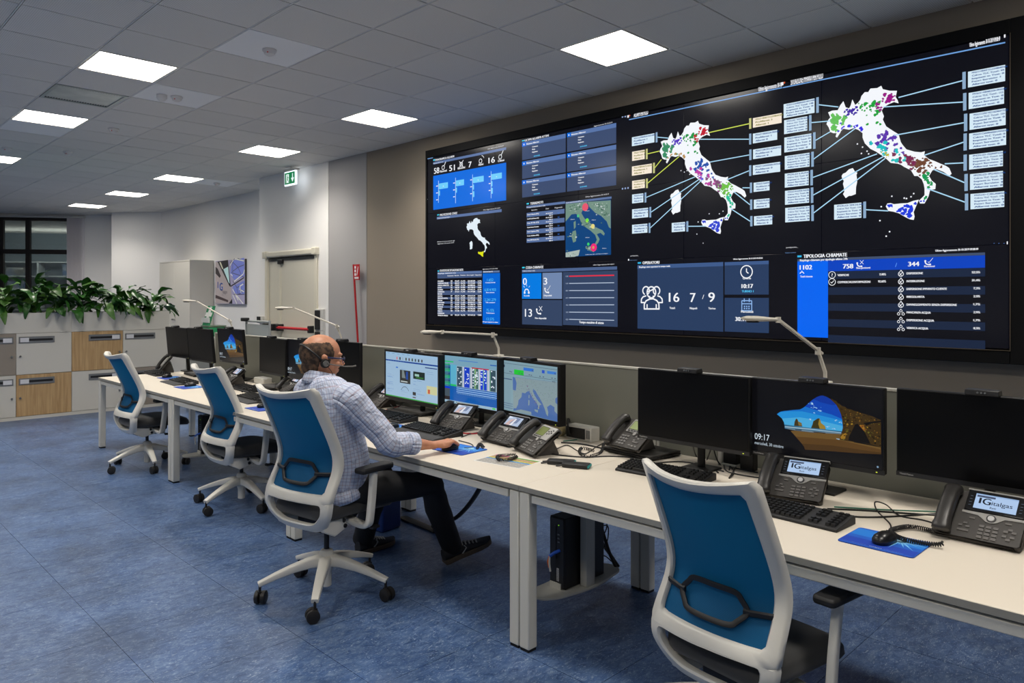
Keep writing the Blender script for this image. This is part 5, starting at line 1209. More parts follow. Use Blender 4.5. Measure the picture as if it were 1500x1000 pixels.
def content_sched(c, W_, H_):
    c.rect(0, 0, W_, H_, (16, 88, 168), 1); c.rect(0, H_*.8, W_, H_, (116, 158, 180), 2); c.rect(W_*.14, H_*.36, W_*.26, H_*.82, (90, 170, 200), 2); c.rect(W_*.14, H_*.36, W_*.26, H_*.4, (40, 180, 100), 3)
    c.rect(0, 0, W_, H_*.055, (150, 180, 200), 3); c.rect(W_*.01, H_*.86, W_*.2, H_*.885, (30, 190, 100), 4); c.rect(W_*.3, H_*.91, W_*.66, H_*.925, (70, 120, 190), 4); c.rect(W_*.88, H_*.88, W_*.99, H_*.9, (40, 90, 170), 4)
    for k in range(14):
        y = H_*(.80-.035*k); c.rect(0, y, W_*.13, y+H_*.03, ((30, 180, 90), (50, 110, 130), (40, 80, 110), (30, 150, 80))[k % 4], 3); c.rect(W_*.03, y+.004, W_*.10, y+.007, (110, 150, 160), 4)
    c.rect(0, H_*.30, W_*.13, H_*.33, (20, 50, 210), 3); c.rect(0, H_*.055, W_*.13, H_*.3, (70, 84, 96), 3); c.rect(0, H_*.055, W_*.13, H_*.13, (50, 44, 46), 4)
    c.rect(W_*.005, H_*.22, W_*.025, H_*.25, (200, 210, 40), 5); c.rect(W_*.005, H_*.18, W_*.025, H_*.21, (210, 60, 50), 5); c.rect(W_*.005, H_*.26, W_*.025, H_*.29, (40, 160, 60), 5)
    c.rect(W_*.26, H_*.36, W_, H_*.8, (150, 174, 188), 2)
    for x0, x1, col in ((.27, .365, (50, 74, 92)), (.41, .51, (24, 60, 190)), (.56, .595, (52, 80, 92)), (.61, .625, (110, 150, 60)), (.63, .665, (48, 90, 80)), (.71, .755, (20, 60, 200)), (.77, .82, (24, 64, 196)), (.885, .975, (54, 78, 90))):
        c.rect(W_*x0, H_*.37, W_*x1, H_*.79, col, 3)
        r_ = random.Random(int(x0*100))
        for k in range(9): x = W_*r_.uniform(x0, x1-.02); y = H_*r_.uniform(.39, .76); c.rect(x, y, x+W_*.022, y+H_*.022, (215, 226, 236), 4)
    for x in (.60, .763, .878): c.rect(W_*x, H_*.37, W_*(x+.006), H_*.79, (70, 170, 50), 4)
    for x in (.385, .535, .69, .845): c.rect(W_*x, H_*.37, W_*(x+.012), H_*.79, (214, 200, 220), 3)
    c.rect(W_*.55, H_*.785, W_*.86, H_*.805, (190, 34, 40), 5)
    for k in range(3): c.rect(W_*.26, H_*(.325-.04*k), W_, H_*(.34-.04*k), (150, 186, 226), 3)
    for k in range(34): c.rect(W_*(.27+.021*k), H_*.215, W_*(.28+.021*k), H_*.23, (130, 170, 200), 3)
    c.rect(W_*.19, H_*.01, W_*.22, H_*.045, (50, 80, 100), 5)
    for k in range(5): c.rect(W_*(.25+.03*k), H_*.015, W_*(.27+.03*k), H_*.04, (90, 120, 130), 5)
    c.rect(W_*.92, H_*.015, W_*.97, H_*.045, (60, 200, 80), 5)
def content_map(c, W_, H_):
    f = q2((78, 75), (768, 160), (85, 700), (775, 855)); c.rect(0, 0, W_, H_, (124, 154, 166), 1)
    S_ = ((72, 104, 160)); LD = (128, 148, 154)
    shapes(c, W_, H_, f, [('P', (225, 290, 765, 350, 775, 855, 235, 725), S_, 2),
        ('P', (225, 292, 765, 352, 768, 540, 745, 560, 745, 610, 770, 640, 770, 760, 735, 720, 735, 670, 690, 640, 650, 670, 665, 740, 660, 790, 640, 760, 625, 700, 595, 620, 565, 560, 530, 500, 515, 470, 485, 440, 480, 470, 505, 530, 540, 590, 585, 640, 560, 650, 555, 700, 540, 700, 545, 655, 510, 600, 480, 560, 455, 510, 430, 470, 405, 480, 385, 500, 345, 490, 340, 545, 300, 590, 295, 640, 270, 690, 235, 690), LD, 3),
        ('P', (225, 292, 255, 300, 275, 370, 265, 465, 228, 455), S_, 4), ('P', (425, 580, 440, 590, 438, 650, 424, 655), LD, 3), ('P', (430, 520, 440, 520, 438, 560, 428, 560), LD, 3), ('P', (500, 700, 545, 712, 540, 745, 505, 725), LD, 3), ('P', (240, 722, 330, 705, 460, 735, 465, 775, 240, 726), LD, 3),
        ('R', (95, 300, 215, 312), (70, 90, 120), 4), ('P', (243, 195, 367, 210, 367, 272, 243, 255), (30, 190, 50), 4), ('P', (365, 170, 490, 186, 490, 225, 365, 208), (50, 110, 200), 4), ('P', (590, 200, 622, 204, 622, 244, 590, 240), (40, 80, 190), 4), ('P', (652, 210, 755, 222, 755, 258, 652, 245), (60, 120, 200), 4),
        ('P', (92, 130, 118, 133, 118, 166, 92, 163), (50, 60, 80), 4), ('L', (90, 110, 765, 195), (60, 76, 96), 4, .002), ('L', (90, 235, 765, 330), (60, 76, 96), 4, .002), ('L', (95, 612, 225, 640), (90, 110, 140), 4, .004), ('L', (95, 640, 225, 668), (90, 110, 140), 4, .004), ('L', (95, 668, 225, 696), (90, 110, 140), 4, .004)])
    r_ = random.Random(8); shp = []
    for k in range(330):
        x = r_.uniform(230, 762); y = r_.uniform(300, 560)+(x-230)*.05
        if x > 500: y += r_.uniform(0, 90)
        elif x > 300 and y > 470: continue
        if 225 < x < 275 and y < 470: continue
        s_ = r_.uniform(2, 4.5); shp.append(('P', (x-s_, y, x, y-s_, x+s_, y, x, y+s_), r_.choice(((104, 124, 130), (110, 150, 120), (96, 110, 120), (120, 130, 140))), 5))
    for k in range(26):
        t_ = k/26; x = 405+t_*150+r_.gauss(0, 7); y = 400+t_*290+r_.gauss(0, 8); shp.append(('P', (x-5, y, x, y-5, x+5, y, x, y+5), r_.choice(((60, 60, 150), (90, 50, 110), (150, 60, 70))), 6))
    for x, y in ((180, 215), (200, 222), (430, 258), (455, 262), (560, 275), (600, 282), (700, 295), (735, 300), (300, 235), (335, 242), (470, 205), (735, 238), (710, 340), (730, 342)): shp.append(('R', (x, y, x+16, y+10), (70, 80, 96), 5))
    shapes(c, W_, H_, f, shp)
def monitor(label, pL, xL, yt, yb, pR, xR, content=None, tilt=0, width=None, old=False, logo=True, group='monitors on the desk row', armY=None):
    A = at_x(pL, yb, xL); zt_ = at_x(pL, yt, xL).z; B = at_x(pR, yb, xR)
    d = Vector((B.x-A.x, B.y-A.y, 0)); W_ = width or d.length; u = d.normalized(); H_ = zt_-A.z
    c0 = Vector((A.x, A.y, 0))+u*(W_/2); rz = math.atan2(u.x, -u.y)
    t = empty('monitor', (c0.x, c0.y, A.z), rz, label, 'monitor', group)
    if tilt: t.rotation_euler = (0, R(-tilt), rz)
    bz = .016 if old else .006; bb = .028 if old else .020
    MB().span((.0, -W_/2, 0), (.045 if old else .028, W_/2, H_)).build('casing', M_MB, t, bevel=.004)
    if not old: MB().span((-.002, -W_/2, 0), (.0, W_/2, bb-.002)).build('chin', mat('monitor_chin', (34, 34, 36), .4), t)
    else:
        r_ = MB(); r_.span((-.006, -W_/2, 0), (.001, W_/2, bb)); r_.span((-.006, -W_/2, H_-bz), (.001, W_/2, H_)); r_.span((-.006, -W_/2, bb), (.001, -W_/2+bz, H_-bz)); r_.span((-.006, W_/2-bz, bb), (.001, W_/2, H_-bz)); r_.build('bezel', M_MB, t, bevel=.002)
    sw, sh = W_-2*bz, H_-bb-bz
    s_ = MB(); s_.span((-.0015, -sw/2, bb), (.002, sw/2, bb+sh)); s_.build('screen', M_SCR, t, smooth=False)
    if content:
        c = Canvas((-.0018, sw/2, bb), (0, -1, 0), (0, 0, 1), .0002); content(c, sw, sh); c.build('screen_image', t)
    if logo:
        c = Canvas((-.0065 if old else -.0022, W_/2, 0), (0, -1, 0), (0, 0, 1), .0003)
        c.text('ThinkVision' if not old else 'Lenovo', .012, .006, .007, (190, 190, 190), 1, width=.05, bold=.0006); c.build('maker_name', t, M_PRINT)
    MB().box((-.0025 if not old else -.0065, -W_/2+.03, .009), (.002, .006, .003)).build('power_light', mat('power_led', (200, 210, 60), .4, emit=((190, 210, 60), 1)), t)
    # webcam bar on top
    k = MB(); k.prism([(-.03, H_), (-.026, H_+.020), (.02, H_+.022), (.028, H_)], -.055, .055, 'y'); w_ = k.build('webcam_bar', PL_DARK, t, bevel=.003)
    for q in (-.012, 0, .012): MB().cyl((-.030, q, H_+.011), (-.034, q, H_+.011), .0035, n=10).build('lens', METAL, w_)
    # arm to the partition
    k = MB(); k.box((.04 if not old else .055, 0, H_*.5), (.03, .11, .11)); k.cyl((.05, 0, H_*.5), (.11, 0, H_*.5), .014, n=12)
    k.cyl((.10, 0, H_*.5+.03), (.10, 0, .74-A.z+.001), .019, n=16); k.box((.10, 0, .74-A.z+.006), (.13, .15, .011)); k.build('stand', M_MB, t, bevel=.003)
    return t
monitor('black switched-off monitor above the phone with the green display, nearest desk', 934, 3.12, 538.5, 640, 1098, 3.10)
monitor('monitor showing a beach cave picture with the time 09:17, nearest desk', 1100, 3.14, 552, 664, 1296, 3.13, content_lock)
monitor('black switched-off monitor cut by the right photo edge', 1313, 3.16, 568, 695, 1500, 3.16, width=.60)
monitor('lit monitor showing a pale web page, nearest to the seated man', 564, 3.20, 511, 583, 644, 3.14, content_web, old=True)
monitor('lit monitor with a blue schedule table, middle of the three lit ones', 648, 3.20, 516, 593, 731, 3.16, content_sched, old=True)
monitor('lit monitor with a map of the Mediterranean, rightmost of the three lit ones', 734, 3.21, 523, 605, 820, 3.10, content_map, old=True)
monitor('farthest black monitor, leftmost in the photo, in front of the lockers', 246, 3.15, 478, 521, 277.5, 3.15, tilt=5)
monitor('second black monitor from the lockers on the farthest desk', 278, 3.15, 479.5, 527, 313, 3.15, tilt=5)
monitor('small looking far monitor with a beach cave picture on the farthest desk', 322, 3.18, 480, 529, 359, 3.18, content_lock, tilt=5)
monitor('black monitor standing alone left of the door push bar, second far desk', 380, 3.18, 493, 545, 418, 3.13)
monitor('monitor with a beach picture partly hidden by the head of the man', 420.5, 3.15, 496, 553, 470, 3.15, content_lock)
monitor('black monitor just right of the face of the man', 478, 3.18, 498, 560, 527, 3.18)

# ================================================================== PHONES
M_PH = mat('phone_charcoal', (66, 63, 60), .5); M_PH2 = mat('phone_handset', (48, 46, 44), .38); M_SIL = mat('phone_silver', (176, 174, 170), .32, .3)
def phone(label, FL, FR, kind='c', z=.74, face='logo', slope=37, k=1.0, cord=True):
    FL, FR = Vector((FL[0], FL[1], 0)), Vector((FR[0], FR[1], 0)); mid = (FL+FR)/2-Vector((.035, 0, 0)); u = (FR-FL).normalized(); rz = math.atan2(u.x, -u.y)
    t = empty('desk_phone', (mid.x, mid.y, z), rz, label, 'phone', 'desk phones'); t.scale = (k, k, k)
    a = R(slope); ca_, sa_ = math.cos(a), math.sin(a)
    def pl(u_, v_, w_=0): return Vector((v_*ca_-w_*sa_+.012, -u_, .020+v_*sa_+w_*ca_*.8))
    LV = .205; m_ = MB()
    out = [(p.x, p.y) for p in polyround([(-.132, 0), (.134, 0), (.134, LV), (-.132, LV)], [.014]*4, 4)]
    lo = [pl(x, y, -.026) for x, y in out]; hi = [pl(x, y, -.004) for x, y in out]; n = len(out)
    tp = [pl(x*.985, .1025+(y-.1025)*.985, 0) for x, y in out]
    m_.add(lo+hi+tp, [tuple(range(n))]+[(i, (i+1) % n, n+(i+1) % n, n+i) for i in range(2*n) if (i+1) % n or True if i % n != n-1]+[(n-1, 0, n, 2*n-1), (2*n-1, n, 2*n, 3*n-1)]+[tuple(range(2*n, 3*n))])
    m_.build('body', M_PH, t)
    s_ = MB(); q = pl(0, .17, -.026); s_.prism([(.03, 0), (q.x-.02, q.z-.02), (q.x+.0, q.z-.03), (q.x+.035, .0)], -.085, .085, 'y'); s_.build('foot_stand', M_PH, t, bevel=.004)
    # handset in its cradle on the left
    h_ = MB(); hp = catmull([pl(-.095, -.002, .022), pl(-.095, .02, .030), pl(-.095, .06, .038), pl(-.095, .105, .040), pl(-.095, .15, .038), pl(-.095, .18, .030), pl(-.095, .195, .018)], 3)
    rr = [(.032 if i < 4 or i > len(hp)-5 else .028) for i in range(len(hp))]; rr[0] = rr[-1] = .022
    h_.tube(hp, [r_*.93 for r_ in rr], 14, r2=[r_*.62 for r_ in rr], up=pl(0, 0, 1)-pl(0, 0, 0), sq=.7); h_.ball(pl(-.095, .022, .016), (.024, .024, .018), 12, 7); h_.ball(pl(-.095, .188, .014), (.024, .024, .018), 12, 7)
    h_.build('handset', M_PH2, t, angle=60)
    O = pl(-.062, 0, .0006); U = pl(1, 0, 0)-pl(0, 0, 0); V = pl(0, 1, 0)-pl(0, 0, 0)
    def key(mb, u_, v_, w_, h__, d=.004): 
        c_ = pl(u_, v_, d/2); Q = Matrix((V, -U, V.cross(-U))).transposed().to_4x4(); mb.box((0, 0, 0), (h__, w_, d), M=Matrix.Translation(c_) @ Q)
    kb = MB()
    if kind == 'c':
        for i in range(3):
            for j in range(4): key(kb, .015+.021*i, .014+.0155*j, .015, .010)
        for (x, y) in ((-.035, .062), (-.048, .05), (-.026, .048)): key(kb, x, y, .012, .008)
        key(kb, -.037, .030, .034, .008)
        for (x, y) in ((.098, .066), (.086, .056), (.110, .056), (.085, .036), (.108, .036), (.097, .024)): key(kb, x, y, .013, .009)
        key(kb, -.02, .088, .016, .007); key(kb, .088, .090, .018, .007)
    else:
        for i in range(3):
            for j in range(4): key(kb, -.035+.021*i, .022+.0185*j, .015, .011)
        for (x, y) in ((.065, .085), (.085, .092), (.085, .074), (.105, .085), (.065, .060), (.095, .048), (.058, .022), (.080, .020), (.104, .020)): key(kb, x, y, .015, .009)
        key(kb, .08, .048, .04, .008)
    tag(kb.build('keys', mat('phone_keys', (128, 126, 124), .5) if kind == 'g' else mat('phone_keys_dark', (104, 101, 98), .5), t, smooth=False), kind='stuff')
    dt = MB(); 
    if kind == 'c':
        # raised display head with silver band
        b_ = MB(); o2 = [(-.052, .118), (.132, .118), (.132, .207), (-.052, .207)]; lo = [pl(x, y, -.002) for x, y in o2]; hi = [pl(x, y+(.004), .012 if y > .15 else .006) for x, y in o2]
        b_.add(lo+hi, [(0, 3, 2, 1), (4, 5, 6, 7), (0, 1, 5, 4), (1, 2, 6, 5), (2, 3, 7, 6), (3, 0, 4, 7)]); b_.build('display_head', mat('phone_gloss_black', (16, 16, 18), .25), t, bevel=.002)
        sb = MB(); band = [(-.056, .117), (.134, .117), (.134, .108), (.075, .104), (.064, .094), (.052, .083), (.036, .079), (.020, .083), (.008, .094), (-.005, .104), (-.056, .108)]
        lo = [pl(x, y, 0) for x, y in band]; hi = [pl(x, y, .004) for x, y in band]; n = len(band)
        sb.add(lo+hi, [tuple(range(n, 2*n))]+[(i, (i+1) % n, n+(i+1) % n, n+i) for i in range(n)]); sb.build('silver_band', M_SIL, t)
        sb = MB(); o3 = [(-.054, .207), (.134, .207), (.134, .213), (-.054, .213)]; sb.add([pl(x, y, -.004) for x, y in o3]+[pl(x, y, .014) for x, y in o3], [(0, 3, 2, 1), (4, 5, 6, 7), (0, 1, 5, 4), (1, 2, 6, 5), (2, 3, 7, 6), (3, 0, 4, 7)]); sb.build('top_rim', M_SIL, t, bevel=.001)
        nb = MB(); nb.cyl(pl(.036, .0975, .002), pl(.036, .0975, .008), .0155, .0145, 20); nv_ = nb.build('navigation_ring', mat('ring_dark', (60, 60, 62), .4), t)
        nb = MB(); nb.cyl(pl(.036, .0975, .004), pl(.036, .0975, .010), .0115, .010, 20); nb.build('round_button', mat('button_silver', (205, 205, 205), .3), nv_)
        O = pl(-.026, .131, .0085); V2 = (pl(0, .2, .0135)-pl(0, .131, .0085)).normalized()
        c = Canvas(O, U, V2, .0005); w_, h__ = .128, .063
        if face == 'logo':
            c.rect(0, 0, w_, h__, (172, 198, 232), 1); c.rect(.004, h__-.014, .06, h__-.006, (70, 80, 104), 2); c.rect(0, h__-.005, w_, h__, (150, 178, 216), 2)
            c.rect(.013, .022, .020, .046, (30, 34, 44), 3); c.text('G', .024, .020, .027, (30, 34, 44), 3, width=.024, bold=.002); c.text('italgas', .052, .022, .017, (40, 48, 66), 3, width=.062, bold=.0005); c.text('Reti', .05, .006, .008, (60, 70, 90), 3, width=.018, bold=.0004)
        else:
            c.rect(0, 0, w_, h__, (176, 190, 214), 1); c.poly([(.01, 0), (.06, 0), (.09, .03), (.07, .05), (.03, .04)], (206, 176, 170), 2); c.poly([(.04, .01), (.1, .02), (.11, .055), (.07, .06)], (120, 134, 166), 3); c.poly([(.0, .045), (.04, .055), (.02, .063), (0, .063)], (214, 222, 236), 2); c.poly([(.05, .0), (.07, 0), (.08, .05), (.066, .05)], (226, 226, 232), 4)
        for i in range(4): c.rect(-.016, .008+.013*i, -.008, .012+.013*i, (70, 76, 84), 1); c.rect(w_+.008, .008+.013*i, w_+.016, .012+.013*i, (70, 76, 84), 1)
        c.build('display', t)
    else:
        b_ = MB(); o2 = [(p.x, p.y) for p in polyround([(-.040, .108), (.124, .108), (.128, .200), (-.036, .200)], [.006]*4, 3)]; n = len(o2); lo = [pl(x, y, 0) for x, y in o2]; hi = [pl(x, y, .006) for x, y in o2]
        b_.add(lo+hi, [tuple(range(n, 2*n))]+[(i, (i+1) % n, n+(i+1) % n, n+i) for i in range(n)]); bz = b_.build('display_bezel', M_SIL, t)
        c = Canvas(pl(-.026, .128, .0066), U, V, .0004); c.rect(-.003, -.003, .083, .061, (40, 42, 40), 1); c.rect(0, 0, .080, .058, (116, 128, 62) if face != 'pale' else (160, 176, 118), 2); c.build('display', t, M_PRINT)
        kk = MB()
        for i in range(4): key(kk, -.018+.022*i, .116, .014, .005, .009)
        for (x, y) in ((.075, .165), (.093, .17), (.108, .178), (.075, .148), (.093, .152), (.108, .16)): key(kk, x, y, .007, .007, .009)
        kk.build('soft_keys', mat('soft_key', (60, 60, 62), .5), bz, smooth=False)
        nb = MB(); nb.cyl(pl(.036, .100, .002), pl(.036, .100, .007), .012, .011, 16); nb.build('navigation_key', M_SIL, t)
    return t
def coil(pts, r=.007, turns=40, wire=.0022, name='cord', label=None, parent=None):
    P_ = catmull(pts, 10); L = [0]
    for a, b_ in zip(P_[:-1], P_[1:]): L.append(L[-1]+(b_-a).length)
    n = turns*8; out = []; fr = frames(P_)
    for k in range(n+1):
        s = L[-1]*k/n; i = max(j for j in range(len(P_)-1) if L[j] <= s+1e-9); q = (s-L[i])/max(1e-9, L[i+1]-L[i]); p = P_[i]+(P_[i+1]-P_[i])*q
        T, S, N = fr[i]; a = 2*math.pi*turns*k/n; out.append(p+S*math.cos(a)*r+N*math.sin(a)*r)
    m_ = MB(); m_.tube(out, wire, 4); return m_
def tg(x, y, z=.74): return Vector((x, y, z))
ph = []
ph.append(phone('phone with lit logo display between the beach picture monitor and the keyboard', (2.945, 1.479), (2.99, 1.21)))
ph.append(phone('phone with lit logo display at the right photo edge, beside the blue mouse pad', (2.912, 0.802), (2.903, 0.527)))
ph.append(phone('phone with green display standing on a closed black laptop', (3.195, 2.49), (3.145, 2.225), 'g', .775, 'pale'))
ph.append(phone('grey-framed phone with olive display at the right of the lit monitors', (2.895, 2.90), (2.80, 2.635), 'g', .74, 'olive'))
ph.append(phone('phone behind the grey-framed olive display phone, below the lit map monitor', (2.93, 3.20), (2.90, 2.925), 'c', .74, 'pic'))
ph.append(phone('phone directly behind the keyboard under the blue schedule monitor', (2.99, 3.73), (3.01, 3.45), 'c', .74, 'pic'))
ph.append(phone('phone left of the lit web page monitor, behind the shoulder of the man', (3.25, 4.90), (3.20, 4.63), 'c', .74, 'pic'))
ph.append(phone('phone with a pale display on the farther desk, below the beach picture monitor', (3.05, 7.12), (3.02, 6.84), 'c', .74, 'pic'))
ph.append(phone('dark phone mostly hidden by the collar of the man', (3.15, 6.12), (3.10, 5.85), 'c', .74, 'pic'))
ph.append(phone('farthest phone, standing below the two black monitors by the lockers', (3.06, 8.76), (2.96, 8.50), 'g', .74, 'olive', 52))
# coiled cords and cables
def thing_mesh(m_, name, m, label, cat, group=None, **k): return tag(m_.build(name, m, None, **k), label, cat, group)
C_ = mat('coiled_cord_black', (26, 25, 25), .5)
thing_mesh(coil([gp(1382, 795, .76), gp(1371, 797, .752), gp(1330, 791, .752), gp(1310, 783, .752), gp(1306, 776, .752), gp(1330, 771, .752), gp(1352, 774, .752), gp(1374, 780, .752)], turns=62), 'phone_cord', C_, 'coiled black cord looping over the blue mouse pad on the right desk', 'cord')
thing_mesh(coil([gp(755, 666, .752), gp(742, 666, .752), gp(729, 668, .752), gp(732, 673, .752), gp(748, 672, .752), gp(757, 668, .752)], turns=40), 'phone_cord', C_, 'coiled black cord lying on the coloured sheet', 'cord')
thing_mesh(coil([gp(884, 650, .755), gp(880, 662, .75), gp(862, 668, .75), gp(850, 664, .75), gp(852, 656, .75), gp(870, 660, .75)], turns=44), 'phone_cord', C_, 'loosely wound coiled cord beside the phone on the black laptop', 'cord')
thing_mesh(coil([gp(708, 655, .76), gp(703, 650, .755), gp(699, 656, .752)], turns=12, r=.008), 'phone_cord', C_, 'short end of coiled cord hanging at the phone below the lit map monitor', 'cord')
def cable(label, pts, r=.0028, m=None, z=.7435):
    P_ = catmull([gp(p[0], p[1], z+(p[2] if len(p) > 2 else 0)) for p in pts], 6); m_ = MB(); m_.tube(P_, r, 6)
    return thing_mesh(m_, 'cable', m or MATS['black_plastic'], label, 'cable', 'loose cables on the desks')
GRN = mat('green_cable', (30, 110, 90), .5); REDC = mat('red_cable', (170, 30, 40), .5)
cable('thin black mouse cable looping up behind the blue mouse pad on the right desk', [(1305, 776), (1303, 766), (1285, 748), (1282, 735, .02), (1298, 739, .01), (1318, 755), (1350, 761), (1368, 766)])
cable('black cable running between the two logo phones', [(1212, 745), (1260, 747), (1320, 751), (1370, 754)], .0035)
cable('second black cable between the logo phones, nearer the desk edge', [(1205, 752), (1262, 757), (1310, 756), (1372, 752)], .0035)
cable('green cable between the logo phones', [(1222, 742), (1290, 746), (1372, 749)], .0025, GRN)
cable('green cable in front of the white power adapter', [(825, 646), (850, 643), (872, 639), (880, 634)], .003, GRN)
cable('thick black cable crossing the desk in front of the white power adapter', [(822, 648), (850, 650), (880, 656), (905, 664)], .005)
cable('curling black cable between the olive phone and the wound cord', [(808, 662), (820, 655), (832, 652), (846, 660), (858, 664), (872, 655), (885, 648)])
cable('long black cable behind the two small black devices', [(800, 664), (850, 669), (900, 668), (945, 672)], .004)
for k, pts in enumerate(([(1015, 652, .1), (1020, 668), (1035, 682), (1060, 690)], [(1042, 655, .1), (1036, 672), (1030, 684)], [(1045, 657, .1), (1055, 680), (1080, 686), (1110, 692)], [(1060, 672), (1075, 690), (1068, 700), (1078, 684), (1082, 676), (1072, 676), (1068, 688)], [(960, 678), (1000, 676), (1040, 684), (1052, 692)], [(1118, 700), (1090, 696), (1065, 690), (1060, 680)])):
    cable(('black cable hanging from the left nearest monitor', 'black cable crossing under the left nearest monitor', 'black cable leading to the beach picture monitor', 'tangled black cable knot under the nearest monitors', 'black cable behind the keyboard of the nearest chair', 'black cable curling beside the black adapter box')[k], pts, .0032)
for k, pts in enumerate(([(572, 592, .05), (578, 600, .02), (577, 610), (590, 612)], [(592, 590, .05), (582, 598), (583, 612)], [(690, 612), (700, 622), (712, 628)], [(704, 612, .02), (712, 622), (716, 630)], [(676, 640), (690, 635), (712, 632)], [(672, 645), (690, 650), (692, 655), (680, 656)], [(325, 556, .02), (345, 566), (356, 574), (362, 560)])):
    cable(('black cable hanging below the web page monitor', 'thin cable on the closed laptop under the web page monitor', 'black cable right of the picture phone', 'second cable right of the picture phone', 'black cable beside the red cable', 'mouse cable curling on the blue mouse pad of the man', 'tangled cable by the far picture phone')[k], pts, .003)
cable('red cable behind the hand of the man', [(676, 634), (695, 635), (714, 632)], .0042, REDC)
cable('red cable under the far left phone of the man', [(566, 600), (575, 598), (586, 594)], .004, REDC)
# keyboards and mice
KEYM = mat('keycaps_black', (15, 15, 16), .5)
def keyboard(label, cx, cy, rz=0, rest=False, z=.74, L=.455):
    t = empty('keyboard', (cx, cy, z), rz, label, 'keyboard', 'black keyboards on the desks')
    D = .158; m_ = MB(); m_.prism([(-D/2, 0), (D/2, 0), (D/2, .030), (D/2-.01, .034), (-D/2+.01, .014), (-D/2, .010)], -L/2, L/2, 'y'); m_.build('base', PL_SOFT, t, bevel=.003)
    if rest: m_ = MB(); m_.prism([(-D/2-.075, 0), (-D/2, 0), (-D/2, .014), (-D/2-.06, .010), (-D/2-.075, .004)], -L/2, L/2, 'y'); m_.build('palm_rest', mat('palm_rest', (56, 56, 58), .7), t, bevel=.003)
    k = MB(); sl = math.atan2(.02, D-.02); M0 = Matrix.Rotation(-sl, 4, 'Y')
    for r_ in range(6):
        x = -.058+.0215*r_+(.004 if r_ == 5 else 0); z_ = .0135+(x+D/2)*.127
        for c_ in range(21):
            if r_ == 0 and 4 <= c_ <= 8: continue
            if c_ in (15, 18): continue
            y = L/2-.014-.0205*c_*(L/.455)-(.006 if c_ > 15 else 0)-(.004 if c_ > 18 else 0)
            if r_ in (1, 2) and 15 < c_ < 18 and r_ == 2: continue
            k.box((x, y, z_+.004), (.0165, .0165, .010), top=.8)
        if r_ == 0: k.box((x, L/2-.014-.0205*6, z_+.004), (.0165, .098, .010), top=.9)
    tag(k.build('keys', KEYM, t, smooth=False), kind='stuff'); return t
keyboard('keyboard in front of the logo phone and left of the blue mouse pad, nearest desk', 2.775, 1.265, R(-3))
keyboard('keyboard behind the top of the nearest chair', 2.975, 1.96, R(4))
keyboard('keyboard in front of the closed grey laptop, left of the other keyboard of the man', 3.00, 4.22, R(-2))
keyboard('keyboard with a grey palm rest beside the hand of the man', 2.865, 3.60, R(-2), True)
p_ = gp(361, 571); keyboard('rear keyboard of the pair on the desk behind the man', p_.x, p_.y, R(-3))
p_ = gp(365, 586); keyboard('front keyboard of the pair on the desk behind the man, with palm rest', p_.x+.05, p_.y, R(-3), True)
keyboard('keyboard on the farthest desk behind the back of the chair second from the lockers', 2.80, 7.42, R(-4), True)
keyboard('farthest keyboard, left of the farthest phone', 2.89, 8.40, R(-3))
def pad_tex():
    c = Canvas((0, 0, .0), (0, -1, 0), (1, 0, 0), .0002); W_, H_ = .245, .205; o = (-W_/2, -H_/2)
    PP_ = [(p.x, p.y) for p in polyround([(-W_/2, -H_/2), (W_/2, -H_/2), (W_/2, H_/2), (-W_/2, H_/2)], [.016]*4, 4)]
    c.poly(PP_, (14, 90, 196), 1); c.poly([(p[0]*.98, p[1]) for p in PP_ if p[1] < -.02]+[(W_/2-.004, -.03), (-W_/2+.004, -.03)] if False else [(-W_/2+.003, -H_/2+.012), (W_/2-.003, -H_/2+.012), (W_/2-.003, -.035), (-W_/2+.003, -.02)], (16, 62, 178), 2)
    c.poly([(-W_/2+.003, .01), (W_/2-.003, -.0), (W_/2-.003, H_/2-.016), (-W_/2+.003, H_/2-.016)], (20, 120, 214), 2)
    for k in range(13):
        a = R(200+k*13.5); L_ = .05+.03*((k*7) % 3)
        c.poly([(.035+.006*math.cos(a+1.57), .05+.006*math.sin(a+1.57)), (.035+L_*math.cos(a), .05+L_*math.sin(a)), (.035-.006*math.cos(a+1.57), .05-.006*math.sin(a+1.57))], (120, 190, 240), 3)
    c.disc((.035, .055), .018, (170, 220, 248), 4); c.text('italgas', -.02, -.088, .008, (220, 232, 250), 4, width=.04, bold=.0006); c.text('ascolto, il cliente al centro', -.112, -.086, .004, (150, 180, 230), 4, width=.08); c.text('qualita del servizio', .028, -.089, .004, (150, 180, 230), 4, width=.06)
    return c
def mouse_pad(label, cx, cy, rz=0, k=1):
    t = empty('mouse_pad', (cx, cy, .7401), rz, label, 'mouse pad', 'blue mouse pads')
    P_ = [(p.x, p.y) for p in polyround([(-.1025, -.1225), (.1025, -.1225), (.1025, .1225), (-.1025, .1225)], [.016]*4, 4)]
    m_ = MB(); m_.prism(P_, 0, .003); m_.build('mat', mat('pad_blue_edge', (20, 50, 140), .6), t)
    c = pad_tex(); c.v = [(p[0], p[1], p[2]+.0031) for p in c.v]; c.build('pad_print', t, M_PRINT); return t
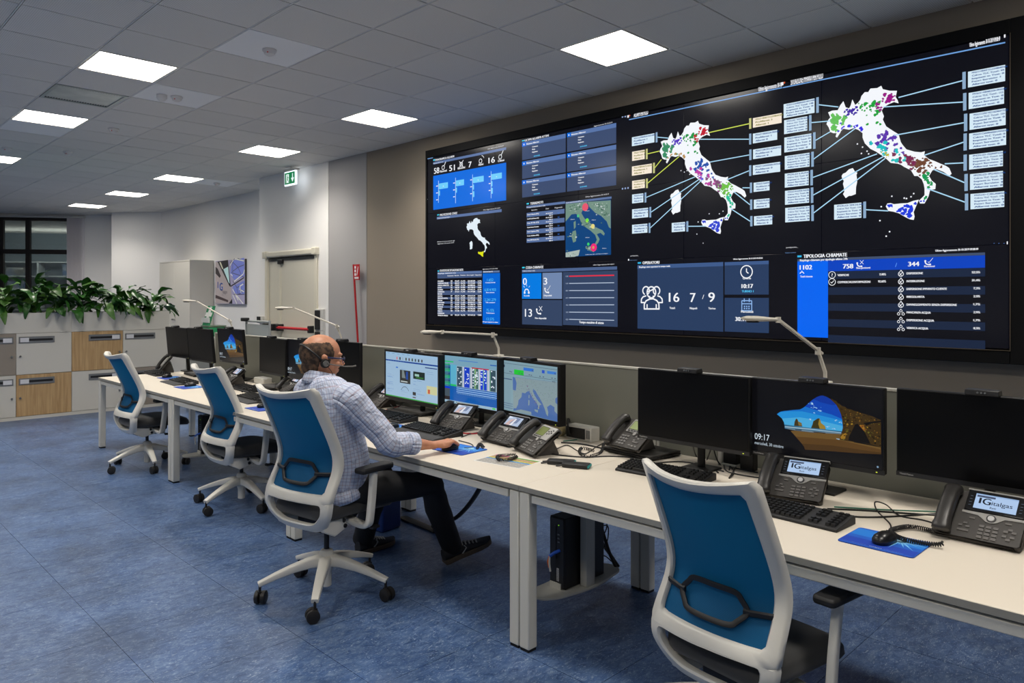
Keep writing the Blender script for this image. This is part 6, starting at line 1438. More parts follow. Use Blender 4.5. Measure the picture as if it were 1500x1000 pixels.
def mouse(label, cx, cy, rz=0, z=.7435):
    t = empty('computer_mouse', (cx, cy, z), rz, label, 'mouse', 'black computer mice')
    m_ = MB(); n = 20
    for (h, kx, ky) in ((0, .92, .9), (.006, 1, 1), (.016, .98, .96), (.026, .82, .8), (.033, .55, .52), (.036, .2, .2)):
        m_.v += [(math.copysign(abs(math.cos(6.283*j/n))**.8, math.cos(6.283*j/n))*.056*kx-.004*(h/.036), math.copysign(abs(math.sin(6.283*j/n))**.8, math.sin(6.283*j/n))*.032*ky, h) for j in range(n)]
    m_.f = [(i*n+j, i*n+(j+1) % n, (i+1)*n+(j+1) % n, (i+1)*n+j) for i in range(5) for j in range(n)]+[tuple(range(n)), tuple(range(5*n, 6*n))]; m_.m = [0]*len(m_.f)
    m_.build('body', mat('mouse_black', (20, 20, 22), .3), t, angle=70)
    m_ = MB(); m_.tube([(.024, -.004, .0275), (.024, .004, .0275)], .009, 12); m_.build('scroll_wheel', PL_SOFT, t); return t
mouse_pad('bright blue mouse pad on the nearest desk', 2.700, .886, R(-1)); mouse('black mouse on the bright blue pad of the nearest desk', 2.695, .885, R(-6))
mouse_pad('blue mouse pad under the right hand of the man', 2.665, 3.09, R(3)); mouse('black mouse under the right hand of the man', 2.615, 3.112, R(5))
mouse_pad('blue mouse pad beside the left hand of the man', 2.80, 3.88, R(2)); mouse('black mouse held by the left hand of the man', 2.775, 3.885, R(4))
p_ = gp(387, 600); mouse_pad('violet-blue mouse pad half hidden by the top of the chair of the man', p_.x+.03, p_.y+.06, 0); mouse('black mouse behind the top of the chair of the man', p_.x+.05, p_.y+.1, 0)
mouse_pad('blue mouse pad left of the farthest phone', 2.87, 7.93, 0); mouse('black mouse on the pad by the farthest phone', 2.85, 7.98, R(20))
mouse_pad('violet-blue mouse pad on the farthest desk just behind the second chair', 2.70, 7.0, 0); mouse('black mouse on the farthest desk just behind the second chair', 2.73, 7.05, R(10))
# closed laptops
def laptop(label, cx, cy, rz, ports=False):
    t = empty('closed_laptop', (cx, cy, .74), rz, label, 'laptop', 'closed laptops')
    MB().span((-.12, -.17, .004), (.12, .17, .018)).build('base', M_MB, t, bevel=.003)
    m_ = MB(); m_.span((-.12, -.17, .019), (.12, .17, .028)); m_.build('lid', mat('laptop_lid', (52, 50, 48), .5), t, bevel=.003)
    for k in range(5): MB().box((-.06+.03*k, -.1705, .011), (.016, .003, .006)).build('port', PL_DARK, t)
    for s in (-1, 1): MB().box((-.09, s*.14, .002), (.02, .03, .004)).build('rubber_foot', M_RUB, t)
laptop('closed black laptop carrying the phone with the green display', 3.30, 2.32, R(-6))
laptop('closed grey laptop under the web page monitor', 3.24, 4.28, R(-8))
laptop('closed grey laptop right of the farthest phone', 3.20, 8.0, R(-5)); laptop('closed grey laptop left of the farthest phone near the desk end', 3.18, 8.33+.0, R(4)) if False else None
laptop('closed grey laptop behind the pair of keyboards', 3.20, 6.42-.06, R(-10))
# small items
t = empty('power_adapter', (3.36, 2.79, .74), R(-3), 'white box-shaped power adapter with a dark front on the desk', 'adapter')
MB().span((-.03, -.10, 0), (.05, .10, .085)).build('housing', PL_WHITE, t, bevel=.006); MB().span((-.034, -.055, .012), (-.028, .095, .074)).build('dark_front', PL_DARK, t, bevel=.004)
for k in range(3): MB().span((-.034, -.092+.011*k, .02), (-.029, -.087+.011*k, .068)).build('vent_slot', M_SLOT, t)
m_ = MB(); m_.tube(catmull([(-.04, .06, .03), (-.05, .065, .08), (-.035, .075, .12), (-.03, .07, .10)], 5), .006, 8); m_.build('plug_cable', PL_DARK, t)
t = empty('beige_container', (3.35, 2.985, .74), 0, 'beige ribbed plastic container half behind the lit map monitor', 'container')
m_ = MB(); m_.span((-.045, -.05, 0), (.045, .08, .19)); m_.build('body', mat('beige_plastic', (206, 192, 150), .5), t, bevel=.02, seg=3)
for k in range(3): MB().span((-.049, -.05, .045+.045*k), (-.04, .08, .052+.045*k)).build('rib', MATS['beige_plastic'], t, bevel=.002)
t = empty('plastic_tub', (3.29, 4.0, .74), 0, 'small clear tub with a blue label between the lit monitors and the phone', 'tub')
m_ = MB(); m_.lathe([(.032, 0), (.036, .02), (.042, .09), (.046, .092), (.047, .098), (.02, .1)], 20); m_.build('tub', mat('tub_white', (190, 200, 200), .3), t)
m_ = MB(); m_.lathe([(.0345, .015), (.0422, .075), (.0424, .075), (.0347, .015)], 20); m_.build('label_band', mat('tub_label', (60, 150, 200), .5, noise=(18, 1, (190, 210, 70))), t)
t = empty('pink_bottle', (3.36, 4.02, .74), 0, 'thin bottle with a pink cap between two lit monitors', 'bottle')
m_ = MB(); m_.lathe([(.02, 0), (.022, .01), (.022, .16), (.012, .19), (.012, .2)], 14); m_.build('body', mat('bottle_grey', (150, 150, 146), .3), t)
m_ = MB(); m_.lathe([(.021, .20), (.021, .26), (.015, .27)], 14); m_.build('cap', mat('pink_cap', (214, 110, 110), .4), t)
t = empty('printed_sheet', (2.655, 2.70, .7402), R(8), 'sheet of paper with coloured bands in front of the olive display phone', 'paper')
MB().span((-.10, -.15, 0), (.10, .15, .0008)).build('sheet', mat('paper_white', (232, 230, 226), .6), t)
c = Canvas((0, 0, .0009), (0, -1, 0), (1, 0, 0), .0001); 
for (v0, v1, col) in ((-.092, -.01, (176, 172, 166)), (-.01, .012, (92, 150, 204)), (.012, .03, (212, 204, 60)), (.03, .068, (196, 160, 120)), (.068, .09, (118, 166, 84))): c.rect(-.142, v0, .142, v1, col, 1)
c.rect(-.14, .07, -.05, .092, (226, 110, 160), 2)
for k in range(7):
    for j in range(8): c.rect(-.136+.034*j, -.086+.025*k, -.11+.034*j, -.082+.025*k, (90, 90, 90), 3)
c.build('sheet_print', t, M_PRINT)
for k, (x, y, a, lb) in enumerate(((2.80, 2.46, 30, 'left one of two small black devices with teal sides'), (2.80, 2.36, 24, 'right one of two small black devices with teal sides'))):
    t = empty('handheld_device', (x, y, .74), R(a), lb, 'device', 'small black and teal devices')
    m_ = MB(); m_.prism([(p.x, p.y) for p in polyround([(-.035, -.07), (.035, -.07), (.03, .07), (-.03, .07)], [.016]*4, 4)], 0, .022); m_.build('body', PL_DARK, t, bevel=.005)
    MB().box((.0, -.055, .012), (.062, .035, .014)).build('teal_side', mat('teal_rubber', (20, 150, 150), .5), t, bevel=.003)
    for s in (-1, 1): MB().cyl((s*.015, .07, .008), (s*.018, .10, .004), .004, n=8).build('prong', PL_DARK, t)
t = empty('socket_block', (3.38, 1.84, .74), 0, 'white socket block on the desk under the joint of the two nearest monitors', 'socket')
MB().span((-.03, -.05, 0), (.04, .05, .012)).build('foot', PL_WHITE, t, bevel=.002); MB().span((-.03, .03, 0), (.04, .05, .13)).build('side', PL_WHITE, t, bevel=.002); MB().span((-.03, -.05, .118), (.04, .05, .13)).build('top', PL_WHITE, t, bevel=.002); MB().span((-.02, -.045, .012), (.03, .025, .11)).build('socket', PL_DARK, t, bevel=.004)
MB().span((-.05, -.15, .0), (.0, -.08, .11)).build('adapter', PL_DARK, t, bevel=.005)
t = empty('socket_block', (3.33, 6.80, .74), 0, 'white desk socket box on the desk behind the man, right of the far picture phone', 'socket')
MB().span((-.05, -.1, 0), (.05, .1, .06)).build('housing', PL_WHITE, t, bevel=.01)
# desk lamps
M_LW = mat('lamp_white', (220, 214, 200), .4)
def lamp(label, base, j1, j2, hd, x1=3.42, x2=3.2, x3=3.06):
    J1, J2, Hh = at_x(*j1, x1), at_x(*j2, x2), at_x(*hd, x3); y0 = J1.y-.02
    t = empty('desk_lamp', (3.455, y0, 1.187), 0, label, 'lamp', 'white desk lamps clamped to the partitions'); o = Vector((3.455, y0, 1.187)); J1, J2, Hh = J1-o, J2-o, Hh-o
    MB().span((-.03, -.025, -.08), (.03, .025, .008)).build('clamp', M_LW, t, bevel=.004)
    m_ = MB(); m_.tube([(0, 0, 0), (0, 0, .05), J1], .0085, 10); m_.build('post', M_LW, t)
    m_ = MB(); d = (J2-J1).normalized(); m_.tube([J1-d*.03, J2], .009, 8, r2=.007, sq=.6); m_.cyl(J1-Vector((0, 0, .02)), J1+Vector((0, 0, .014)), .013); ar = m_.build('arm', M_LW, t)
    m_ = MB(); m_.cyl(J2-Vector((0, 0, .014)), J2+Vector((0, 0, .012)), .012); d = (Hh-J2); path = [J2+d*k for k in (0, .25, .4, .6, .85, 1.0)]
    m_.tube(path, [.010, .012, .03, .042, .040, .022], 14, r2=[.008, .009, .011, .013, .012, .006], up=(0, 0, 1)); h = m_.build('head', M_LW, t)
    c_ = J2+d*.72; m_ = MB(); m_.cyl((c_.x, c_.y, c_.z-.017), (c_.x, c_.y, c_.z-.010), .028, n=18); m_.build('lamp_lens', PL_DARK, h)
lamp('white desk lamp in front of the video wall above the beach picture monitor', None, (1198, 513), (1140, 468), (1088, 466))
lamp('white desk lamp with a level arm above the lit monitors', None, (722, 490), (648, 486), (617, 486))
lamp('white desk lamp in front of the door, above the head of the man', None, (493, 477), (430, 451), (403, 451))
lamp('farthest white desk lamp in front of the tall cabinet', None, (336, 469), (288, 441), (267, 440))
# computer towers hung under the desks
def tower(label, y0, lab2):
    t = empty('computer_tower', (2.655, y0, .184), 0, label, 'computer', 'computer towers under the desks')
    MB().span((0, 0, 0), (.30, .098, .34)).build('case', mat('tower_black', (12, 12, 13), .45), t, bevel=.004)
    MB().span((-.006, .004, .004), (.002, .094, .336)).build('front_panel', PL_DARK, t, bevel=.003)
    MB().span((-.009, .052, .14), (-.004, .062, .30)).build('drive_slot', mat('slot_black', (6, 6, 7), .3), t)
    MB().box((-.008, .035, .305), (.003, .004, .004)).build('power_light', mat('green_led', (140, 220, 40), .4, emit=((120, 190, 40), .7)), t)
    for k in range(3): MB().box((-.008, .035, .26-.018*k), (.003, .012, .006)).build('port', M_SLOT, t)
    u_ = MB(); u_.tube([(-.004, .03, .185), (-.03, .045, .175), (-.045, .06, .16)], .007, 8, sq=.6); ub = u_.build('usb_plug', mat('usb_blue', (30, 90, 200), .4), t)
    u_ = MB(); u_.tube([(-.045, .06, .16), (-.04, .075, .13), (-.035, .072, .10)], .005, 6); u_.build('orange_tag', mat('tag_orange', (230, 110, 30), .5), ub)
    u_ = MB(); u_.tube([(-.045, .06, .16), (-.04, .066, .12), (-.04, .06, .085)], .005, 6); u_.build('white_strap', PL_WHITE, ub)
    c = Canvas((-.0075, .034, .035), (0, 0, 1), (0, 1, 0), .0004); c.rect(0, 0, .062, .014, (190, 190, 190), 1); c.text('lenovo', .004, .003, .009, (30, 30, 34), 2, width=.054, bold=.0008); c.build('maker_label', t, M_PRINT)
    h = empty('tower_holder', (2.655, y0, .17), 0, lab2, 'holder', 'white computer holders hung under the desks'); M_H = mat('holder_white', (196, 194, 184), .5)
    m_ = MB(); m_.prism([(p.x, p.y) for p in polyround([(-.14, .13), (-.16, .02), (-.08, -.03), (.08, -.06), (.2, -.06), (.42, -.02), (.45, .06), (.38, .15)], [.05]*8, 4)], 0, .012); m_.build('tray', M_H, h, bevel=.003)
    MB().span((.10, -.05, .012), (.165, -.008, .50)).build('post', M_H, h, bevel=.004)
    m_ = MB(); m_.span((-.012, .02, .012), (-.006, .09, .04)); m_.build('front_lip', M_H, h)
tower('black computer tower in a white holder below the nearest desk joint', 2.306, 'white tray and post holding the nearest computer tower')
tower('black computer tower below the farther desk joint behind the middle chair', 6.58, 'white tray and post holding the farther computer tower')
# hanging cable bundle behind the tower
m_ = MB()
for k, pts in enumerate(([(876, 755), (885, 785), (893, 810), (903, 832)], [(874, 757), (880, 790), (896, 815), (906, 830)], [(878, 756), (888, 758), (888, 775), (878, 792)], [(876, 772), (890, 770), (890, 790), (884, 800)], [(872, 812), (886, 814), (896, 822)], [(874, 798), (890, 806), (899, 826), (901, 836), (904, 838), (902, 832)])):
    m_.tube(catmull([at_x(p[0], p[1], 3.08+.012*k) for p in pts], 5), .009 if k < 2 else .0035, 6)
thing_mesh(m_, 'cable_bundle', PL_DARK, 'bundle of black cables hanging behind the nearest computer tower', 'cables')
r_ = random.Random(2); m_ = MB()
for k in range(12):
    x, y, z = r_.uniform(2.9, 3.2), r_.uniform(5.0, 5.9), r_.uniform(.45, .68); m_.tube(catmull([(x, y, .70), (x+r_.uniform(-.1, .1), y+r_.uniform(-.1, .1), z), (x+r_.uniform(-.15, .15), y+r_.uniform(-.2, .2), z-.06), (x, y+.15, .70)], 5), .005, 6)
thing_mesh(m_, 'cable_bundle', PL_DARK, 'tangle of black cables hanging below the desk behind the man', 'cables')
m_ = MB(); m_.tube(catmull([(3.25, 3.60, .70), (3.28, 3.56, .55), (3.28, 3.58, .35), (3.22, 3.74, .12), (3.12, 3.90, .03)], 8), .022, 8, r2=.012, up=(0, 1, 0))
thing_mesh(m_, 'cable_sleeve', PL_DARK, 'black curved cable sleeve running from the desk of the man to the floor', 'cable')
a, b_ = gp(590, 757, .01), gp(640, 778, .01); m_ = MB(); m_.tube([a, b_], .035, 8, r2=.008); thing_mesh(m_, 'floor_strip', PL_DARK, 'short black cable strip on the floor under the desk of the man', 'cable')
p_ = gp(545, 781, 0); t = empty('blue_bin', (p_.x+.12, p_.y+.05, 0), R(10), 'dark blue bin on the floor behind the left leg of the man', 'bin')
m_ = MB(); m_.box((0, 0, .12), (.18, .18, .24)); m_.build('body', mat('bin_blue', (16, 46, 112), .45), t, bevel=.015); MB().box((0, 0, .245), (.19, .19, .012)).build('rim', MATS['bin_blue'], t, bevel=.005)
# low cart, first aid case and frame behind the far partition
bx = 4.25; p_ = at_x(312, 500, bx)
t = empty('side_table', (bx, p_.y, 0), 0, 'low grey side cabinet behind the farthest partition', 'cabinet')
MB().span((-.2, -.45, .02), (.2, .45, 1.02)).build('body', mat('side_grey', (150, 152, 146), .5), t, bevel=.004); MB().span((-.21, -.46, 1.02), (.21, .46, 1.04)).build('top_panel', M_TRIM, t, bevel=.003)
t = empty('first_aid_case', (bx, p_.y-.02, 1.04), 0, 'green first aid case with a white cross card on top, behind the far monitors', 'case')
MB().span((-.12, -.13, 0), (.12, .13, .13)).build('case', mat('case_green', (20, 130, 80), .45), t, bevel=.012); MB().span((-.125, -.135, .13), (.125, .135, .15)).build('lid', mat('case_lid', (90, 110, 90), .45), t, bevel=.006)
m_ = MB(); m_.prism([(-.11, .15), (-.10, .15), (-.02, .42), (-.03, .42)], -.12, .12, 'y'); cd_ = m_.build('card', mat('card_green', (30, 140, 90), .5), t)
MB().prism([(-.112, .19), (-.104, .19), (-.028, .41), (-.036, .41)], -.035, .035, 'y').build('white_bar', mat('card_white2', (235, 235, 230), .5), cd_); MB().prism([(-.082, .275), (-.075, .275), (-.055, .33), (-.062, .33)], -.10, .10, 'y').build('white_bar', MATS['card_white2'], cd_)
MB().span((-.115, -.13, .19), (-.108, .13, .26)).build('white_panel', MATS['card_white2'], cd_)
bx = 4.6; a, b_ = at_x(361, 476, bx), at_x(395, 474, bx)
t = empty('folding_frame', (bx, (a.y+b_.y)/2, 0), 0, 'grey metal folding frame with a black clip behind the far partition', 'frame'); hw = (a.y-b_.y)/2; zt_ = 1.27
MG = mat('frame_grey_metal', (176, 180, 178), .4, .3)
for s in (-1, 1): MB().cyl((0, s*hw, 0), (0, s*hw, zt_), .016, n=10).build('upright', MG, t)
for z in (.3, zt_-.02): MB().cyl((0, -hw, z), (0, hw, z), .016, n=10).build('cross_bar', MG, t)
MB().span((-.005, -hw+.02, .34), (.005, hw-.02, zt_-.06)).build('panel', mat('frame_panel', (186, 190, 188), .4), t); MB().box((-.03, hw-.02, zt_), (.08, .12, .05)).build('clip', PL_DARK, t, bevel=.01)
# ================================================================== THE SEATED MAN
SK = mat('skin', (196, 138, 106), .5, noise=(30, .5, (176, 112, 84))); HAIR = mat('dark_hair', (52, 40, 32), .85, bump=(400, .6), noise=(45, .9, (112, 86, 66)))
def shirt_mat():
    m = bpy.data.materials.new('checked_shirt_cotton'); m.use_nodes = True; nt = m.node_tree; b = nt.nodes['Principled BSDF']
    uv = nt.nodes.new('ShaderNodeTexCoord'); sp = nt.nodes.new('ShaderNodeSeparateXYZ'); nt.links.new(uv.outputs['UV'], sp.inputs[0])
    def stripe(axis, period, off, wd):
        a = nt.nodes.new('ShaderNodeMath'); a.operation = 'MULTIPLY_ADD'; a.inputs[1].default_value = 1/period; a.inputs[2].default_value = off; nt.links.new(sp.outputs[axis], a.inputs[0])
        f = nt.nodes.new('ShaderNodeMath'); f.operation = 'FRACT'; nt.links.new(a.outputs[0], f.inputs[0])
        l = nt.nodes.new('ShaderNodeMath'); l.operation = 'LESS_THAN'; l.inputs[1].default_value = wd; nt.links.new(f.outputs[0], l.inputs[0]); return l
    prev = None; base = rgb((196, 204, 224))
    col = None
    def mixin(fac, c, prev):
        mx = nt.nodes.new('ShaderNodeMix'); mx.data_type = 'RGBA'; mu = nt.nodes.new('ShaderNodeMath'); mu.operation = 'MULTIPLY'; mu.inputs[1].default_value = .42; nt.links.new(fac.outputs[0], mu.inputs[0]); nt.links.new(mu.outputs[0], mx.inputs[0])
        if prev is None: mx.inputs[6].default_value = base
        else: nt.links.new(prev.outputs[2], mx.inputs[6])
        mx.inputs[7].default_value = rgb(c); return mx
    for ax in (0, 1):
        prev = mixin(stripe(ax, .034, 0, .11), (84, 96, 150), prev); prev = mixin(stripe(ax, .034, .5, .09), (150, 110, 118), prev)
    nt.links.new(prev.outputs[2], b.inputs['Base Color']); b.inputs['Roughness'].default_value = .8
    g = nt.nodes.new('ShaderNodeNewGeometry'); n = nt.nodes.new('ShaderNodeTexNoise'); n.inputs['Scale'].default_value = 14; n.inputs['Distortion'].default_value = 1.2; nt.links.new(g.outputs['Position'], n.inputs['Vector'])
    bp_ = nt.nodes.new('ShaderNodeBump'); bp_.inputs['Strength'].default_value = 1.0; bp_.inputs['Distance'].default_value = .02; nt.links.new(n.outputs['Fac'], bp_.inputs['Height']); nt.links.new(bp_.outputs[0], b.inputs['Normal'])
    return m
SH = shirt_mat(); TR = mat('black_trousers', (20, 20, 23), .75, bump=(18, .5)); SHOE = mat('dark_trainer', (34, 36, 42), .7); SOLE = mat('shoe_sole', (84, 74, 64), .7); LACE = mat('grey_lace', (176, 176, 176), .7)
man = empty('person', (2.06, 3.47, 0), 0, 'bald man in checked shirt and headset seated at the desk, hand on the mouse', 'person')
def mpart(mb, name, m, **k):
    o = mb.build(name, m, man, **k); o.location = (-2.06, -3.47, 0); return o
def ring_loft(mb, secs, n=28, uvs=True, up=None):
    """secs: (centre, halfwidth side, halfwidth normal[, squareness]); UV in metres around and along"""
    P_ = [Vector(s[0]) for s in secs]; fr = frames(P_, up); o = len(mb.v); Ln = 0
    for i, s in enumerate(secs):
        T, S, N = fr[i]
        if i: Ln += (P_[i]-P_[i-1]).length
        sqn = s[3] if len(s) > 3 else 1
        for j in range(n+1):
            a = 2*math.pi*j/n; ca_, sa_ = math.cos(a), math.sin(a); ca2 = math.copysign(abs(ca_)**sqn, ca_); sa2 = math.copysign(abs(sa_)**sqn, sa_)
            w_ = s[4](a, i) if len(s) > 4 else 1
            mb.v.append(tuple(P_[i]+S*(ca2*s[1]*w_)+N*(sa2*s[2]*w_))); mb.uv[len(mb.v)-1] = (j/n*3.1*(secs[len(secs)//2][1]+secs[len(secs)//2][2]), Ln)
    k = len(secs)
    for i in range(k-1):
        for j in range(n): mb.f.append((o+i*(n+1)+j, o+i*(n+1)+j+1, o+(i+1)*(n+1)+j+1, o+(i+1)*(n+1)+j)); mb.m.append(0)
def smooth_secs(secs, k=3):
    """catmull interpolation of section lists"""
    vals = [Vector(s[0]).to_tuple()+(s[1], s[2]) for s in secs]; n = len(vals); out = []
    for i in range(n-1):
        p0, p1, p2, p3 = vals[max(0, i-1)], vals[i], vals[i+1], vals[min(n-1, i+2)]
        for j in range(k):
            t_ = j/k; out.append([.5*((2*b_)+(c_-a)*t_+(2*a-5*b_+4*c_-d)*t_*t_+(d+3*b_-a-3*c_)*t_**3) for a, b_, c_, d in zip(p0, p1, p2, p3)])
    out.append(list(vals[-1])); return [((o[0], o[1], o[2]), o[3], o[4]) for o in out]
# key joints
RS, RE, RW = Vector((2.06, 3.26, 1.065)), Vector((2.225, 3.125, .835)), Vector((2.475, 3.10, .795))
LS, LE, LW_ = Vector((2.06, 3.66, 1.065)), Vector((2.31, 3.84, .86)), Vector((2.575, 3.885, .795))
wob = lambda seed, amp: (lambda a, i: 1+amp*math.sin(3*a+i*1.3+seed)+amp*.7*math.sin(5*a-i*2.1+seed*2))
# torso (sections: side = y, normal = x)
m_ = MB(); S_ = [((2.06, 3.45, .535), .175, .13), ((2.07, 3.45, .60), .20, .155), ((2.085, 3.45, .70), .205, .165), ((2.075, 3.455, .82), .20, .15), ((2.05, 3.46, .93), .205, .13), ((2.035, 3.46, 1.02), .215, .115), ((2.03, 3.465, 1.08), .20, .10), ((2.032, 3.475, 1.115), .155, .085), ((2.036, 3.485, 1.14), .095, .072), ((2.04, 3.49, 1.16), .07, .066)]
S2 = [(c, a, b_, .82, wob(i*.3, .008)) for i, (c, a, b_) in enumerate(smooth_secs(S_, 3))]
ring_loft(m_, S2, 40, up=(1, 0, 0))
def sleeve(Sh, El, Wr, side):
    mid = El+(Wr-El)*.52; cuff = El+(Wr-El)*.60
    T0 = Sh+(Vector((Sh.x, 3.46, Sh.z))-Sh)*.35+Vector((0, 0, .0))
    secs = [(T0, .075, .07), (Sh, .083, .080), (Sh+(El-Sh)*.35, .074, .072), (Sh+(El-Sh)*.75, .067, .064), (El+Vector((0, 0, -.006)), .066, .062), (El+(Wr-El)*.3, .059, .056), (mid, .056, .052)]
    ring_loft(m_, [(c, a, b_, 1, wob(i*.7+side, .03)) for i, (c, a, b_) in enumerate(smooth_secs(secs, 4))], 28)
    d = (Wr-El).normalized()
    c2 = [(mid-d*.035, .059, .055), (mid-d*.03, .063, .059), (cuff-d*.005, .062, .057), (cuff, .058, .053), (cuff-d*.012, .05, .045)]
    ring_loft(m_, [(c, a, b_, 1, wob(side+i*.2, .02)) for i, (c, a, b_) in enumerate(c2)], 28)
sleeve(RS, RE, RW, 0); sleeve(LS, LE, LW_, 2)
# collar and shirt tail
ring_loft(m_, [((2.030, 3.487, 1.125), .083, .080), ((2.032, 3.489, 1.15), .078, .076), ((2.036, 3.491, 1.178), .073, .073), ((2.034, 3.491, 1.180), .078, .079), ((2.028, 3.489, 1.150), .090, .088), ((2.028, 3.487, 1.135), .097, .094)], 32, up=(1, 0, 0))
ring_loft(m_, [((2.06, 3.45, .60), .203, .158), ((2.065, 3.45, .56), .212, .17), ((2.07, 3.45, .535), .208, .165)], 32, up=(1, 0, 0))
sh = mpart(m_, 'shirt', SH, angle=75, recalc=False)
sm_ = sh.modifiers.new('thickness', 'SOLIDIFY'); sm_.thickness = .002
# lanyard
m_ = MB(); m_.tube([Vector((2.033+.091*math.cos(a), 3.488+.094*math.sin(a), 1.148+.02*math.cos(a)*-1*0)) for a in [R(k) for k in range(100, 261, 16)]], .009, 6, r2=.002, up=(0, 0, 1)); mpart(m_, 'lanyard', mat('lanyard_blue', (20, 50, 100), .6))
# trousers
m_ = MB(); HR, KR, AR = Vector((2.10, 3.345, .575)), Vector((2.575, 3.250, .535)), Vector((2.81, 3.345, .135)); HL, KL, AL = Vector((2.10, 3.555, .575)), Vector((2.53, 3.66, .53)), Vector((2.555, 3.865, .115))
ring_loft(m_, [((1.985, 3.45, .60), .05, .05), ((1.99, 3.45, .60), .15, .075), ((2.06, 3.45, .585), .19, .085), ((2.13, 3.45, .58), .185, .085), ((2.2, 3.45, .575), .15, .07), ((2.24, 3.45, .57), .05, .04)], 28, up=(0, 0, 1))
for Hh, K, A in ((HR, KR, AR), (HL, KL, AL)):
    secs = [(Hh, .098, .09), (Hh+(K-Hh)*.4, .09, .085), (Hh+(K-Hh)*.8, .072, .072), (K+Vector((.012, 0, -.0)), .066, .068), (K+(A-K)*.12+Vector((.012, 0, 0)), .064, .066), (K+(A-K)*.4, .070, .073), (K+(A-K)*.75, .065, .066), (A+(A-K).normalized()*.0, .062, .064), (A+(A-K).normalized()*.045, .060, .066)]
    ring_loft(m_, [(c, a, b_, 1, wob(K.y*9+i*.4, .02)) for i, (c, a, b_) in enumerate(smooth_secs(secs, 4))], 24, up=(0, 1, 0))
mpart(m_, 'trousers', TR, angle=75)
# shoes
def shoe(ank, heel, toe, upv):
    d = (toe-heel).normalized(); u = Vector(upv).normalized(); u = (u-d*u.dot(d)).normalized(); s = d.cross(u); L = (toe-heel).length
    Q = Matrix((d, s, u)).transposed().to_4x4(); M0 = Matrix.Translation(heel) @ Q
    prof_ = [(0, .028, .0), (.02, .036, .0), (.08, .036, 0), (.15, .042, 0), (.21, .048, 0), (.26, .042, .004), (.29, .026, .010), (.30, .010, .014)]; kx = L/.30
    up_ = MB(); sl = MB(); n = 18; rows = []
    for x, hw, z0 in prof_:
        top = .085 if x < .09 else .085-.04*min(1, (x-.09)/.13) if x < .22 else .045-.02*((x-.22)/.08)
        row = []
        for j in range(n): a = 2*math.pi*j/n; ca_, sa_ = math.cos(a), math.sin(a); row.append((x*kx, hw*math.copysign(abs(ca_)**.8, ca_)*(1 if sa_ < .3 else .8), (z0+.018+(top-.018)*.5)+(top-.018)*.5*math.copysign(abs(sa_)**.8, sa_)))
        rows.append(row)
    up_.v = [tuple((M0 @ Vector(p)).xyz) for r_ in rows for p in r_]; up_.f = [(i*n+j, i*n+(j+1) % n, (i+1)*n+(j+1) % n, (i+1)*n+j) for i in range(len(rows)-1) for j in range(n)]+[tuple(range(n)), tuple(range((len(rows)-1)*n, len(rows)*n))]; up_.m = [0]*len(up_.f)
    o = mpart(up_, 'shoe', SHOE, angle=70)
    P_ = [(x*kx, hw*1.06) for x, hw, _ in prof_]+[(x*kx, -hw*1.06) for x, hw, _ in prof_[::-1]]
    sl.prism(P_, -.002, .026, M=M0); sl.build('sole', SOLE, o, bevel=.004)
    lc = MB()
    for k in range(5): x = (.115+.022*k)*kx; zt_ = .085-.04*min(1, (x/kx-.09)/.13)+.004; lc.tube([M0 @ Vector((x, -.024, zt_-.008)), M0 @ Vector((x+.006, 0, zt_+.003)), M0 @ Vector((x, .024, zt_-.008))], .0045, 6)
    lc.build('laces', LACE, o)
    st = MB()
    for s_ in (-1, 1): st.tube([M0 @ Vector((.10*kx, s_*.0385, .03)), M0 @ Vector((.13*kx, s_*.038, .055)), M0 @ Vector((.12*kx, s_*.034, .07))], .006, 6, r2=.0025)
    st.build('side_logo', LACE, o)
shoe(AR, Vector((2.775, 3.355, .012)), Vector((3.085, 3.285, .085)), (-.25, 0, 1)); shoe(AL, Vector((2.50, 3.855, .004)), Vector((2.80, 3.90, .004)), (0, 0, 1))
# body: head, neck, forearms and hands as one skin surface
HC = Vector((2.05, 3.508, 1.258)); HM = Matrix.Translation(HC) @ Matrix.Rotation(R(-11), 4, 'Z') @ Matrix.Rotation(R(9), 4, 'Y') @ Matrix.Scale(1.06, 4)
hp = lambda x, y, z: HM @ Vector((x, y, z))
bd = MB(); RH = HM.to_3x3()
bd.ball(hp(-.012, 0, .028), (.102, .080, .092), 28, 18, rot=RH); bd.ball(hp(.028, 0, .006), (.068, .068, .078), 24, 16, rot=RH); bd.ball(hp(.030, 0, -.048), (.060, .058, .062), 24, 16, rot=RH)
bd.ball(hp(.058, 0, -.085), (.030, .034, .026), 16, 10, rot=RH); bd.ball(hp(-.030, 0, -.035), (.056, .058, .07), 20, 12, rot=RH)
bd.tube([hp(.088, 0, .022), hp(.100, 0, .000), hp(.112, 0, -.016), hp(.106, 0, -.026)], [.010, .012, .017, .010], 12); 
for s in (-1, 1): bd.ball(hp(.104, s*.012, -.022), (.010, .009, .008), 10, 7, rot=RH); bd.ball(hp(.070, s*.034, .032), (.022, .026, .010), 12, 8, rot=RH); bd.ball(hp(.064, s*.044, -.020), (.024, .020, .020), 12, 8, rot=RH)
bd.ball(hp(.088, 0, -.046), (.011, .024, .006), 12, 8, rot=RH); bd.ball(hp(.086, 0, -.056), (.012, .021, .007), 12, 8, rot=RH)
for s in (-1, 1):
    Q = RH @ Matrix.Rotation(R(s*18), 3, 'Z')
    bd.ball(hp(-.012, s*.080, -.008), (.018, .007, .030), 14, 10, rot=Q); bd.ball(hp(-.018, s*.086, .006), (.014, .006, .018), 12, 8, rot=Q); bd.ball(hp(-.008, s*.080, -.030), (.009, .007, .010), 10, 7, rot=Q)
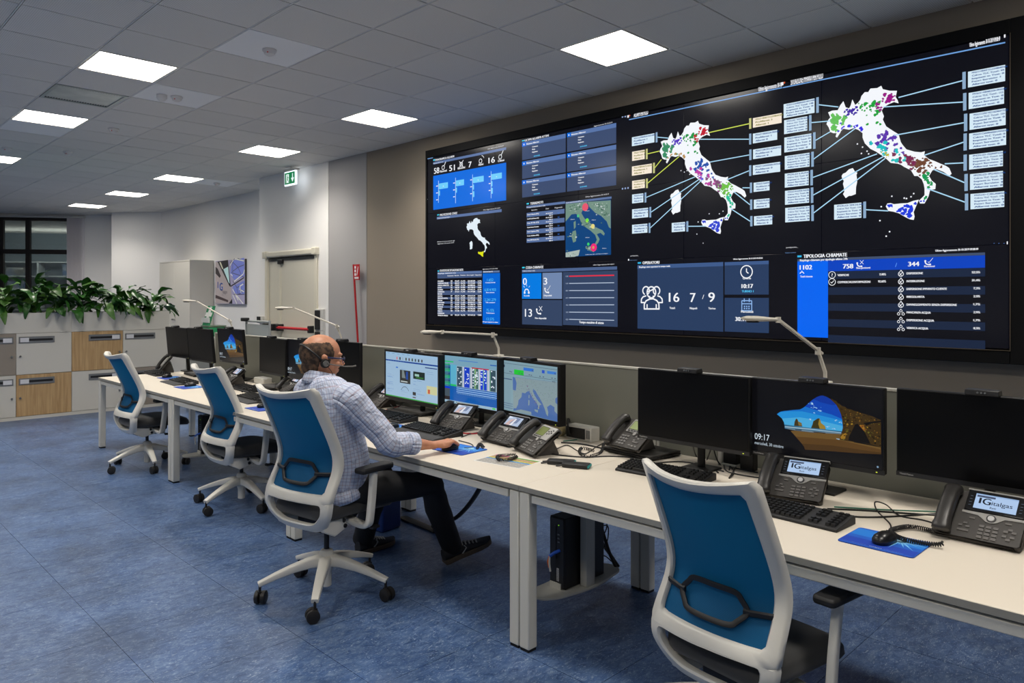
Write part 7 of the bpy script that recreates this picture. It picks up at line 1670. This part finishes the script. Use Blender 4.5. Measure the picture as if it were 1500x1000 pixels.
bd.tube([hp(-.03, 0, -.03), hp(-.032, 0, -.08), Vector((2.04, 3.488, 1.12)), Vector((2.03, 3.48, 1.05))], [.052, .053, .058, .09], 20)
def arm_hand(El, Wr, tgt, side):
    d = (Wr-El).normalized(); f0 = El+(Wr-El)*.35
    bd.tube([f0, El+(Wr-El)*.6, El+(Wr-El)*.85, Wr, Wr+d*.02], [.043, .040, .031, .028, .028], 16, r2=[.040, .036, .026, .022, .021])
    hd = Vector((tgt.x-Wr.x, tgt.y-Wr.y, 0)).normalized(); lt = Vector((-hd.y, hd.x, 0))  # lt points to the man's left
    pc = Wr+hd*.075+Vector((0, 0, -.006)); Q = Matrix((hd, lt, Vector((0, 0, 1)))).transposed()
    bd.ball(Wr+hd*.045+Vector((0, 0, .0)), (.05, .034, .020), 16, 10, rot=Q); bd.ball(pc, (.048, .043, .019), 18, 12, rot=Q)
    for k in range(4):
        o_ = (.030, .010, -.010, -.029)[k]*(1 if side == 'R' else -1)*-1*-1; Lk = (.070, .080, .076, .060)[k]
        b0 = Wr+hd*.095+lt*o_+Vector((0, 0, .004)); sp_ = lt*(o_*.18)
        bd.tube([b0-hd*.03, b0, b0+hd*Lk*.42+sp_*.5+Vector((0, 0, .006)), b0+hd*Lk*.75+sp_+Vector((0, 0, -.008)), b0+hd*Lk*.97+sp_+Vector((0, 0, -.022))], [.010, .0105, .0095, .0085, .006], 10)
    sd = 1 if side == 'R' else -1; b0 = Wr+hd*.035+lt*(sd*.030)
    bd.tube([b0-hd*.01, b0+hd*.03+lt*(sd*.018)+Vector((0, 0, -.008)), b0+hd*.060+lt*(sd*.022)+Vector((0, 0, -.016)), b0+hd*.080+lt*(sd*.016)+Vector((0, 0, -.020))], [.016, .013, .0115, .008], 10)
arm_hand(RE, RW+Vector((0, -.002, -.004)), Vector((2.66, 3.075, .78)), 'R'); arm_hand(LE, LW_+Vector((0, 0, .008)), Vector((2.80, 3.89, .78)), 'L')
# trunk under the clothes joins head and arms into one surface
bd.tube([Vector((2.03, 3.48, 1.09)), Vector((2.045, 3.46, 1.0)), Vector((2.06, 3.45, .8)), Vector((2.07, 3.45, .62))], [.10, .15, .15, .14], 20, r2=[.07, .09, .10, .10], up=(1, 0, 0))
for Sh, El, Wr in ((RS, RE, RW), (LS, LE, LW_)): bd.tube([Vector((2.045, 3.46, 1.04)), Sh, Sh+(El-Sh)*.5, El, El+(Wr-El)*.45], [.05, .052, .045, .040, .040], 14)
body = mpart(bd, 'body', SK, angle=80)
rm = body.modifiers.new('union', 'REMESH'); rm.mode = 'VOXEL'; rm.voxel_size = .0042; rm.use_smooth_shade = True
sm_ = body.modifiers.new('smooth', 'SMOOTH'); sm_.factor = .5; sm_.iterations = 4
# hair: fringe round the sides and back, crown left bald
hr = MB(); nu, nv = 110, 64
def hs(i, j):
    a = math.pi*2*i/nu; t_ = math.pi*(j+.5)/nv; r_ = 1.03
    return Vector((-.014+.102*r_*math.sin(t_)*math.cos(a), .0805*r_*math.sin(t_)*math.sin(a), .026+.092*r_*math.cos(t_)))
idx = {}
def keep(p):
    az = math.atan2(p.y, p.x); back = -math.cos(az)   # 1 at the back
    top = .064+.020*(1-back*back)+.002*math.sin(az*7)
    front = p.x < .034-.0*p.z-9*max(0, p.z-.03)**2
    low = -.055 if p.x < -.03 else (-.015 if p.x < .02 else .006)
    return front and p.z < top and p.z > low
vs = {}; 
for i in range(nu):
    for j in range(nv-1):
        c4 = [(i, j), ((i+1) % nu, j), ((i+1) % nu, j+1), (i, j+1)]; P4 = [hs(*q) for q in c4]; c_ = sum(P4, Vector())/4
        if keep(c_):
            f_ = []
            for q, p in zip(c4, P4):
                if q not in vs: vs[q] = len(hr.v); hr.v.append(tuple(HM @ p))
                f_.append(vs[q])
            hr.f.append(tuple(f_)); hr.m.append(0)
# nape
ring_n = MB(); hr.ball(hp(-.045, 0, -.045), (.052, .060, .050), 18, 12, rot=RH)
ho = mpart(hr, 'hair', HAIR, angle=80); so = ho.modifiers.new('thickness', 'SOLIDIFY'); so.thickness = .003; so.offset = -1
bb = MB(); bb.ball(hp(.066, 0, -.092), (.030, .033, .022), 14, 9, rot=RH); bb.ball(hp(.092, 0, -.041), (.006, .024, .005), 10, 7, rot=RH); mpart(bb, 'beard', HAIR)
for s in (-1, 1): 
    e_ = MB(); e_.ball(hp(.078, s*.032, .010), .0125, 14, 10); ey = mpart(e_, 'eye', mat('eye_white', (225, 222, 215), .25)); e_ = MB(); e_.ball(hp(.0875, s*.032, .010), .0055, 10, 8); e_.build('iris', mat('iris_brown', (50, 34, 24), .3), ey)
    e_ = MB(); e_.tube([hp(.086, s*.016, .030), hp(.088, s*.032, .036), hp(.076, s*.052, .030)], .004, 6); mpart(e_, 'eyebrow', HAIR)
gl = MB()
for s in (-1, 1):
    gl.tube([hp(.106-.004*abs(math.cos(a))*0-.006*(s*math.cos(a)+1)*.5, s*.034+.022*math.cos(a), .006+.017*math.sin(a)) for a in [R(k) for k in range(0, 360, 24)]], .0018, 6, closed=True)
    gl.tube([hp(.098, s*.056, .012), hp(.07, s*.074, .012), hp(.0, s*.085, .010), hp(-.02, s*.085, .002)], .0022, 6, r2=.004)
gl.tube([hp(.108, -.012, .010), hp(.111, 0, .013), hp(.108, .012, .010)], .002, 6); mpart(gl, 'glasses', mat('glasses_blue', (30, 40, 84), .3))
hs_ = MB(); ear = hp(-.012, -.092, -.018)
arc = [hp(-.012-.108*math.sin(t_)*.98-.0, -.092*math.cos(t_), -.018+.075*math.sin(t_)) for t_ in [math.pi*k/16 for k in range(17)]]
hs_.tube(arc, .0035, 8, r2=.005); mpart(hs_, 'headset_band', PL_DARK)
for s in (-1, 1):
    e_ = MB(); e_.cyl(hp(-.012, s*.088, -.020), hp(-.012, s*.104, -.020), .025, .023, 20); ep = mpart(e_, 'ear_cushion', PL_DARK); e_ = MB(); e_.cyl(hp(-.012, s*.103, -.020), hp(-.012, s*.110, -.020), .017, .014, 20); e_.build('silver_cap', METAL, ep)
e_ = MB(); e_.tube([hp(-.01, -.108, -.020), hp(.04, -.106, -.022), hp(.09, -.098, -.024), hp(.135, -.085, -.020), hp(.155, -.078, -.015)], [.0035, .003, .003, .0035, .004], 8); mpart(e_, 'microphone_boom', mat('boom_grey', (90, 88, 86), .4))
e_ = MB(); e_.tube(catmull([hp(.0, -.104, -.035), hp(.03, -.09, -.06), hp(.055, -.07, -.11), hp(.07, -.03, -.18)], 5), .0016, 6); mpart(e_, 'headset_cable', PL_DARK)
